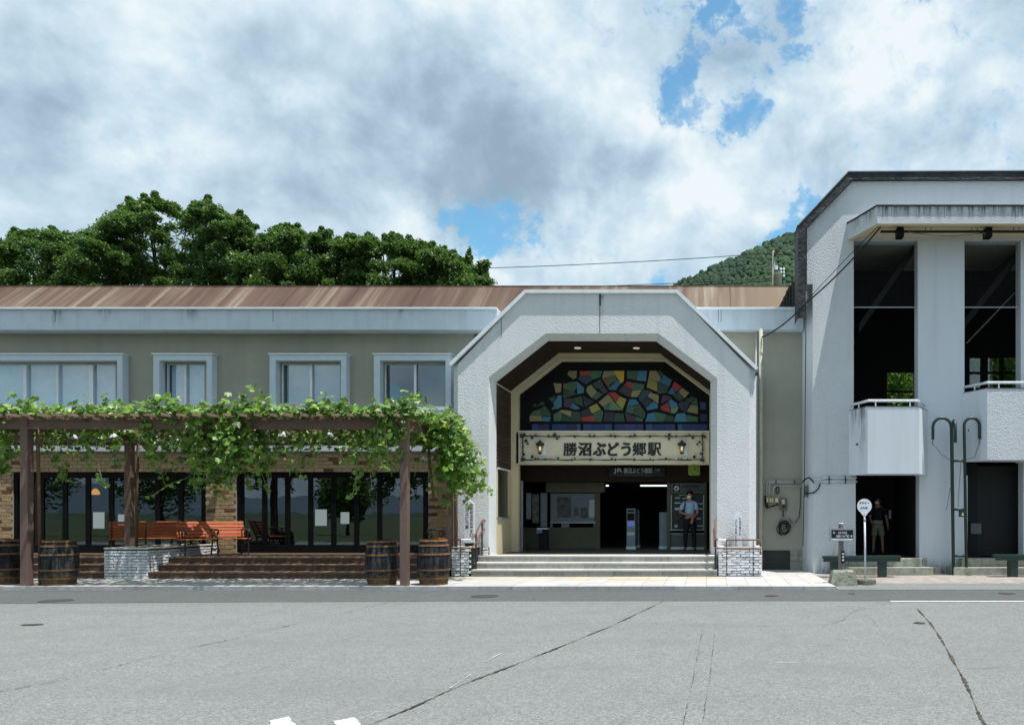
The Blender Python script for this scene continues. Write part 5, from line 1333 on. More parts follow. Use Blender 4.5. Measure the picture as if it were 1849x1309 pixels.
# slanted face of the second balcony, its shade put into a darker, smoother finish
q0, q1 = (tx(1737)-.004, TD-.002), (PX(1782.5, 19.82)-.004, 19.816)
mb = MB(); mb.v = [(q0[0], q0[1], bz2-.004), (q1[0], q1[1], bz2-.004), (q1[0], q1[1], 4.832), (q0[0], q0[1], 4.832)]; mb.f = [(0, 1, 2, 3)]; mb.build('slanted_face', 'shaded_roughcast', tb)
m = bpy.data.materials.new('grime'); m.use_nodes = True; nt = m.node_tree; nt.nodes.clear()
_o = nt.nodes.new('ShaderNodeOutputMaterial'); _d = nt.nodes.new('ShaderNodeBsdfDiffuse'); _d.inputs[0].default_value = (.13, .135, .14, 1); _t = nt.nodes.new('ShaderNodeBsdfTransparent')
_u = nt.nodes.new('ShaderNodeUVMap'); _g = nt.nodes.new('ShaderNodeNewGeometry'); _m = nt.nodes.new('ShaderNodeMapping'); _m.inputs[3].default_value = (14, 14, 2.2); nt.links.new(_g.outputs['Position'], _m.inputs[0])
_n = nt.nodes.new('ShaderNodeTexNoise'); _n.inputs['Scale'].default_value = 1; _n.inputs['Detail'].default_value = 6; nt.links.new(_m.outputs[0], _n.inputs[0])
_s = nt.nodes.new('ShaderNodeSeparateXYZ'); nt.links.new(_u.outputs[0], _s.inputs[0])
_e = mth(nt, 'MULTIPLY', mth(nt, 'SINE', mth(nt, 'MULTIPLY', _s.outputs[0], math.pi)), mth(nt, 'POWER', _s.outputs[1], 1.3))
_f = mth(nt, 'MULTIPLY', mth(nt, 'MULTIPLY', _e, ramp(nt, _n.outputs[0], [(.35, 0.0), (.62, 1.0)])), .62, clamp=True)
_x = nt.nodes.new('ShaderNodeMixShader'); nt.links.new(_f, _x.inputs[0]); nt.links.new(_t.outputs[0], _x.inputs[1]); nt.links.new(_d.outputs[0], _x.inputs[2]); nt.links.new(_x.outputs[0], _o.inputs[0])
M['grime'] = m
def grime(a, b, z0, z1, par, flip=False):
    '''dirt run on a wall between plan points a and b; darkest at the top (or at the bottom when flip)'''
    me = bpy.data.meshes.new('dirt_run'); off = ROOTLOC(par)
    me.from_pydata([tuple(Vector(v)-off) for v in ((a[0], a[1], z0), (b[0], b[1], z0), (b[0], b[1], z1), (a[0], a[1], z1))], [], [(0, 1, 2, 3)])
    uv = me.uv_layers.new(name='UVMap')
    for l, c in zip(uv.data, ((0, 1), (1, 1), (1, 0), (0, 0)) if flip else ((0, .0), (1, .0), (1, 1), (0, 1))): l.uv = c
    o = link_mesh(me, 'dirt_run', 'grime', par); o['kind'] = 'stuff'
def onl(p, q, t_, off=.004): return (p[0]+(q[0]-p[0])*t_, p[1]+(q[1]-p[1])*t_-off)
grime(onl(P[0], P[1], .45), onl(P[0], P[1], 1.0), bz1, 4.36, tb); grime(onl(P[0], P[1], .05), onl(P[0], P[1], .5), 3.4, 4.36, tb)
grime((tx(1470), TD-.004), (tx(1545), TD-.004), .06, .75, tb, True); grime((tx(1500), TD-.005), (tx(1546), TD-.005), .06, 1.15, tb, True); grime((tx(1664), TD-.004), (tx(1740), TD-.004), .06, .5, tb, True)
for k in range(14):
    x = PX(1590, CD)+k*.27; grime((x, CD-.004), (x+.22, CD-.004), cz0, cz1-.02, tb)
_a, _b = (cp[0][0], TD), cp[1]
grime(onl(_a, _b, .1), onl(_a, _b, .5), cz0, cz1-.02, tb); grime(onl(_a, _b, .5), onl(_a, _b, .95), cz0, cz1-.02, tb)
for px, py, D in ((1547.5, 802, 20.2), (1749, 777, 20.4)):
    MB().tube([(PX(px, D), D-.04, PZ(py, D)), (PX(px, D), D+.3, PZ(py, D))], .022, 8).build('drain_spout', 'iron', tb)
# dirt run below the first balcony corner is in the material; door recess
MB().box(XI, RX-.2, TD+.02, YB, .30, .47).build('ground_floor', 'interior', tb)
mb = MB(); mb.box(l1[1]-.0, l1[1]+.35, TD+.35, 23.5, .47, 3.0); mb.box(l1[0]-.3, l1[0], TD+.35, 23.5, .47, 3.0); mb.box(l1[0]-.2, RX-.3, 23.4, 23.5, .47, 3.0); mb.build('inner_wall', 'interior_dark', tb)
# roller shutter in second doorway
sh = thing('roller_shutter', 'dark ribbed roller shutter inside the right doorway', 'shutter', (tx(1800), TD+.5, .47))
z = .5
while z < 2.9:
    MB().box(PX(1765, TD+.6), l2[1]+.1, TD+.6, TD+.62, z, z+.062).build('slat', 'shutter', sh); z += .072
MB().box(l2[0], PX(1765, TD+.6), TD+.6, TD+.65, .47, 3.0).build('side_panel', 'interior_dark', sh)
o = MB().box(PX(1753, TD+.55), PX(1772, TD+.55), TD+.55, TD+.56, PZ(965, TD), PZ(945, TD)).build('poster', 'poster_dark'); tag(o, 'faint grey notice in the dark doorway beside the roller shutter', 'notice')
o = MB().box(PX(1618, 23.3), PX(1636, 23.3), 23.3, 23.31, PZ(917, 23.3), PZ(905, 23.3)).build('poster', 'notice'); tag(o, 'dim framed notice on the back wall of the dark doorway', 'notice')
o = MB().box(PX(1605, 23.2), PX(1609, 23.2), 23.2, 23.25, PZ(936, 23.2), PZ(921, 23.2)).build('wall_switch', 'white_paint'); tag(o, 'small pale upright panel inside the dark doorway', 'panel')
# concrete steps
def csteps(lab, x0, x1, x2, x3, x4):
    t = thing('concrete_steps', lab, 'steps', (PX((x0+x1)/2, 19.95), 20.1, .06), 'concrete steps at the tower doorways')
    MB().box(PX(x0, 19.95), PX(x1, 19.95), 19.95, TD-.003, .05, .255).build('lower_step', 'concrete_step', t, bevel=.012)
    MB().box(PX(x2, 20.25), PX(x3, 20.25), 20.25, TD-.004, .256, .47).build('upper_step', 'concrete_step', t, bevel=.012)
    MB().box(PX(x3, 20.3)+.01, PX(x4, 20.3), 20.32, TD-.005, .256, .47).build('upper_step', 'concrete_step', t, bevel=.012)
    MB().box(PX(x1, 20)+.005, PX(x1+16, 20), 20.1, TD-.006, .05, .25).build('side_block', 'concrete_dark', t, bevel=.012)
csteps('two mossy concrete steps behind the green bench at the left doorway', 1533, 1685, 1536, 1665, 1675)
csteps('two concrete steps at the right doorway behind the tube stand', 1722, 1960, 1737, 1900, 1920)

# cables on tower and wall
def cable(name, lab, pts, r, m='cable', cat='cable', grp=None, sag=0, n=12):
    P = []
    for a, b in zip(pts[:-1], pts[1:]):
        a, b = Vector(a), Vector(b)
        for i in range(n): t_ = i/n; P.append(a.lerp(b, t_)-Vector((0, 0, sag*4*t_*(1-t_))))
    P.append(Vector(pts[-1])); o = MB().tube(P, r, 5).build(name, m); return tag(o, lab, cat, grp)
A = (PX(1590, 19.8), 19.8, PZ(410, 19.8)); B = (PX(1455, 20.4), 20.35, PZ(548, 20.4)); C_ = (PX(1376, 21.3), 21.3, PZ(609, 21.3))
cable('power_cable', 'thick black cable bundle running from the tower canopy down to the wall', [A, B, C_], .02, sag=.10)
cable('power_cable', 'thinner black cable beside the thick bundle on the tower wall', [(A[0]+.05, A[1], A[2]+.12), (B[0]+.02, B[1]-.03, B[2]+.05)], .009, sag=-.03)
cable('power_cable', 'thin black cable hanging down the left corner edge of the tower', [(B[0]+.02, 20.5, B[2]), (PX(1452, 21.2), 21.1, PZ(850, 21.2)), (PX(1449, 21.3), 21.2, PZ(985, 21.3))], .012)
# downpipe
D = 21.35
t = thing('downpipe', 'tall beige downpipe in the niche between the arch and the tower', 'pipe', (PX(1374, D), D, PV))
MB().tube([(PX(1374, D), D, PV), (PX(1374, D), D, fz0)], .052, 10).build('pipe', 'pipe_beige', t, True)
for py in (742, 880, 640): MB().lathe([(.062, 0), (.062, .06)], (PX(1374, D), D, PZ(py, D)), 10).build('pipe_collar', 'pipe_beige', t)
MB().tube([(PX(1366, 21.6), 21.6, PV), (PX(1366, 21.6), 21.6, fz0)], .035, 8).build('side_pipe', 'pipe_grey', t, True)
D = 20.35; o = MB().box(PX(1364, D), PX(1369, D), D-.05, D+.05, PZ(678, D), PZ(673, D)).build('gutter_outlet', 'iron'); tag(o, 'small dark gutter outlet at the right shoulder of the arch', 'gutter outlet')
# conduits, boxes, meter, coil
t = thing('wall_conduits', 'pale conduits bending down to small beige boxes on the niche wall', 'conduit', (PX(1400, 21.6), 21.6, PZ(915, 21.6)))
D = 21.62
def c3(px, py, D=D): return (PX(px, D), D, PZ(py, D))
for pts in ([(1384.5, 900), (1384.5, 875), (1386, 871), (1390, 869), (1447, 869)], [(1388.5, 900), (1388.5, 878), (1390, 873.5), (1394, 871.5), (1447, 871.5)], [(1395, 900), (1396, 884), (1399, 879), (1404, 877.5), (1447, 877.5)], [(1447, 869), (1452, 868)]):
    MB().tube([c3(*p) for p in pts], .016, 6).build('conduit_pipe', 'pipe_grey', t, True)
for px, w_ in ((1385.5, 3), (1390.5, 3), (1394.5, 3), (1402, 5.5)): MB().box(PX(px-w_/2, D), PX(px+w_/2, D), D-.06, D+.05, PZ(907, D), PZ(899, D)).build('junction_box', 'cream', t)
for px in (1401, 1435): MB().box(PX(px-1, D), PX(px+1, D), D-.03, D+.05, PZ(873, D), PZ(867, D)).build('pipe_clip', 'iron', t)
rr = random.Random(4)
mb = MB()
for k in range(3): mb.tube([c3(1384+4*k*.4+rr.uniform(-1, 1), 905+rr.uniform(-6, 0), D-.03)]+[c3(1386+5*i, 912+2.5*math.sin(i+k)+k, D-.05) for i in range(5)]+[c3(1402, 907, D-.03)], .012, 5)
mb.tube([c3(1382, 895), c3(1381.5, 905), c3(1383, 915), c3(1388, 917)], .03, 5)
mb.build('cable_tangle', 'cable', t)
t = thing('meter_box', 'small dark electricity meter plate on the niche wall', 'meter', c3(1415, 921))
MB().box(PX(1408, D), PX(1421, D), D-.01, D+.07, PZ(921, D), PZ(899, D)).build('back_plate', 'concrete_dark', t)
MB().box(PX(1411.5, D), PX(1416.5, D), D-.09, D-.01, PZ(910, D), PZ(901.5, D)).build('meter_case', 'pipe_grey', t)
MB().box(PX(1412, D), PX(1418, D), D-.07, D-.01, PZ(917, D), PZ(911, D)).build('breaker', 'iron', t)
t = thing('cable_coil', 'tangled coil of black cable hanging on the niche wall below the meter', 'cable coil', c3(1415, 962))
for k in range(9):
    cx, cy = 1415+rr.uniform(-3, 3), 947+rr.uniform(-2, 9)+(6 if k > 6 else 0); rx, ry = rr.uniform(7, 10.5), rr.uniform(10, 15); ph = rr.uniform(0, 6)
    MB().tube([c3(cx+rx*math.cos(a*.45+ph), cy+ry*math.sin(a*.45+ph)*.85, D-.03-.01*k) for a in range(13)], .013, 5).build('cable_loop', 'cable', t)
MB().tube([c3(1414, 921), c3(1414, 932)], .02, 5).build('hanger', 'iron', t)
MB().tube([c3(1424, 935), c3(1430, 944), c3(1436, 943), c3(1443, 934), c3(1445, 915), c3(1446, 880)], .011, 5).build('cable_end', 'cable', t)
t = thing('oval_coil', 'small oval loop of black cable hanging beside the conduits', 'cable coil', c3(1404, 885))
MB().tube([c3(1404+2.5*math.cos(a*.7), 885+6.5*math.sin(a*.7), D-.04) for a in range(10)], .018, 5).build('cable_loop', 'cable', t)
t = thing('tower_conduits', 'pale conduit pipes crossing the tower wall to the left doorway', 'conduit', (PX(1500, 20.55), 20.55, PZ(865, 20.55)))
D = 20.56
for pts in ([(1470, 866), (1484, 866)], [(1482, 869), (1484, 864.5), (1489, 862.5), (1547, 862.5)], [(1468, 869.5), (1548, 869.5)], [(1465, 860), (1530, 860.5)]):
    MB().tube([c3(*p, D) for p in pts], .020 if pts[0][0] != 1465 else .008, 6).build('conduit_pipe', 'rail_white', t, True)
for px in (1497, 1526.5): MB().box(PX(px-.8, D), PX(px+.8, D), D-.03, D+.04, PZ(873, D), PZ(859, D)).build('pipe_clip', 'iron', t)
MB().tube([c3(1452, 890, 21), c3(1460, 891, 20.7), c3(1470, 889, D), c3(1478, 882, D), c3(1481, 873, D)], .018, 5).build('flex_cable', 'cable', t)
MB().box(PX(1452, 21.2), PX(1456.5, 21.2), 21.0, 21.2, PZ(897, 21.2), PZ(877, 21.2)).build('junction_box', 'concrete_dark', t)
MB().tube([c3(1449, 870, 21), c3(1455, 864, 20.8), c3(1461, 862, 20.6), c3(1466, 867, D), c3(1470, 872, D)], .022, 5).build('flex_cable', 'cable', t)

# ================================================================== GREEN BENCHES (low, slatless)
def gbench(lab, x0, x1, yt, D, legs, dy):
    t = thing('green_bench', lab, 'bench', (PX((x0+x1)/2, D), D, .056), 'low dark green benches by the tower')
    z1 = PZ(yt, D); X0, X1 = PX(x0, D), PX(x1, D)
    for i in range(3):
        mb = MB(); y0 = D+i*.115
        mb.v = [(X0+i*.02, y0+dy*0, z1-.055), (X1, y0+dy, z1-.055), (X1, y0+.105+dy, z1-.055), (X0+i*.02, y0+.105, z1-.055), (X0+i*.02, y0, z1), (X1, y0+dy, z1), (X1, y0+.105+dy, z1), (X0+i*.02, y0+.105, z1)]
        mb.f = [(0, 3, 2, 1), (4, 5, 6, 7), (0, 1, 5, 4), (1, 2, 6, 5), (2, 3, 7, 6), (3, 0, 4, 7)]; mb.build('seat_plank', 'green_paint', t)
    mb = MB(); mb.v = [(X0+.02, D+.01, z1-.14), (X1-.02, D+.01+dy, z1-.14), (X1-.02, D+.05+dy, z1-.14), (X0+.02, D+.05, z1-.14), (X0+.02, D+.01, z1-.056), (X1-.02, D+.01+dy, z1-.056), (X1-.02, D+.05+dy, z1-.056), (X0+.02, D+.05, z1-.056)]
    mb.f = [(0, 3, 2, 1), (4, 5, 6, 7), (0, 1, 5, 4), (1, 2, 6, 5), (2, 3, 7, 6), (3, 0, 4, 7)]; mb.build('apron_board', 'green_paint', t)
    for px in legs: 
        f_ = (px-x0)/(x1-x0)*dy; MB().box(PX(px, D+f_)-.09, PX(px, D+f_)+.09, D+f_+.04, D+f_+.3, .05, z1-.057).build('leg', 'green_paint', t)
    return t, X0, X1, z1
t, X0, X1, z1 = gbench('long low dark green bench behind the two signs at the left doorway', 1485.5, 1630, 1004, 19.15, (1508, 1595.5), .12)
gbench('low dark green bench at the right edge of the photo', 1797, 1960, 1001.5, 19.3, (1833, 1935), .1)

# ================================================================== DIRECTION SIGN
D = 17.4
t = thing('direction_sign', 'black direction board with white arrows on a short post in a concrete block', 'sign', (PX(1521, D), D, .03))
cx = PX(1521.5, D); zb = .02
mb = MB(); w0, w1, d0, d1 = .305, .225, .22, .15; zt = PZ(1029, D-.1)
mb.loft([[(cx-w0, D-d0, zb), (cx+w0, D-d0, zb), (cx+w0, D+d0, zb), (cx-w0, D+d0, zb)], [(cx-w1-.02, D-d1-.02, zt-.04), (cx+w1+.02, D-d1-.02, zt-.04), (cx+w1+.02, D+d1+.02, zt-.04), (cx-w1-.02, D+d1+.02, zt-.04)],
         [(cx-w1+.02, D-d1+.02, zt), (cx+w1-.02, D-d1+.02, zt), (cx+w1-.02, D+d1-.02, zt), (cx-w1+.02, D+d1-.02, zt)]], True); mb.f.append((8, 9, 10, 11)); mb.build('concrete_block', 'concrete', t)
px_ = PX(1518.5, D)
MB().lathe([(.062, 0), (.058, PZ(944, D)-zt-.02), (.05, PZ(944, D)-zt)], (px_, D, zt), 12).build('post', 'wood_grey', t)
MB().lathe([(.061, 0), (.055, .02)], (px_, D, PZ(945.5, D)), 12).build('post_cap', 'white_paint', t)
mb = MB(); grid_wall(mb, PX(1496.5, D), PX(1542, D), PZ(976.5, D), PZ(954, D), D-.10, D-.05, [(PX(1500, D), PX(1539, D), PZ(974.5, D), PZ(956.5, D))]); mb.build('board_frame', 'steel', t)
MB().box(PX(1500, D), PX(1539, D), D-.09, D-.06, PZ(971.8, D), PZ(956.5, D)).build('board', 'sign_black', t)
MB().box(PX(1500, D), PX(1539, D), D-.092, D-.06, PZ(974.5, D), PZ(971.8, D)).build('white_strip', 'white_paint', t)
def arrow(cxp, cyp, s, dirx):
    x, z = PX(cxp, D), PZ(cyp, D); u = s/F*D
    pts = [(-1, 0), (-.1, .8), (.15, .62), (-.35, .16), (1, .16), (1, -.16), (-.35, -.16), (.15, -.62), (-.1, -.8)]
    pts = [(x+(a if dirx < 0 else -a)*u, z+b*u) for a, b in pts]
    MB().xz(pts, D-.096, D-.092).build('arrow', 'white_sign', t)
arrow(1505, 961.3, 2.4, -1); arrow(1535.5, 967.3, 2.4, 1)
lettering(t, [L(1511.5, 1528, 959, 963.4, 'ぶどうの丘', .03), L(1508.5, 1532, 965.2, 969.8, '大日影トンネル遊歩道', .03)], 'white_sign', y=D-.0935)
lettering(t, [L(1514, 1526, 972.6, 973.9, '甲州市 Koshu', .0)], 'black_ink', y=D-.094)
MB().box(PX(1518.2, D), PX(1523.8, D), D-.085, D-.06, PZ(1016.5, D), PZ(994, D)).build('symbol_plate', 'black_ink', t)
for k in range(3):
    x, z = PX(1521, D), PZ(999.5+k*5.6, D); s = .024
    MB().xz([(x, z-s), (x+s, z+.2*s), (x+.55*s, z+s), (x, z+.5*s), (x-.55*s, z+s), (x-s, z+.2*s)], D-.089, D-.086).build('symbol', 'white_sign', t)

# ================================================================== TAXI STAND SIGN
D = 17.55
t = thing('taxi_stand_sign', 'round white teardrop taxi stand sign on a thin pole in a round concrete base', 'sign', (PX(1562, D), D, .04))
MB().lathe([(.235, 0), (.232, .10), (.22, .125)], (PX(1563, D), D, .035), 28).build('base_disc', 'concrete_dark', t)
MB().tube([(PX(1562.5, D), D, .15), (PX(1561.3, D), D, PZ(926, D))], .021, 10).build('pole', 'white_paint', t, True)
MB().lathe([(.026, 0), (.026, .05)], (PX(1561.6, D), D, PZ(941, D)), 10).build('clamp', 'steel', t)
x, z = PX(1560.5, D), PZ(913.5, D); r = .165; pts = []
for k in range(25):
    a = R(-52+284*k/24); pts.append((x+r*math.cos(a), z+r*math.sin(a)))
pts.append((x-.015, PZ(932.5, D))); pts.append((x+.015, PZ(932.5, D)))
MB().xz(pts, D-.028, D-.02).build('sign_plate', 'white_sign', t)
MB().xz([(x+(a-x)*1.035, z+(b-z)*1.02) for a, b in pts], D-.02, D-.012).build('plate_rim', 'rail_post', t)
def LV_(px0, px1, py0, py1, txt, bold): return (txt, PX(px0, D), PX(px1, D), PZ(py1, D), PZ(py0, D), bold)
lettering(t, [LV_(1551, 1569, 905.5, 909.8, 'タクシー', .05), LV_(1553, 1566.5, 914.6, 919, 'のりば', .05)], 'black_ink', y=D-.031)
MB().tube([(PX(1561.3, D), D-.03, PZ(924.5, D)), (PX(1561.3, D), D-.03, PZ(932, D))], .012, 8).build('bolt', 'white_paint', t)

# ================================================================== GREEN TUBE STAND
D = 20.0
t = thing('green_tube_stand', 'tall dark green stand of three cane shaped tubes in front of the tower pier', 'stand', (PX(1730, D), D, .056))
r = .040
def cane(xb_, yb_, xt, dirx, rad, ztop, zend, dy=0):
    pts = [(PX(xb_, D), D+yb_, .056), (PX(xt, D), D+yb_, ztop-rad)]
    for k in range(1, 11):
        a = math.pi*k/10; pts.append((PX(xt, D)+dirx*rad*(1-math.cos(a)), D+yb_+dy*rad*(1-math.cos(a)), ztop-rad+rad*math.sin(a)))
    pts.append((pts[-1][0]+dirx*.0, pts[-1][1], zend)); return pts
zt = PZ(754.5, D)
p1 = cane(1721.5, 0, 1717.5, -1, (1717.5-1684.5)/2/F*D, zt, PZ(793, D)); MB().tube(p1, r, 8).build('cane_tube', 'green_paint', t, True)
p2 = cane(1745, 0, 1741, 1, (1768.5-1741)/2/F*D, zt, PZ(792, D)); MB().tube(p2, r, 8).build('cane_tube', 'green_paint', t, True)
p3 = cane(1727.5, .25, 1724.5, -.12, .22, PZ(759, D), PZ(799, D-.2), dy=-1); MB().tube(p3, r, 8).build('cane_tube', 'green_paint', t, True)
for py in (832, 919.5, 1003.5): MB().tube([(PX(1722, D), D, PZ(py, D)), (PX(1744, D), D, PZ(py, D))], .032, 8).build('cross_bar', 'green_paint', t, True); MB().tube([(PX(1722, D), D, PZ(py, D)), (PX(1727.5, D), D+.25, PZ(py, D))], .03, 8).build('cross_bar', 'green_paint', t, True)
MB().box(PX(1733, D), PX(1742, D), D-.03, D+.08, PZ(933, D), PZ(921.5, D)).build('control_box', 'green_paint', t)
MB().xz([(PX(1735.2, D), PZ(930.5, D)), (PX(1739.8, D), PZ(930.5, D)), (PX(1737.5, D), PZ(924, D))], D-.035, D-.031).build('emblem', 'cream', t)
for p in (p1, p2):
    e = Vector(p[-1]); MB().tube([e, e-Vector((0, 0, .05)), e-Vector((.02, 0, .10)), e-Vector((-.01, 0, .14))], .011, 5).build('hook', 'iron', t)
e = Vector(p1[-1])-Vector((0, 0, .12)); MB().tube([e, Vector((PX(1700, D), D, PZ(820, D))), Vector((PX(1718, D), D, PZ(833, D)))], .006, 4).build('cord', 'cable', t)
e = Vector(p2[-1])-Vector((0, 0, .12)); MB().tube([e, Vector((PX(1763, D), D, PZ(815, D))), Vector((PX(1760, D), D, PZ(826, D))), Vector((PX(1744, D), D, PZ(829, D)))], .006, 4).build('cord', 'cable', t)
MB().tube([(PX(1716, D), D, PZ(880, D)), (PX(1712, D), D, PZ(905, D)), (PX(1709, D), D, PZ(921, D))], .006, 4).build('cord', 'cable', t)
MB().tube([(PX(1735, D), D, PZ(835, D)), (PX(1732, D), D, PZ(880, D)), (PX(1730, D), D, PZ(915, D))], .006, 4).build('cord', 'cable', t)

# weathering runs on the station fascia and the arch
rg = random.Random(12)
for k in range(12):
    x = XW0+1+rg.random()*(AL-XW0-1); w_ = rg.uniform(.15, .6); grime((x, FD-.004), (x+w_, FD-.004), fz0+rg.uniform(0, .3), fz1-.005, st)
grime((-2.84, DA-.004), (-2.66, DA-.004), 6.45, 7.36, st)
for x0_, x1_ in ((PX(823, DA), PX(882, DA)), (PX(1296, DA), PX(1352, DA))):
    grime((x0_, DA-.004), (x1_, DA-.004), .78, 1.25, st, True)

# ================================================================== VEGETATION
def leaf_tris(P, size, droop=.3, aspect=.55, seed=0, up=.0):
    """P (n,3) points -> folded leaf quads of random orientation"""
    r = np.random.default_rng(seed); n = len(P)
    d = r.normal(size=(n, 3)); d[:, 2] = d[:, 2]*.5-droop; d /= np.linalg.norm(d, axis=1)[:, None]
    nn_ = r.normal(size=(n, 3)); nn_[:, 2] += up; s = np.cross(d, nn_); s /= np.linalg.norm(s, axis=1)[:, None]
    k = size*r.uniform(.6, 1.3, n)[:, None]
    b = np.cross(s, d)*.18
    a = P-d*k*.5; t = P+d*k*.5; m = P-b*k; l = P+s*k*aspect*.5-d*k*.05; q = P-s*k*aspect*.5-d*k*.05
    V = np.stack([a, l, t, q], 1).reshape(-1, 3); i = np.arange(n)*4
    Fc = np.stack([i, i+1, i+2, i+3], 1); return V, Fc
prof = [(-60, 440), (0, 434), (35, 420), (60, 412), (100, 418), (150, 420), (183, 424), (190, 395), (220, 380), (245, 364), (275, 356), (310, 368), (345, 380), (372, 366), (392, 378), (420, 392), (448, 402), (452, 432), (480, 432), (500, 414), (520, 410), (560, 420), (600, 428), (640, 438), (668, 430), (700, 432), (760, 440), (800, 452), (828, 466), (850, 476), (872, 494), (885, 512), (895, 525)]
def ptop(px):
    for (a, b), (c, d) in zip(prof[:-1], prof[1:]):
        if a <= px <= c: return b+(d-b)*(px-a)/(c-a)
    return 560
tree_labs = ['broad rounded green tree behind the roof at the left edge of the photo', 'tallest tree behind the roof with a crown rising highest and a branch reaching right', 'dense green tree filling the gap right of the tallest tree',
             'green tree with a ragged flat top near the middle of the tree row', 'rounded green tree in the right part of the tree row', 'last low tree at the right end of the row with an upright spray of twigs']
tspec = [(70, 150, 31.5), (300, 155, 33), (455, 90, 31.5), (560, 110, 32.5), (710, 95, 31.5), (810, 85, 32)]
bank = MB(); bank.v = [(-60, 30.3, .0), (60, 30.3, .0), (60, 31.3, 4.4), (-60, 31.3, 4.4), (60, 60, 6), (-60, 60, 6)]; bank.f = [(0, 1, 2, 3), (3, 2, 4, 5)]
struct('embankment', bank, 'grass_bank')
for ti, (cx, hw, D0) in enumerate(tspec):
    rr = random.Random(100+ti); X0 = PX(cx, D0)
    t = thing('cherry_tree', tree_labs[ti], 'tree', (X0, D0, 5.0), 'trees behind the station roof')
    pads = []
    tries = 0
    while len(pads) < int(165*hw/120) and tries < 3000:
        tries += 1
        u = rr.uniform(-1, 1); px = cx+u*hw; top = ptop(px)
        if top > 545: continue
        D = D0+rr.uniform(-2.6, 2.6)*(1-.5*u*u)
        edge = rr.random() < .36
        py = top+rr.uniform(3, 18) if edge else rr.uniform(top+14, 548)
        w_ = rr.uniform(.26, .62)
        if edge: w_ = rr.uniform(.16, .40)
        pads.append((PX(px, D), D, PZ(py, D), w_, w_*rr.uniform(.35, .75)))
    for k in range(16):
        px = cx+rr.uniform(-.95, .95)*hw; top = ptop(px)
        if top > 500: continue
        D = D0+rr.uniform(-2, 2); ang = rr.gauss((px-cx)/hw*.9, .5); L_ = rr.uniform(14, 34); y0 = top+14
        for j in range(5): pads.append((PX(px+math.sin(ang)*L_*j/4, D), D, PZ(y0-abs(math.cos(ang))*L_*j/4*.8, D), .27-.035*j, .15-.018*j))
    if ti == 1:
        for k in range(9): D = 32; pads.append((PX(392+k*6.5, D), D, PZ(398+k*.9, D), .42-.028*k, .2-.012*k))
    if ti == 5:
        for k in range(7): D = 31; pads.append((PX(843+k*.7, D), D, PZ(505-k*8, D), .22-.02*k, .26)); 
        for k in range(5): pads.append((PX(856+k*5, 31), 31, PZ(500-k*6, 31), .26, .18))
    VV = []; FF = []; o_ = 0
    for pi, (x, y, z, a, c) in enumerate(pads):
        n = int(1700*a*a/.6)+120
        q = rng.normal(size=(n, 3)); q /= np.linalg.norm(q, axis=1)[:, None]; q *= (rng.uniform(0, 1, n)**.6)[:, None]
        q *= 1+.25*np.sin(q[:, :1]*7+pi)
        Pp = q*np.array([a, a, c])+np.array([x, y, z])
        Pp[:, 2] -= .12*(q[:, 0]**2+q[:, 1]**2)*a
        V, Fc = leaf_tris(Pp, .13, .45, .5, ti*99+pi, 1.4); VV.append(V); FF.append(Fc+o_); o_ += len(V)
    o = np_mesh('crown', np.concatenate(VV), np.concatenate(FF), 'leaf_tree', t, off=t.location)
    tr = MB(); tr.tube([(X0, D0, 4.2), (X0+.1, D0, 6.2), (X0-.1, D0+.1, 7.6), (X0+.1, D0, 8.8)], [.26, .2, .16, .08], 9); tr.build('trunk', 'bark', t, True)
    for k, pdd in enumerate(rr.sample(pads, 12)):
        z0 = rr.uniform(6.2, 8.6); m = Vector((X0, D0, z0)).lerp(Vector(pdd[:3]), .55)+Vector((0, 0, .5))
        MB().tube([(X0, D0, z0), tuple(m), pdd[:3]], [.08, .05, .02], 6).build('limb', 'bark', t, True)
# bushes on the bank behind the tower bays and beyond
for i, (x, y, r) in enumerate([(7.6, 31.5, 1.7), (9.6, 33, 2.0), (11.6, 32, 1.8), (13.6, 33, 2.0), (15.8, 32, 1.8)]):
    n = 6500; q = rng.normal(size=(n, 3)); q /= np.linalg.norm(q, axis=1)[:, None]; q *= (.82+.18*rng.random(n)+.16*np.sin(q[:, 0]*9)*np.cos(q[:, 2]*8+i))[:, None]
    Pp = q*np.array([r, r, r*1.15])+np.array([x, y, 6.6]); V, Fc = leaf_tris(Pp, .2, .2, .6, 700+i, .5)
    t = thing('bush', ['leafy green bush seen through the small window of the left tower bay', 'green bush behind the tower wall between the bays', 'green bush seen through the first small window of the right tower bay', 'green bush seen through the rightmost small windows of the tower', 'green bush behind the right end of the tower'][i], 'bush', (x, y, 5), 'bushes on the bank behind the tower')
    np_mesh('foliage', V, Fc, 'bush', t, off=t.location); MB().tube([(x, y, 4.4), (x, y, 6.5)], .1, 6).build('stem', 'bark', t)
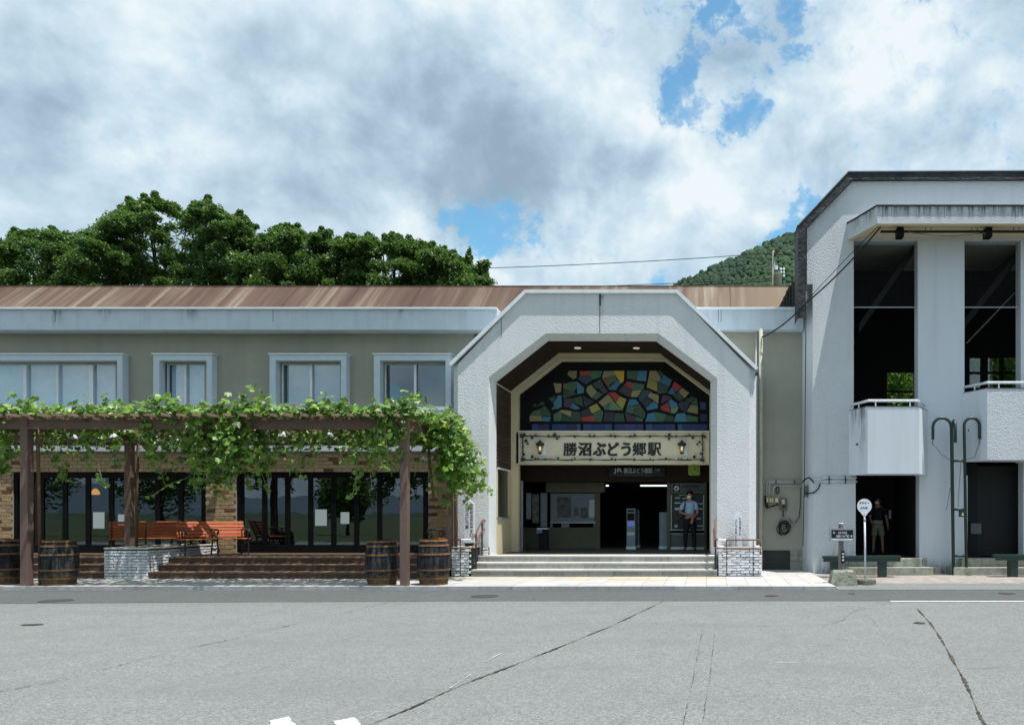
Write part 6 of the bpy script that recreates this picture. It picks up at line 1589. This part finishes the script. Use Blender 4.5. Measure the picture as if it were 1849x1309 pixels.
# ---------------- wooded hill
hD = 620.0
def hz(x, y):
    px = x/y*F+CX
    # crest profile by azimuth
    pts = [(900, 560), (1100, 545), (1205, 520), (1250, 500), (1290, 482), (1330, 465), (1365, 447), (1400, 431), (1440, 419), (1500, 400), (1600, 360), (1750, 330), (2000, 320), (2600, 420)]
    py = 560
    for (a, b), (c, d) in zip(pts[:-1], pts[1:]):
        if a <= px <= c: py = b+(d-b)*(px-a)/(c-a)
    if px > 2600: py = 420
    crest = (CY-py)/F*hD
    s = max(0, min(1, (y-430)/(hD-430)))
    return crest*(s**.8) if y <= hD else crest*(1-.3*(y-hD)/200)
mb = MB(); nx, ny = 90, 26; xs_ = np.linspace(-170, 620, nx); ys_ = np.linspace(425, 800, ny)
for y in ys_:
    for x in xs_: mb.v.append((x, y, hz(x, y)-3))
for j in range(ny-1):
    for i in range(nx-1): mb.f.append((j*nx+i, j*nx+i+1, (j+1)*nx+i+1, (j+1)*nx+i))
struct('hill', mb, 'hill_forest')
bm = bmesh.new(); bmesh.ops.create_icosphere(bm, subdivisions=2, radius=1); iv = np.array([v.co[:] for v in bm.verts]); ifc = np.array([[v.index for v in f.verts] for f in bm.faces]); bm.free()
VV = []; FF = []; o_ = 0; cnt = 0
for k in range(9500):
    y = 440+(hD+8-440)*random.random()**.7; pxm = random.uniform(1150, 1560) if random.random() < .8 else random.uniform(1560, 1900); x = (pxm-CX)/F*y; z = hz(x, y)
    if z < 30: continue
    s = random.uniform(1.1, 3.0); jit = 1+rng.uniform(-.22, .22, (len(iv), 1)); tall = random.uniform(.9, 1.6)
    V = iv*jit*np.array([s, s, s*tall])+np.array([x, y, z]); VV.append(V); FF.append(ifc+o_); o_ += len(iv); cnt += 1
o = np_mesh('hillside_forest', np.concatenate(VV), np.concatenate(FF), 'hill_forest'); tag(o, 'dense dark green wood covering the slope of the far hill', 'forest', kind='stuff')

# ---------------- surroundings behind the camera (seen reflected in the glass)
rr = random.Random(8)
def ridge(name, dist, n, hmin, hmax, m, seed, a0=150, a1=390):
    r2 = random.Random(seed); mb = MB(); H = []
    ph = [r2.uniform(0, 6) for _ in range(6)]
    for i in range(n):
        u = i/(n-1); h = hmin+(hmax-hmin)*(.5+.22*math.sin(u*9+ph[0])+.16*math.sin(u*21+ph[1])+.09*math.sin(u*47+ph[2])+.04*math.sin(u*103+ph[3]))
        H.append(h); a = R(a0+(a1-a0)*u)
        mb.v += [(dist*.72*math.cos(a), dist*.72*math.sin(a), -1), (dist*math.cos(a), dist*math.sin(a), h), (dist*1.2*math.cos(a), dist*1.2*math.sin(a), h*.4)]
    for i in range(n-1):
        for j in range(2): mb.f.append((i*3+j, i*3+j+1, (i+1)*3+j+1, (i+1)*3+j))
    struct(name, mb, m)
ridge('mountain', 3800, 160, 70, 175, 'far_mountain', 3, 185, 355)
ridge('hill', 700, 90, 1, 7, 'hill_forest', 5, 190, 350)
# a row of roadside trees across the plaza, behind the camera
src = None
for i, (x, y, h) in enumerate([(-31, -24, 5.5), (-22, -27, 4.2), (-12, -30, 3.4), (6, -30, 4), (17, -26, 5.5), (28, -24, 6), (-47, -24, 8.5), (-56, -21, 9.5)]):
    t = thing('roadside_tree', 'green tree across the plaza, %s' % ['tall one left of the small ones', 'second from the left, mid height', 'small one left of centre', 'small one right of centre', 'second from the right, mid height', 'far right, end of the row', 'large one at the far left', 'largest one at the left end'][i], 'tree', (x, y, 0), 'trees across the plaza behind the viewer')
    n = 5000; q = rng.normal(size=(n, 3)); q /= np.linalg.norm(q, axis=1)[:, None]; q *= (rng.uniform(0, 1, n)**.35)[:, None]; q *= 1+.2*np.sin(q[:, :1]*8)
    V, Fc = leaf_tris(q*np.array([h*.42, h*.42, h*.4])+np.array([x, y, h*.62]), .35, .3, .6, 40+i, .5); np_mesh('crown', V, Fc, 'leaf_tree', t, off=t.location)
    MB().tube([(x, y, 0), (x, y, h*.6)], [.16, .08], 7).build('trunk', 'bark', t)

# ---------------- grapevines
def vine_leaf(seed):
    r = random.Random(seed); k = 11; pts = [(0, 0, 0)]
    lob = [.62, .95, .72, 1.05, .75, 1.2, .75, 1.05, .72, .95, .62]
    for i in range(k):
        a = R(-140+280*i/(k-1)) ; l = lob[i]*r.uniform(.88, 1.1)*.5
        x, y = l*math.sin(a), l*math.cos(a); pts.append((x, y+.1, -.10*abs(x)*2+r.uniform(-.03, .03)-.12*(y > .2)))
    me = bpy.data.meshes.new('leaf'); me.from_pydata(pts, [], [(0, i, i+1) for i in range(1, k)]); return me
LM = [vine_leaf(i) for i in range(5)]
for me in LM: me.materials.append(M['leaf_vine'])
LY = [m_.copy() for m_ in LM[:2]]
for me in LY: me.materials.clear(); me.materials.append(M['leaf_yellow'])
lv = [np.array([v.co[:] for v in me.vertices]) for me in LM]; lfc = np.array([[0, i, i+1] for i in range(1, 11)])
def rot_rand(r, out=True, up=False):
    # leaf normals (local +Z) face roughly toward the light and the street
    n = Vector((r.gauss(0, .55), -abs(r.gauss(.55, .45)), r.gauss(.55, .4) if not up else abs(r.gauss(1.1, .4)))).normalized()
    q = n.to_track_quat('Z', 'Y'); from_ = Matrix.Rotation(r.uniform(-1, 1)*1.4+math.pi, 4, 'Z')
    return (q.to_matrix().to_4x4() @ from_)
class Vine:
    def __init__(s, label, x): 
        s.t = thing('grapevine', label, 'grapevine', (x, PR, .6), 'grapevines trained over the pergola'); s.L = []; s.sh = MB(); s.r = random.Random(int(abs(x)*10))
    def leaf(s, p, size, up=False, pri=1.0, yel=False): s.L.append((pri*size, Vector(p), size, up, yel))
    def strand(s, top, length, nleaf, size, sway=.15, front=True, pri=1.0, yel=0.0, dirx=0):
        r = s.r; p = Vector(top); pts = [tuple(p)]; n = max(4, int(length/.12)); vx = r.gauss(0, .03)+dirx; vy = r.gauss(0, .02)
        for i in range(n):
            vx += r.gauss(0, sway*.12); p = p+Vector((vx*.12/.12*.6, vy*.6, -length/n)); vx *= .96; pts.append(tuple(p))
        s.sh.tube(pts, .006, 4)
        for k in range(nleaf):
            f = r.random()**.9*(len(pts)-1.01); i = int(f); q = Vector(pts[i]).lerp(Vector(pts[i+1]), f-i)
            s.leaf(q+Vector((r.gauss(0, .07), r.gauss(0, .06), r.gauss(0, .03))), size*r.uniform(.65, 1.25)*(1-.30*f/len(pts)), pri=pri, yel=r.random() < yel+(.12 if f/len(pts) > .8 else 0))
    def bunch(s, p, cap=True, ln=.24):
        r = s.r; p = Vector(p); mb = MB()
        for k in range(46):
            u = r.random(); a = r.uniform(0, 6.28); rad = .05*(1-u*.75); c = p+Vector((rad*math.cos(a), rad*math.sin(a), -u*ln)); q = .014
            n = len(mb.v); mb.v += [(c.x+q, c.y, c.z), (c.x, c.y+q, c.z), (c.x-q, c.y, c.z), (c.x, c.y-q, c.z), (c.x, c.y, c.z+q), (c.x, c.y, c.z-q)]
            mb.f += [(n+a_, n+(a_+1) % 4, n+4) for a_ in range(4)]+[(n+(a_+1) % 4, n+a_, n+5) for a_ in range(4)]
        o = mb.build('grape_bunch', 'grape', s.t)
        if cap: MB().lathe([(.11, -.07), (.085, -.01), (.03, .045), (.01, .06)], (p.x, p.y, p.z+.02), 9).build('paper_cap', 'paper', o)
    def finish(s, stempts):
        o = s.sh.build('shoots', 'shoot', s.t); o['kind'] = 'stuff'
        for sp in stempts: MB().tube(sp, [.035]*len(sp), 6).build('stem', 'vine_stem', s.t, True)
        s.L.sort(key=lambda e: -e[0]); VV = []; FF = []; o_ = 0; r = s.r; tl = Vector(s.t.location)
        for i, (_, p, size, up, yel) in enumerate(s.L):
            m4 = rot_rand(r, up=up); k = r.randrange(5)
            if i < 290:
                o = bpy.data.objects.new('leaf', (LY[k % 2] if yel else LM[k])); COL.objects.link(o); o.parent = s.t; o.location = p-tl; o.rotation_euler = m4.to_euler(); o.scale = (size,)*3
            else:
                A = np.array(m4.to_3x3()); V = (lv[k]*size) @ A.T+np.array(p-tl); VV.append(V); FF.append(lfc+o_); o_ += len(V)
        if VV:
            o = np_mesh('foliage', np.concatenate(VV), np.concatenate(FF), 'leaf_vine_mass', s.t); o['kind'] = 'stuff'
def canopy(v, px0, px1, n, hfun, y0=PF-.35, y1=PR+.2):
    r = v.r
    for k in range(n):
        px = r.uniform(px0, px1); f = r.random()**1.6; D = y0+(y1-y0)*f
        x = PX(px, PF)      # spread along the pergola in metres
        top = hfun(px); h = abs(r.gauss(0, .5)); h = min(h, 1)*top*(1 if f < .35 else .8)
        v.leaf((x+r.gauss(0, .05), D, PTZ+.10+h*r.random()**.4), r.uniform(.11, .21), up=r.random() < .6, pri=1.3 if f < .25 else .6)
def hf(px): return .27+.13*math.sin(px*.045)+.10*math.sin(px*.11+1)+.06*math.sin(px*.31)
def hb(px): return hf(px)*(1.5 if 380 < px < 480 or 240 < px < 320 or px < 0 else 1.15)
def zz(py, D): return PZ(py, D)
# left vine
v = Vine('grapevine with sparse yellowing strands hanging at the left end of the pergola', PX(60, PF))
canopy(v, -330, 225, 2000, hb)
for px, ln, nl, yl in ((-15, 1.0, 26, .1), (5, 1.2, 40, .1), (22, 1.25, 34, .15), (38, .9, 16, .1), (92, 1.45, 30, .5), (100, 1.3, 14, .4), (72, .7, 16, .1), (130, .6, 14, .1), (150, .9, 16, .1), (160, 1.1, 26, .05), (172, 1.45, 18, .2), (195, 1.0, 22, .05), (215, .7, 15, .3), (-60, 1.1, 30, .1), (-100, 1.3, 30, .1)):
    D = PF+v.r.uniform(-.15, .25) if yl > .3 else PF+v.r.uniform(-.1, 1.4)
    v.strand((PX(px, D), D, PTZ+.05), ln*v.r.uniform(.9, 1.1), int(nl*1.2), .17, yel=yl)
for px in (110, 130, 150, 175, 205): v.bunch((PX(px, 17.8), 17.8, PTZ-.25), ln=.3)
for k in range(150): v.leaf((PX(v.r.uniform(-40, 235), 18.3), v.r.uniform(17.2, 19.6), PTZ-abs(v.r.gauss(0, .22))), .15, pri=.5)
v.finish([[(PX(64, PF), PF+.12, .08), (PX(62, PF), PF+.12, 2), (PX(60, PF), PF+.1, PTZ+.1)]])
# middle vine with big hanging curtain
v = Vine('dense grapevine hanging in a big leafy curtain over the orange bench', PX(400, PF))
canopy(v, 225, 610, 2200, hb)
for k in range(46):
    px = v.r.gauss(405, 38); D = PF+v.r.uniform(-.35, .5); ln = v.r.uniform(.7, 1.75)*(1.1 if 360 < px < 420 else .85); v.strand((PX(px, D), D, PTZ+.15), ln, int(25*ln), .17, yel=.07)
for px, ln, nl in ((255, 1.0, 24), (262, 1.45, 20), (270, .8, 14), (350, 1.4, 16), (452, 1.5, 26), (470, 1.3, 24), (485, 1.45, 26), (500, .9, 14), (515, 1.2, 18), (535, 1.05, 20), (548, 1.35, 20), (560, 1.1, 14), (300, .55, 10), (330, .6, 10), (590, .5, 8)):
    D = PF+v.r.uniform(-.1, 1.2); v.strand((PX(px, D), D, PTZ), ln, int(nl*1.2), .16, yel=.08)
for px in (235, 252, 268, 285, 300, 345, 410, 425, 500, 520, 470, 600): v.bunch((PX(px, 17.9), 17.9+v.r.uniform(-.5, .8), PTZ-.22), cap=v.r.random() < .75, ln=.34)
for k in range(330): v.leaf((PX(v.r.uniform(225, 640), 18.3), v.r.uniform(17.1, 19.7), PTZ-abs(v.r.gauss(0, .26))), .15, pri=.5)
pts = [(PX(348+i*-9, 17.4), 17.4, PZ(855+i*4.5+2*math.sin(i), 17.4)) for i in range(10)]; v.sh.tube(pts, .006, 4)
for p in pts[3:]: v.leaf(p, .10, yel=True)
v.finish([[(PX(246, 19.5), 19.5, .8), (PX(247, 19.4), 19.4, 2.2), (PX(250, 19.2), 19.2, PTZ+.1)]])
# right vine
v = Vine('thick bushy grapevine cascading off the right end of the pergola onto the arch pier', PX(770, 18))
canopy(v, 600, 765, 1200, hb)
for k in range(18):
    px = v.r.gauss(690, 12); D = PF+v.r.uniform(-.3, .4); v.strand((PX(px, D), D, PTZ+.2), v.r.uniform(.4, 1.45), 18, .165, yel=.04)
for px, ln, nl in ((640, .9, 18), (652, 1.3, 22), (662, 1.5, 24), (675, 1.7, 26), (705, 1.0, 16), (745, .7, 10), (755, .5, 8), (620, .5, 8)):
    D = PF+v.r.uniform(.1, 1.1); v.strand((PX(px, D), D, PTZ), ln, nl, .15, yel=.05)
# cascade: outline in the photo from (740,740) over (820,745),(850,800),(880,880) down to (840,900)
for k in range(1400):
    r = v.r; px = r.gauss(815, 24); px = max(757, min(872, px))
    topy = 775 if px < 775 else (745 if px < 825 else 745+(px-825)*1.5); boty = 845+.55*(px-770) if px > 790 else 800
    py = topy+(boty-topy)*r.random(); D = r.uniform(17.6, 19.4); v.leaf((PX(px, D), D, PZ(py, D)), r.uniform(.10, .19), up=py < topy+25, pri=1.2 if D < 18.4 else .6, yel=r.random() < .02)
for px, y0, y1, nl in ((848, 800, 900, 30), (858, 810, 880, 22), (868, 830, 880, 16), (876, 845, 885, 9), (838, 850, 915, 22), (826, 850, 905, 14), (812, 840, 900, 14), (800, 850, 918, 12), (788, 850, 885, 12), (778, 800, 915, 20), (768, 800, 860, 8), (820, 730, 780, 20), (883, 870, 893, 6)):
    D = 18.3; v.strand((PX(px-4, D), D, PZ(y0, D)), (y1-y0)/F*D, nl, .15, yel=.08)
for i in range(3): v.leaf((PX(765+i*8, 18.2), 18.2, PZ(802+i, 18.2)), .2)
for px in (645, 660, 640, 700): v.bunch((PX(px, 17.9), 17.9, PTZ-.22), cap=px > 650, ln=.34)
for k in range(170): v.leaf((PX(v.r.uniform(610, 760), 18.3), v.r.uniform(17.2, 19.7), PTZ-abs(v.r.gauss(0, .26))), .15, pri=.5)
v.finish([[(PX(823, 19.6), 19.6, .6), (PX(822, 19.6), 19.6, 2.3), (PX(816, 19.5), 19.5, 3.3), (PX(806, 19.2), 19.2, PTZ)], [(PX(783, 18.3), 18.3, PZ(900, 18.3)), (PX(776, 18.3), 18.3, PZ(840, 18.3)), (PX(772, 18.3), 18.3, PTZ)]])
# bits of weed at kerb and stand
for i, (px, py, D) in enumerate(((1748, 1035, 19.9), (1533, 1035, 19.8))):
    t = thing('weed_tuft', ['small green weed at the foot of the green tube stand', 'tiny weed growing in the brick paving behind the concrete block'][i], 'weed', (PX(px, D), D, .05), 'weeds in the brick paving')
    P_ = rng.normal(size=(40, 3))*np.array([.06, .05, .03])+np.array([PX(px, D), D, .08]); V, Fc = leaf_tris(P_, .06, -.2, .4, 5+i); np_mesh('leaves', V, Fc, 'bush', t, off=t.location)

# ================================================================== UTILITY POLE AND WIRES
D = 48.0
t = thing('utility_pole', 'grey utility pole with transformer and white insulators in front of the wooded hill', 'utility pole', (PX(1397, D), D, 6))
MB().tube([(PX(1397, D), D, 5.5), (PX(1397, D), D, PZ(453, D))], [.13, .09], 10).build('pole', 'concrete', t, True)
MB().box(PX(1398, D), PX(1402, D), D-.2, D+.2, PZ(462, D), PZ(455, D)).build('top_bracket', 'iron', t)
MB().lathe([(.26, 0), (.28, .2), (.28, .75), (.24, .9)], (PX(1404, D), D, PZ(519, D)), 12).build('transformer', 'concrete_dark', t)
MB().lathe([(.14, 0), (.14, .25)], (PX(1400.5, D), D, PZ(488, D)), 10).build('switch_case', 'white_paint', t)
for k in range(6):
    MB().lathe([(.06, 0), (.10, .08), (.06, .16)], (PX(1410+(k % 2)*5, D), D, PZ(501-(k//2)*6, D)), 8).build('insulator', 'white_paint', t)
MB().tube([(PX(1397, D), D, PZ(500, D)), (PX(1417, D), D, PZ(498, D))], .05, 6).build('cross_arm', 'iron', t); MB().tube([(PX(1397, D), D, PZ(488, D)), (PX(1417, D), D, PZ(486, D))], .05, 6).build('cross_arm', 'iron', t)
MB().tube([(PX(1413, D), D, PZ(480, D)), (PX(1413, D), D, PZ(512, D))], .04, 6).build('drop_pole', 'iron', t)
for i, (a, b, lab) in enumerate((((820, 486), (1397, 457), 'highest overhead wire crossing from behind the trees to the utility pole'), ((820, 522), (1397, 503), 'lower overhead wire just above the station roof'), ((820, 528), (1397, 507), 'lowest dark overhead wire close to the station roof'), ((1397, 458), (1500, 462), 'short wire from the utility pole to behind the tower'))):
    cable('overhead_wire', lab, [(PX(a[0], D), D, PZ(a[1], D)), (PX(b[0], D), D, PZ(b[1], D))], .022 if i != 2 else .03, m='cable', cat='wire', grp='overhead wires', sag=.12)

# ================================================================== PEOPLE
def skin(name, verts, edges, m, parent=None, sub=2, root=0):
    me = bpy.data.meshes.new(name); me.from_pydata([v[:3] for v in verts], edges, [])
    me.materials.append(M[m])
    o = bpy.data.objects.new(name, me); COL.objects.link(o); o.parent = parent
    md = o.modifiers.new('skin', 'SKIN'); md.use_smooth_shade = True
    for i, v in enumerate(verts):
        r = v[3]; me.skin_vertices[0].data[i].radius = (r, r) if not isinstance(r, tuple) else r
        me.skin_vertices[0].data[i].use_root = (i == root)
    s = o.modifiers.new('sub', 'SUBSURF'); s.levels = sub; s.render_levels = sub
    # freeze to a plain mesh
    dg = bpy.context.evaluated_depsgraph_get(); e = o.evaluated_get(dg); m2 = bpy.data.meshes.new_from_object(e)
    o.modifiers.clear(); o.data = m2; m2.name = name
    if not m2.materials: m2.materials.append(M[m])
    for p in m2.polygons: p.use_smooth = True
    return o
def fingers(V, E, wrist, d, spread, palm=.075, ln=.075, curl=Vector((0, 0, 0))):
    """adds a palm and five fingers to a skeleton: wrist index, hand direction d, spread axis"""
    w = Vector(V[wrist][:3]); d = d.normalized(); s = spread.normalized()
    V.append((*(w+d*palm*.6), .026)); pi_ = len(V)-1; E.append((wrist, pi_))
    for k, (off, l) in enumerate(((-.030, .9), (-.010, 1.05), (.010, 1.0), (.030, .78))):
        b = w+d*palm+s*off; V.append((*b, .0105)); E.append((pi_, len(V)-1)); V.append((*(b+d*ln*l*.55+curl*.4), .0095)); E.append((len(V)-2, len(V)-1)); V.append((*(b+d*ln*l+curl), .008)); E.append((len(V)-2, len(V)-1))
    b = w+d*palm*.45-s*.045; V.append((*b, .012)); E.append((pi_, len(V)-1)); V.append((*(b+d*.03-s*.014+curl*.6), .010)); E.append((len(V)-2, len(V)-1))
def ellipsoid(name, c, r, m, parent, seg=16, face=None, cut=None):
    bm = bmesh.new(); bmesh.ops.create_uvsphere(bm, u_segments=seg, v_segments=12, radius=1)
    for v in bm.verts: v.co = Vector((v.co.x*r[0], v.co.y*r[1], v.co.z*r[2]))+Vector(c)
    if cut: bmesh.ops.delete(bm, geom=[v for v in bm.verts if cut(v.co-Vector(c))], context='VERTS')
    me = bpy.data.meshes.new(name); bm.to_mesh(me); bm.free(); me.shade_smooth(); me.materials.append(M[m])
    o = bpy.data.objects.new(name, me); COL.objects.link(o); o.parent = parent; return o
def person(lab, loc, rz, H, cols, pose, head_turn=0, mask_dir=None):
    V = []; E = []
    def a(x, y, z, r, p=None):
        V.append((x, y, z, r)); i = len(V)-1
        if p is not None: E.append((p, i))
        return i
    pel = a(0, 0, .93, (.135, .10)); wa = a(0, 0, 1.08, (.13, .095), pel); ch = a(0, 0, 1.28, (.155, .105), wa); nb = a(0, 0, 1.44, (.075, .07), ch); nk = a(0, -.01, 1.50, .055, nb)
    jw = a(0, -.015, 1.56, (.062, .075), nk); hd = a(0, -.01, 1.645, (.076, .092), jw); tp = a(0, 0, 1.705, (.055, .065), hd)
    V.append((0.0, 0, 0, 0)); V.pop()
    nose = a(0, -.105, 1.60, .012, hd)
    joints = {}
    for s, nm in ((-1, 'R'), (1, 'L')):
        sh = a(s*.165, 0, 1.40, .058, nb); el = a(*pose['el'+nm], .042, sh); wr = a(*pose['wr'+nm], .028, el); joints[nm] = (sh, el, wr)
        dd = Vector(pose.get('hd'+nm, (0, 0, -1))); sp = Vector(pose.get('sp'+nm, (0, -1, 0))); fingers(V, E, wr, dd, sp, curl=Vector((0, -.012, 0)))
        hp = a(s*.085, 0, .88, .085, pel); kn = a(s*.10+pose['k'+nm][0], pose['k'+nm][1]*.5-.01, .49, .055, hp); an = a(s*.10+pose['k'+nm][0]*1.6, pose['k'+nm][1], .09, .036, kn); a(s*.12+pose['k'+nm][0]*1.6, pose['k'+nm][1]-.14, .035, .034, an)
    p = skin('person', V, E, 'skin'); tag(p, lab, 'person')
    # shirt
    S = []; SE = []
    def b(lst, L_, E_):
        i0 = len(L_)
        for k, q in enumerate(lst):
            L_.append(q)
            if k: E_.append((i0+k-1, i0+k))
        return i0
    b([(0, 0, pose.get('hem', .93), (.150, .115)), (0, 0, 1.08, (.148, .112)), (0, 0, 1.28, (.172, .122)), (0, 0, 1.42, (.098, .085)), (0, -.005, 1.465, .066)], S, SE)
    for nm, s in (('R', -1), ('L', 1)):
        e = Vector(pose['el'+nm]); sh = Vector((s*.17, 0, 1.395)); m_ = sh.lerp(e, .75)
        S += [(*sh, .078), (*sh.lerp(e, .4), .072), (*m_, .070)]; n = len(S); SE += [(3, n-3), (n-3, n-2), (n-2, n-1)]
    skin('shirt', S, SE, cols[0], p)
    for nm, s in (('R', -1), ('L', 1)): pass
    T = []; TE = []
    b([(0, 0, 1.0, (.138, .105)), (0, 0, .90, (.150, .115))], T, TE)
    zl_ = cols[2]
    for nm, s in (('R', -1), ('L', 1)):
        kx, ky = pose['k'+nm]
        if zl_ < .3: lst = [(s*.088, 0, .84, .102), (s*.10+kx, ky*.5-.01, .50, .076), (s*.10+kx*1.5, ky*.95, .12, .062), (s*.10+kx*1.6, ky, .06, .060)]
        else: lst = [(s*.088, 0, .84, .108), (s*.095+kx*.6, ky*.3, .62, .10), (s*.10+kx*.8, ky*.4, zl_, .098)]
        n = len(T); T += lst; TE += [(1, n)]+[(n+i, n+i+1) for i in range(len(lst)-1)]
    skin('trousers' if zl_ < .3 else 'shorts', T, TE, cols[1], p)
    for nm, s in (('R', -1), ('L', 1)):
        kx, ky = pose['k'+nm]; x = s*.115+kx*1.6
        skin('shoe', [(x, ky+.05, .045, .042), (x, ky-.06, .042, .042), (x, ky-.15, .034, .034)], [(0, 1), (1, 2)], 'hair', p)
    # head details, turned by head_turn about the neck
    c, sn_ = math.cos(head_turn), math.sin(head_turn)
    def tn(x, y, z): return (x*c-y*sn_, x*sn_+y*c-.01, z)
    ellipsoid('hair', tn(0, .022, 1.675), (.098, .108, .098), 'hair', p, cut=lambda q: (q.x*sn_*-1+q.y*c) < -.055 and q.z < .035 or q.z < -.075)
    for s in (-1, 1):
        ellipsoid('ear', tn(s*.088, .01, 1.62), (.012, .02, .03), 'skin', p, 8)
        ellipsoid('eye', tn(s*.032, -.088, 1.645), (.013, .008, .006), 'hair', p, 8)
        ellipsoid('eyebrow', tn(s*.033, -.092, 1.665), (.02, .006, .004), 'hair', p, 8)
    ellipsoid('face_mask', tn(0, -.058, 1.578), (.066, .058, .052), 'mask_white', p, 14)
    p.scale = (H/1.75,)*3; p.location = loc; p.rotation_euler = (0, 0, rz)
    return p
D = 22.9
p = person('person in light blue shirt and white mask standing before the ticket machine', (PX(1245.5, D), D, HF), 0, 1.75, ('shirt_blue', 'trousers_black', .1),
    dict(elR=(-.30, -.03, 1.12), wrR=(-.02, -.22, 1.05), hdR=(.9, -.1, .05), spR=(0, 0, 1), elL=(.235, -.06, 1.11), wrL=(.085, -.24, .93), hdL=(-.25, -.1, -1), spL=(-1, 0, 0), kR=(-.02, .02), kL=(.025, -.03), hem=.95), head_turn=-.35)
MB().tube([(-.15, -.10, 1.45), (-.165, -.135, 1.33), (-.17, -.135, 1.2), (-.20, -.09, 1.0), (-.25, -.02, .92)], .016, 6).mesh('x')
so_ = MB().tube([(-.14, .03, 1.475), (-.135, -.09, 1.44), (-.14, -.135, 1.33), (-.165, -.13, 1.18), (-.21, -.08, 1.0), (-.25, -.02, .92)], .015, 6)
o = link_mesh(so_.mesh('bag_strap'), 'bag_strap', 'hair', p)
bgm = MB().box(-.36, -.17, -.06, .08, .62, .93); bag = bgm.build('shoulder_bag', 'hair', None, bevel=.02); bag.location = p.location; tag(bag, 'black shoulder bag at the hip of the person in the light blue shirt', 'bag')
D = 22.5
person('person in black t-shirt and khaki shorts standing in the dark tower doorway', (PX(1585, D), D, .47), R(-12), 1.66, ('shirt_black', 'shorts_khaki', .52),
    dict(elR=(-.24, .04, 1.13), wrR=(-.20, -.12, .98), hdR=(.3, -.5, -.4), spR=(0, 0, 1), elL=(.26, .03, 1.12), wrL=(.30, -.03, .87), hdL=(.05, -.1, -1), spL=(0, -1, 0), kR=(-.02, .04), kL=(.03, -.05), hem=.90), head_turn=-.5)
t = MB().lathe([(.160, .0), (.167, .06), (.160, .10)], (PX(1585, D)-.02, D-.01, .47+.885), 20).build('waist_pouch', 'concrete_step'); tag(t, 'pale pouch worn round the waist of the person in the doorway', 'pouch')
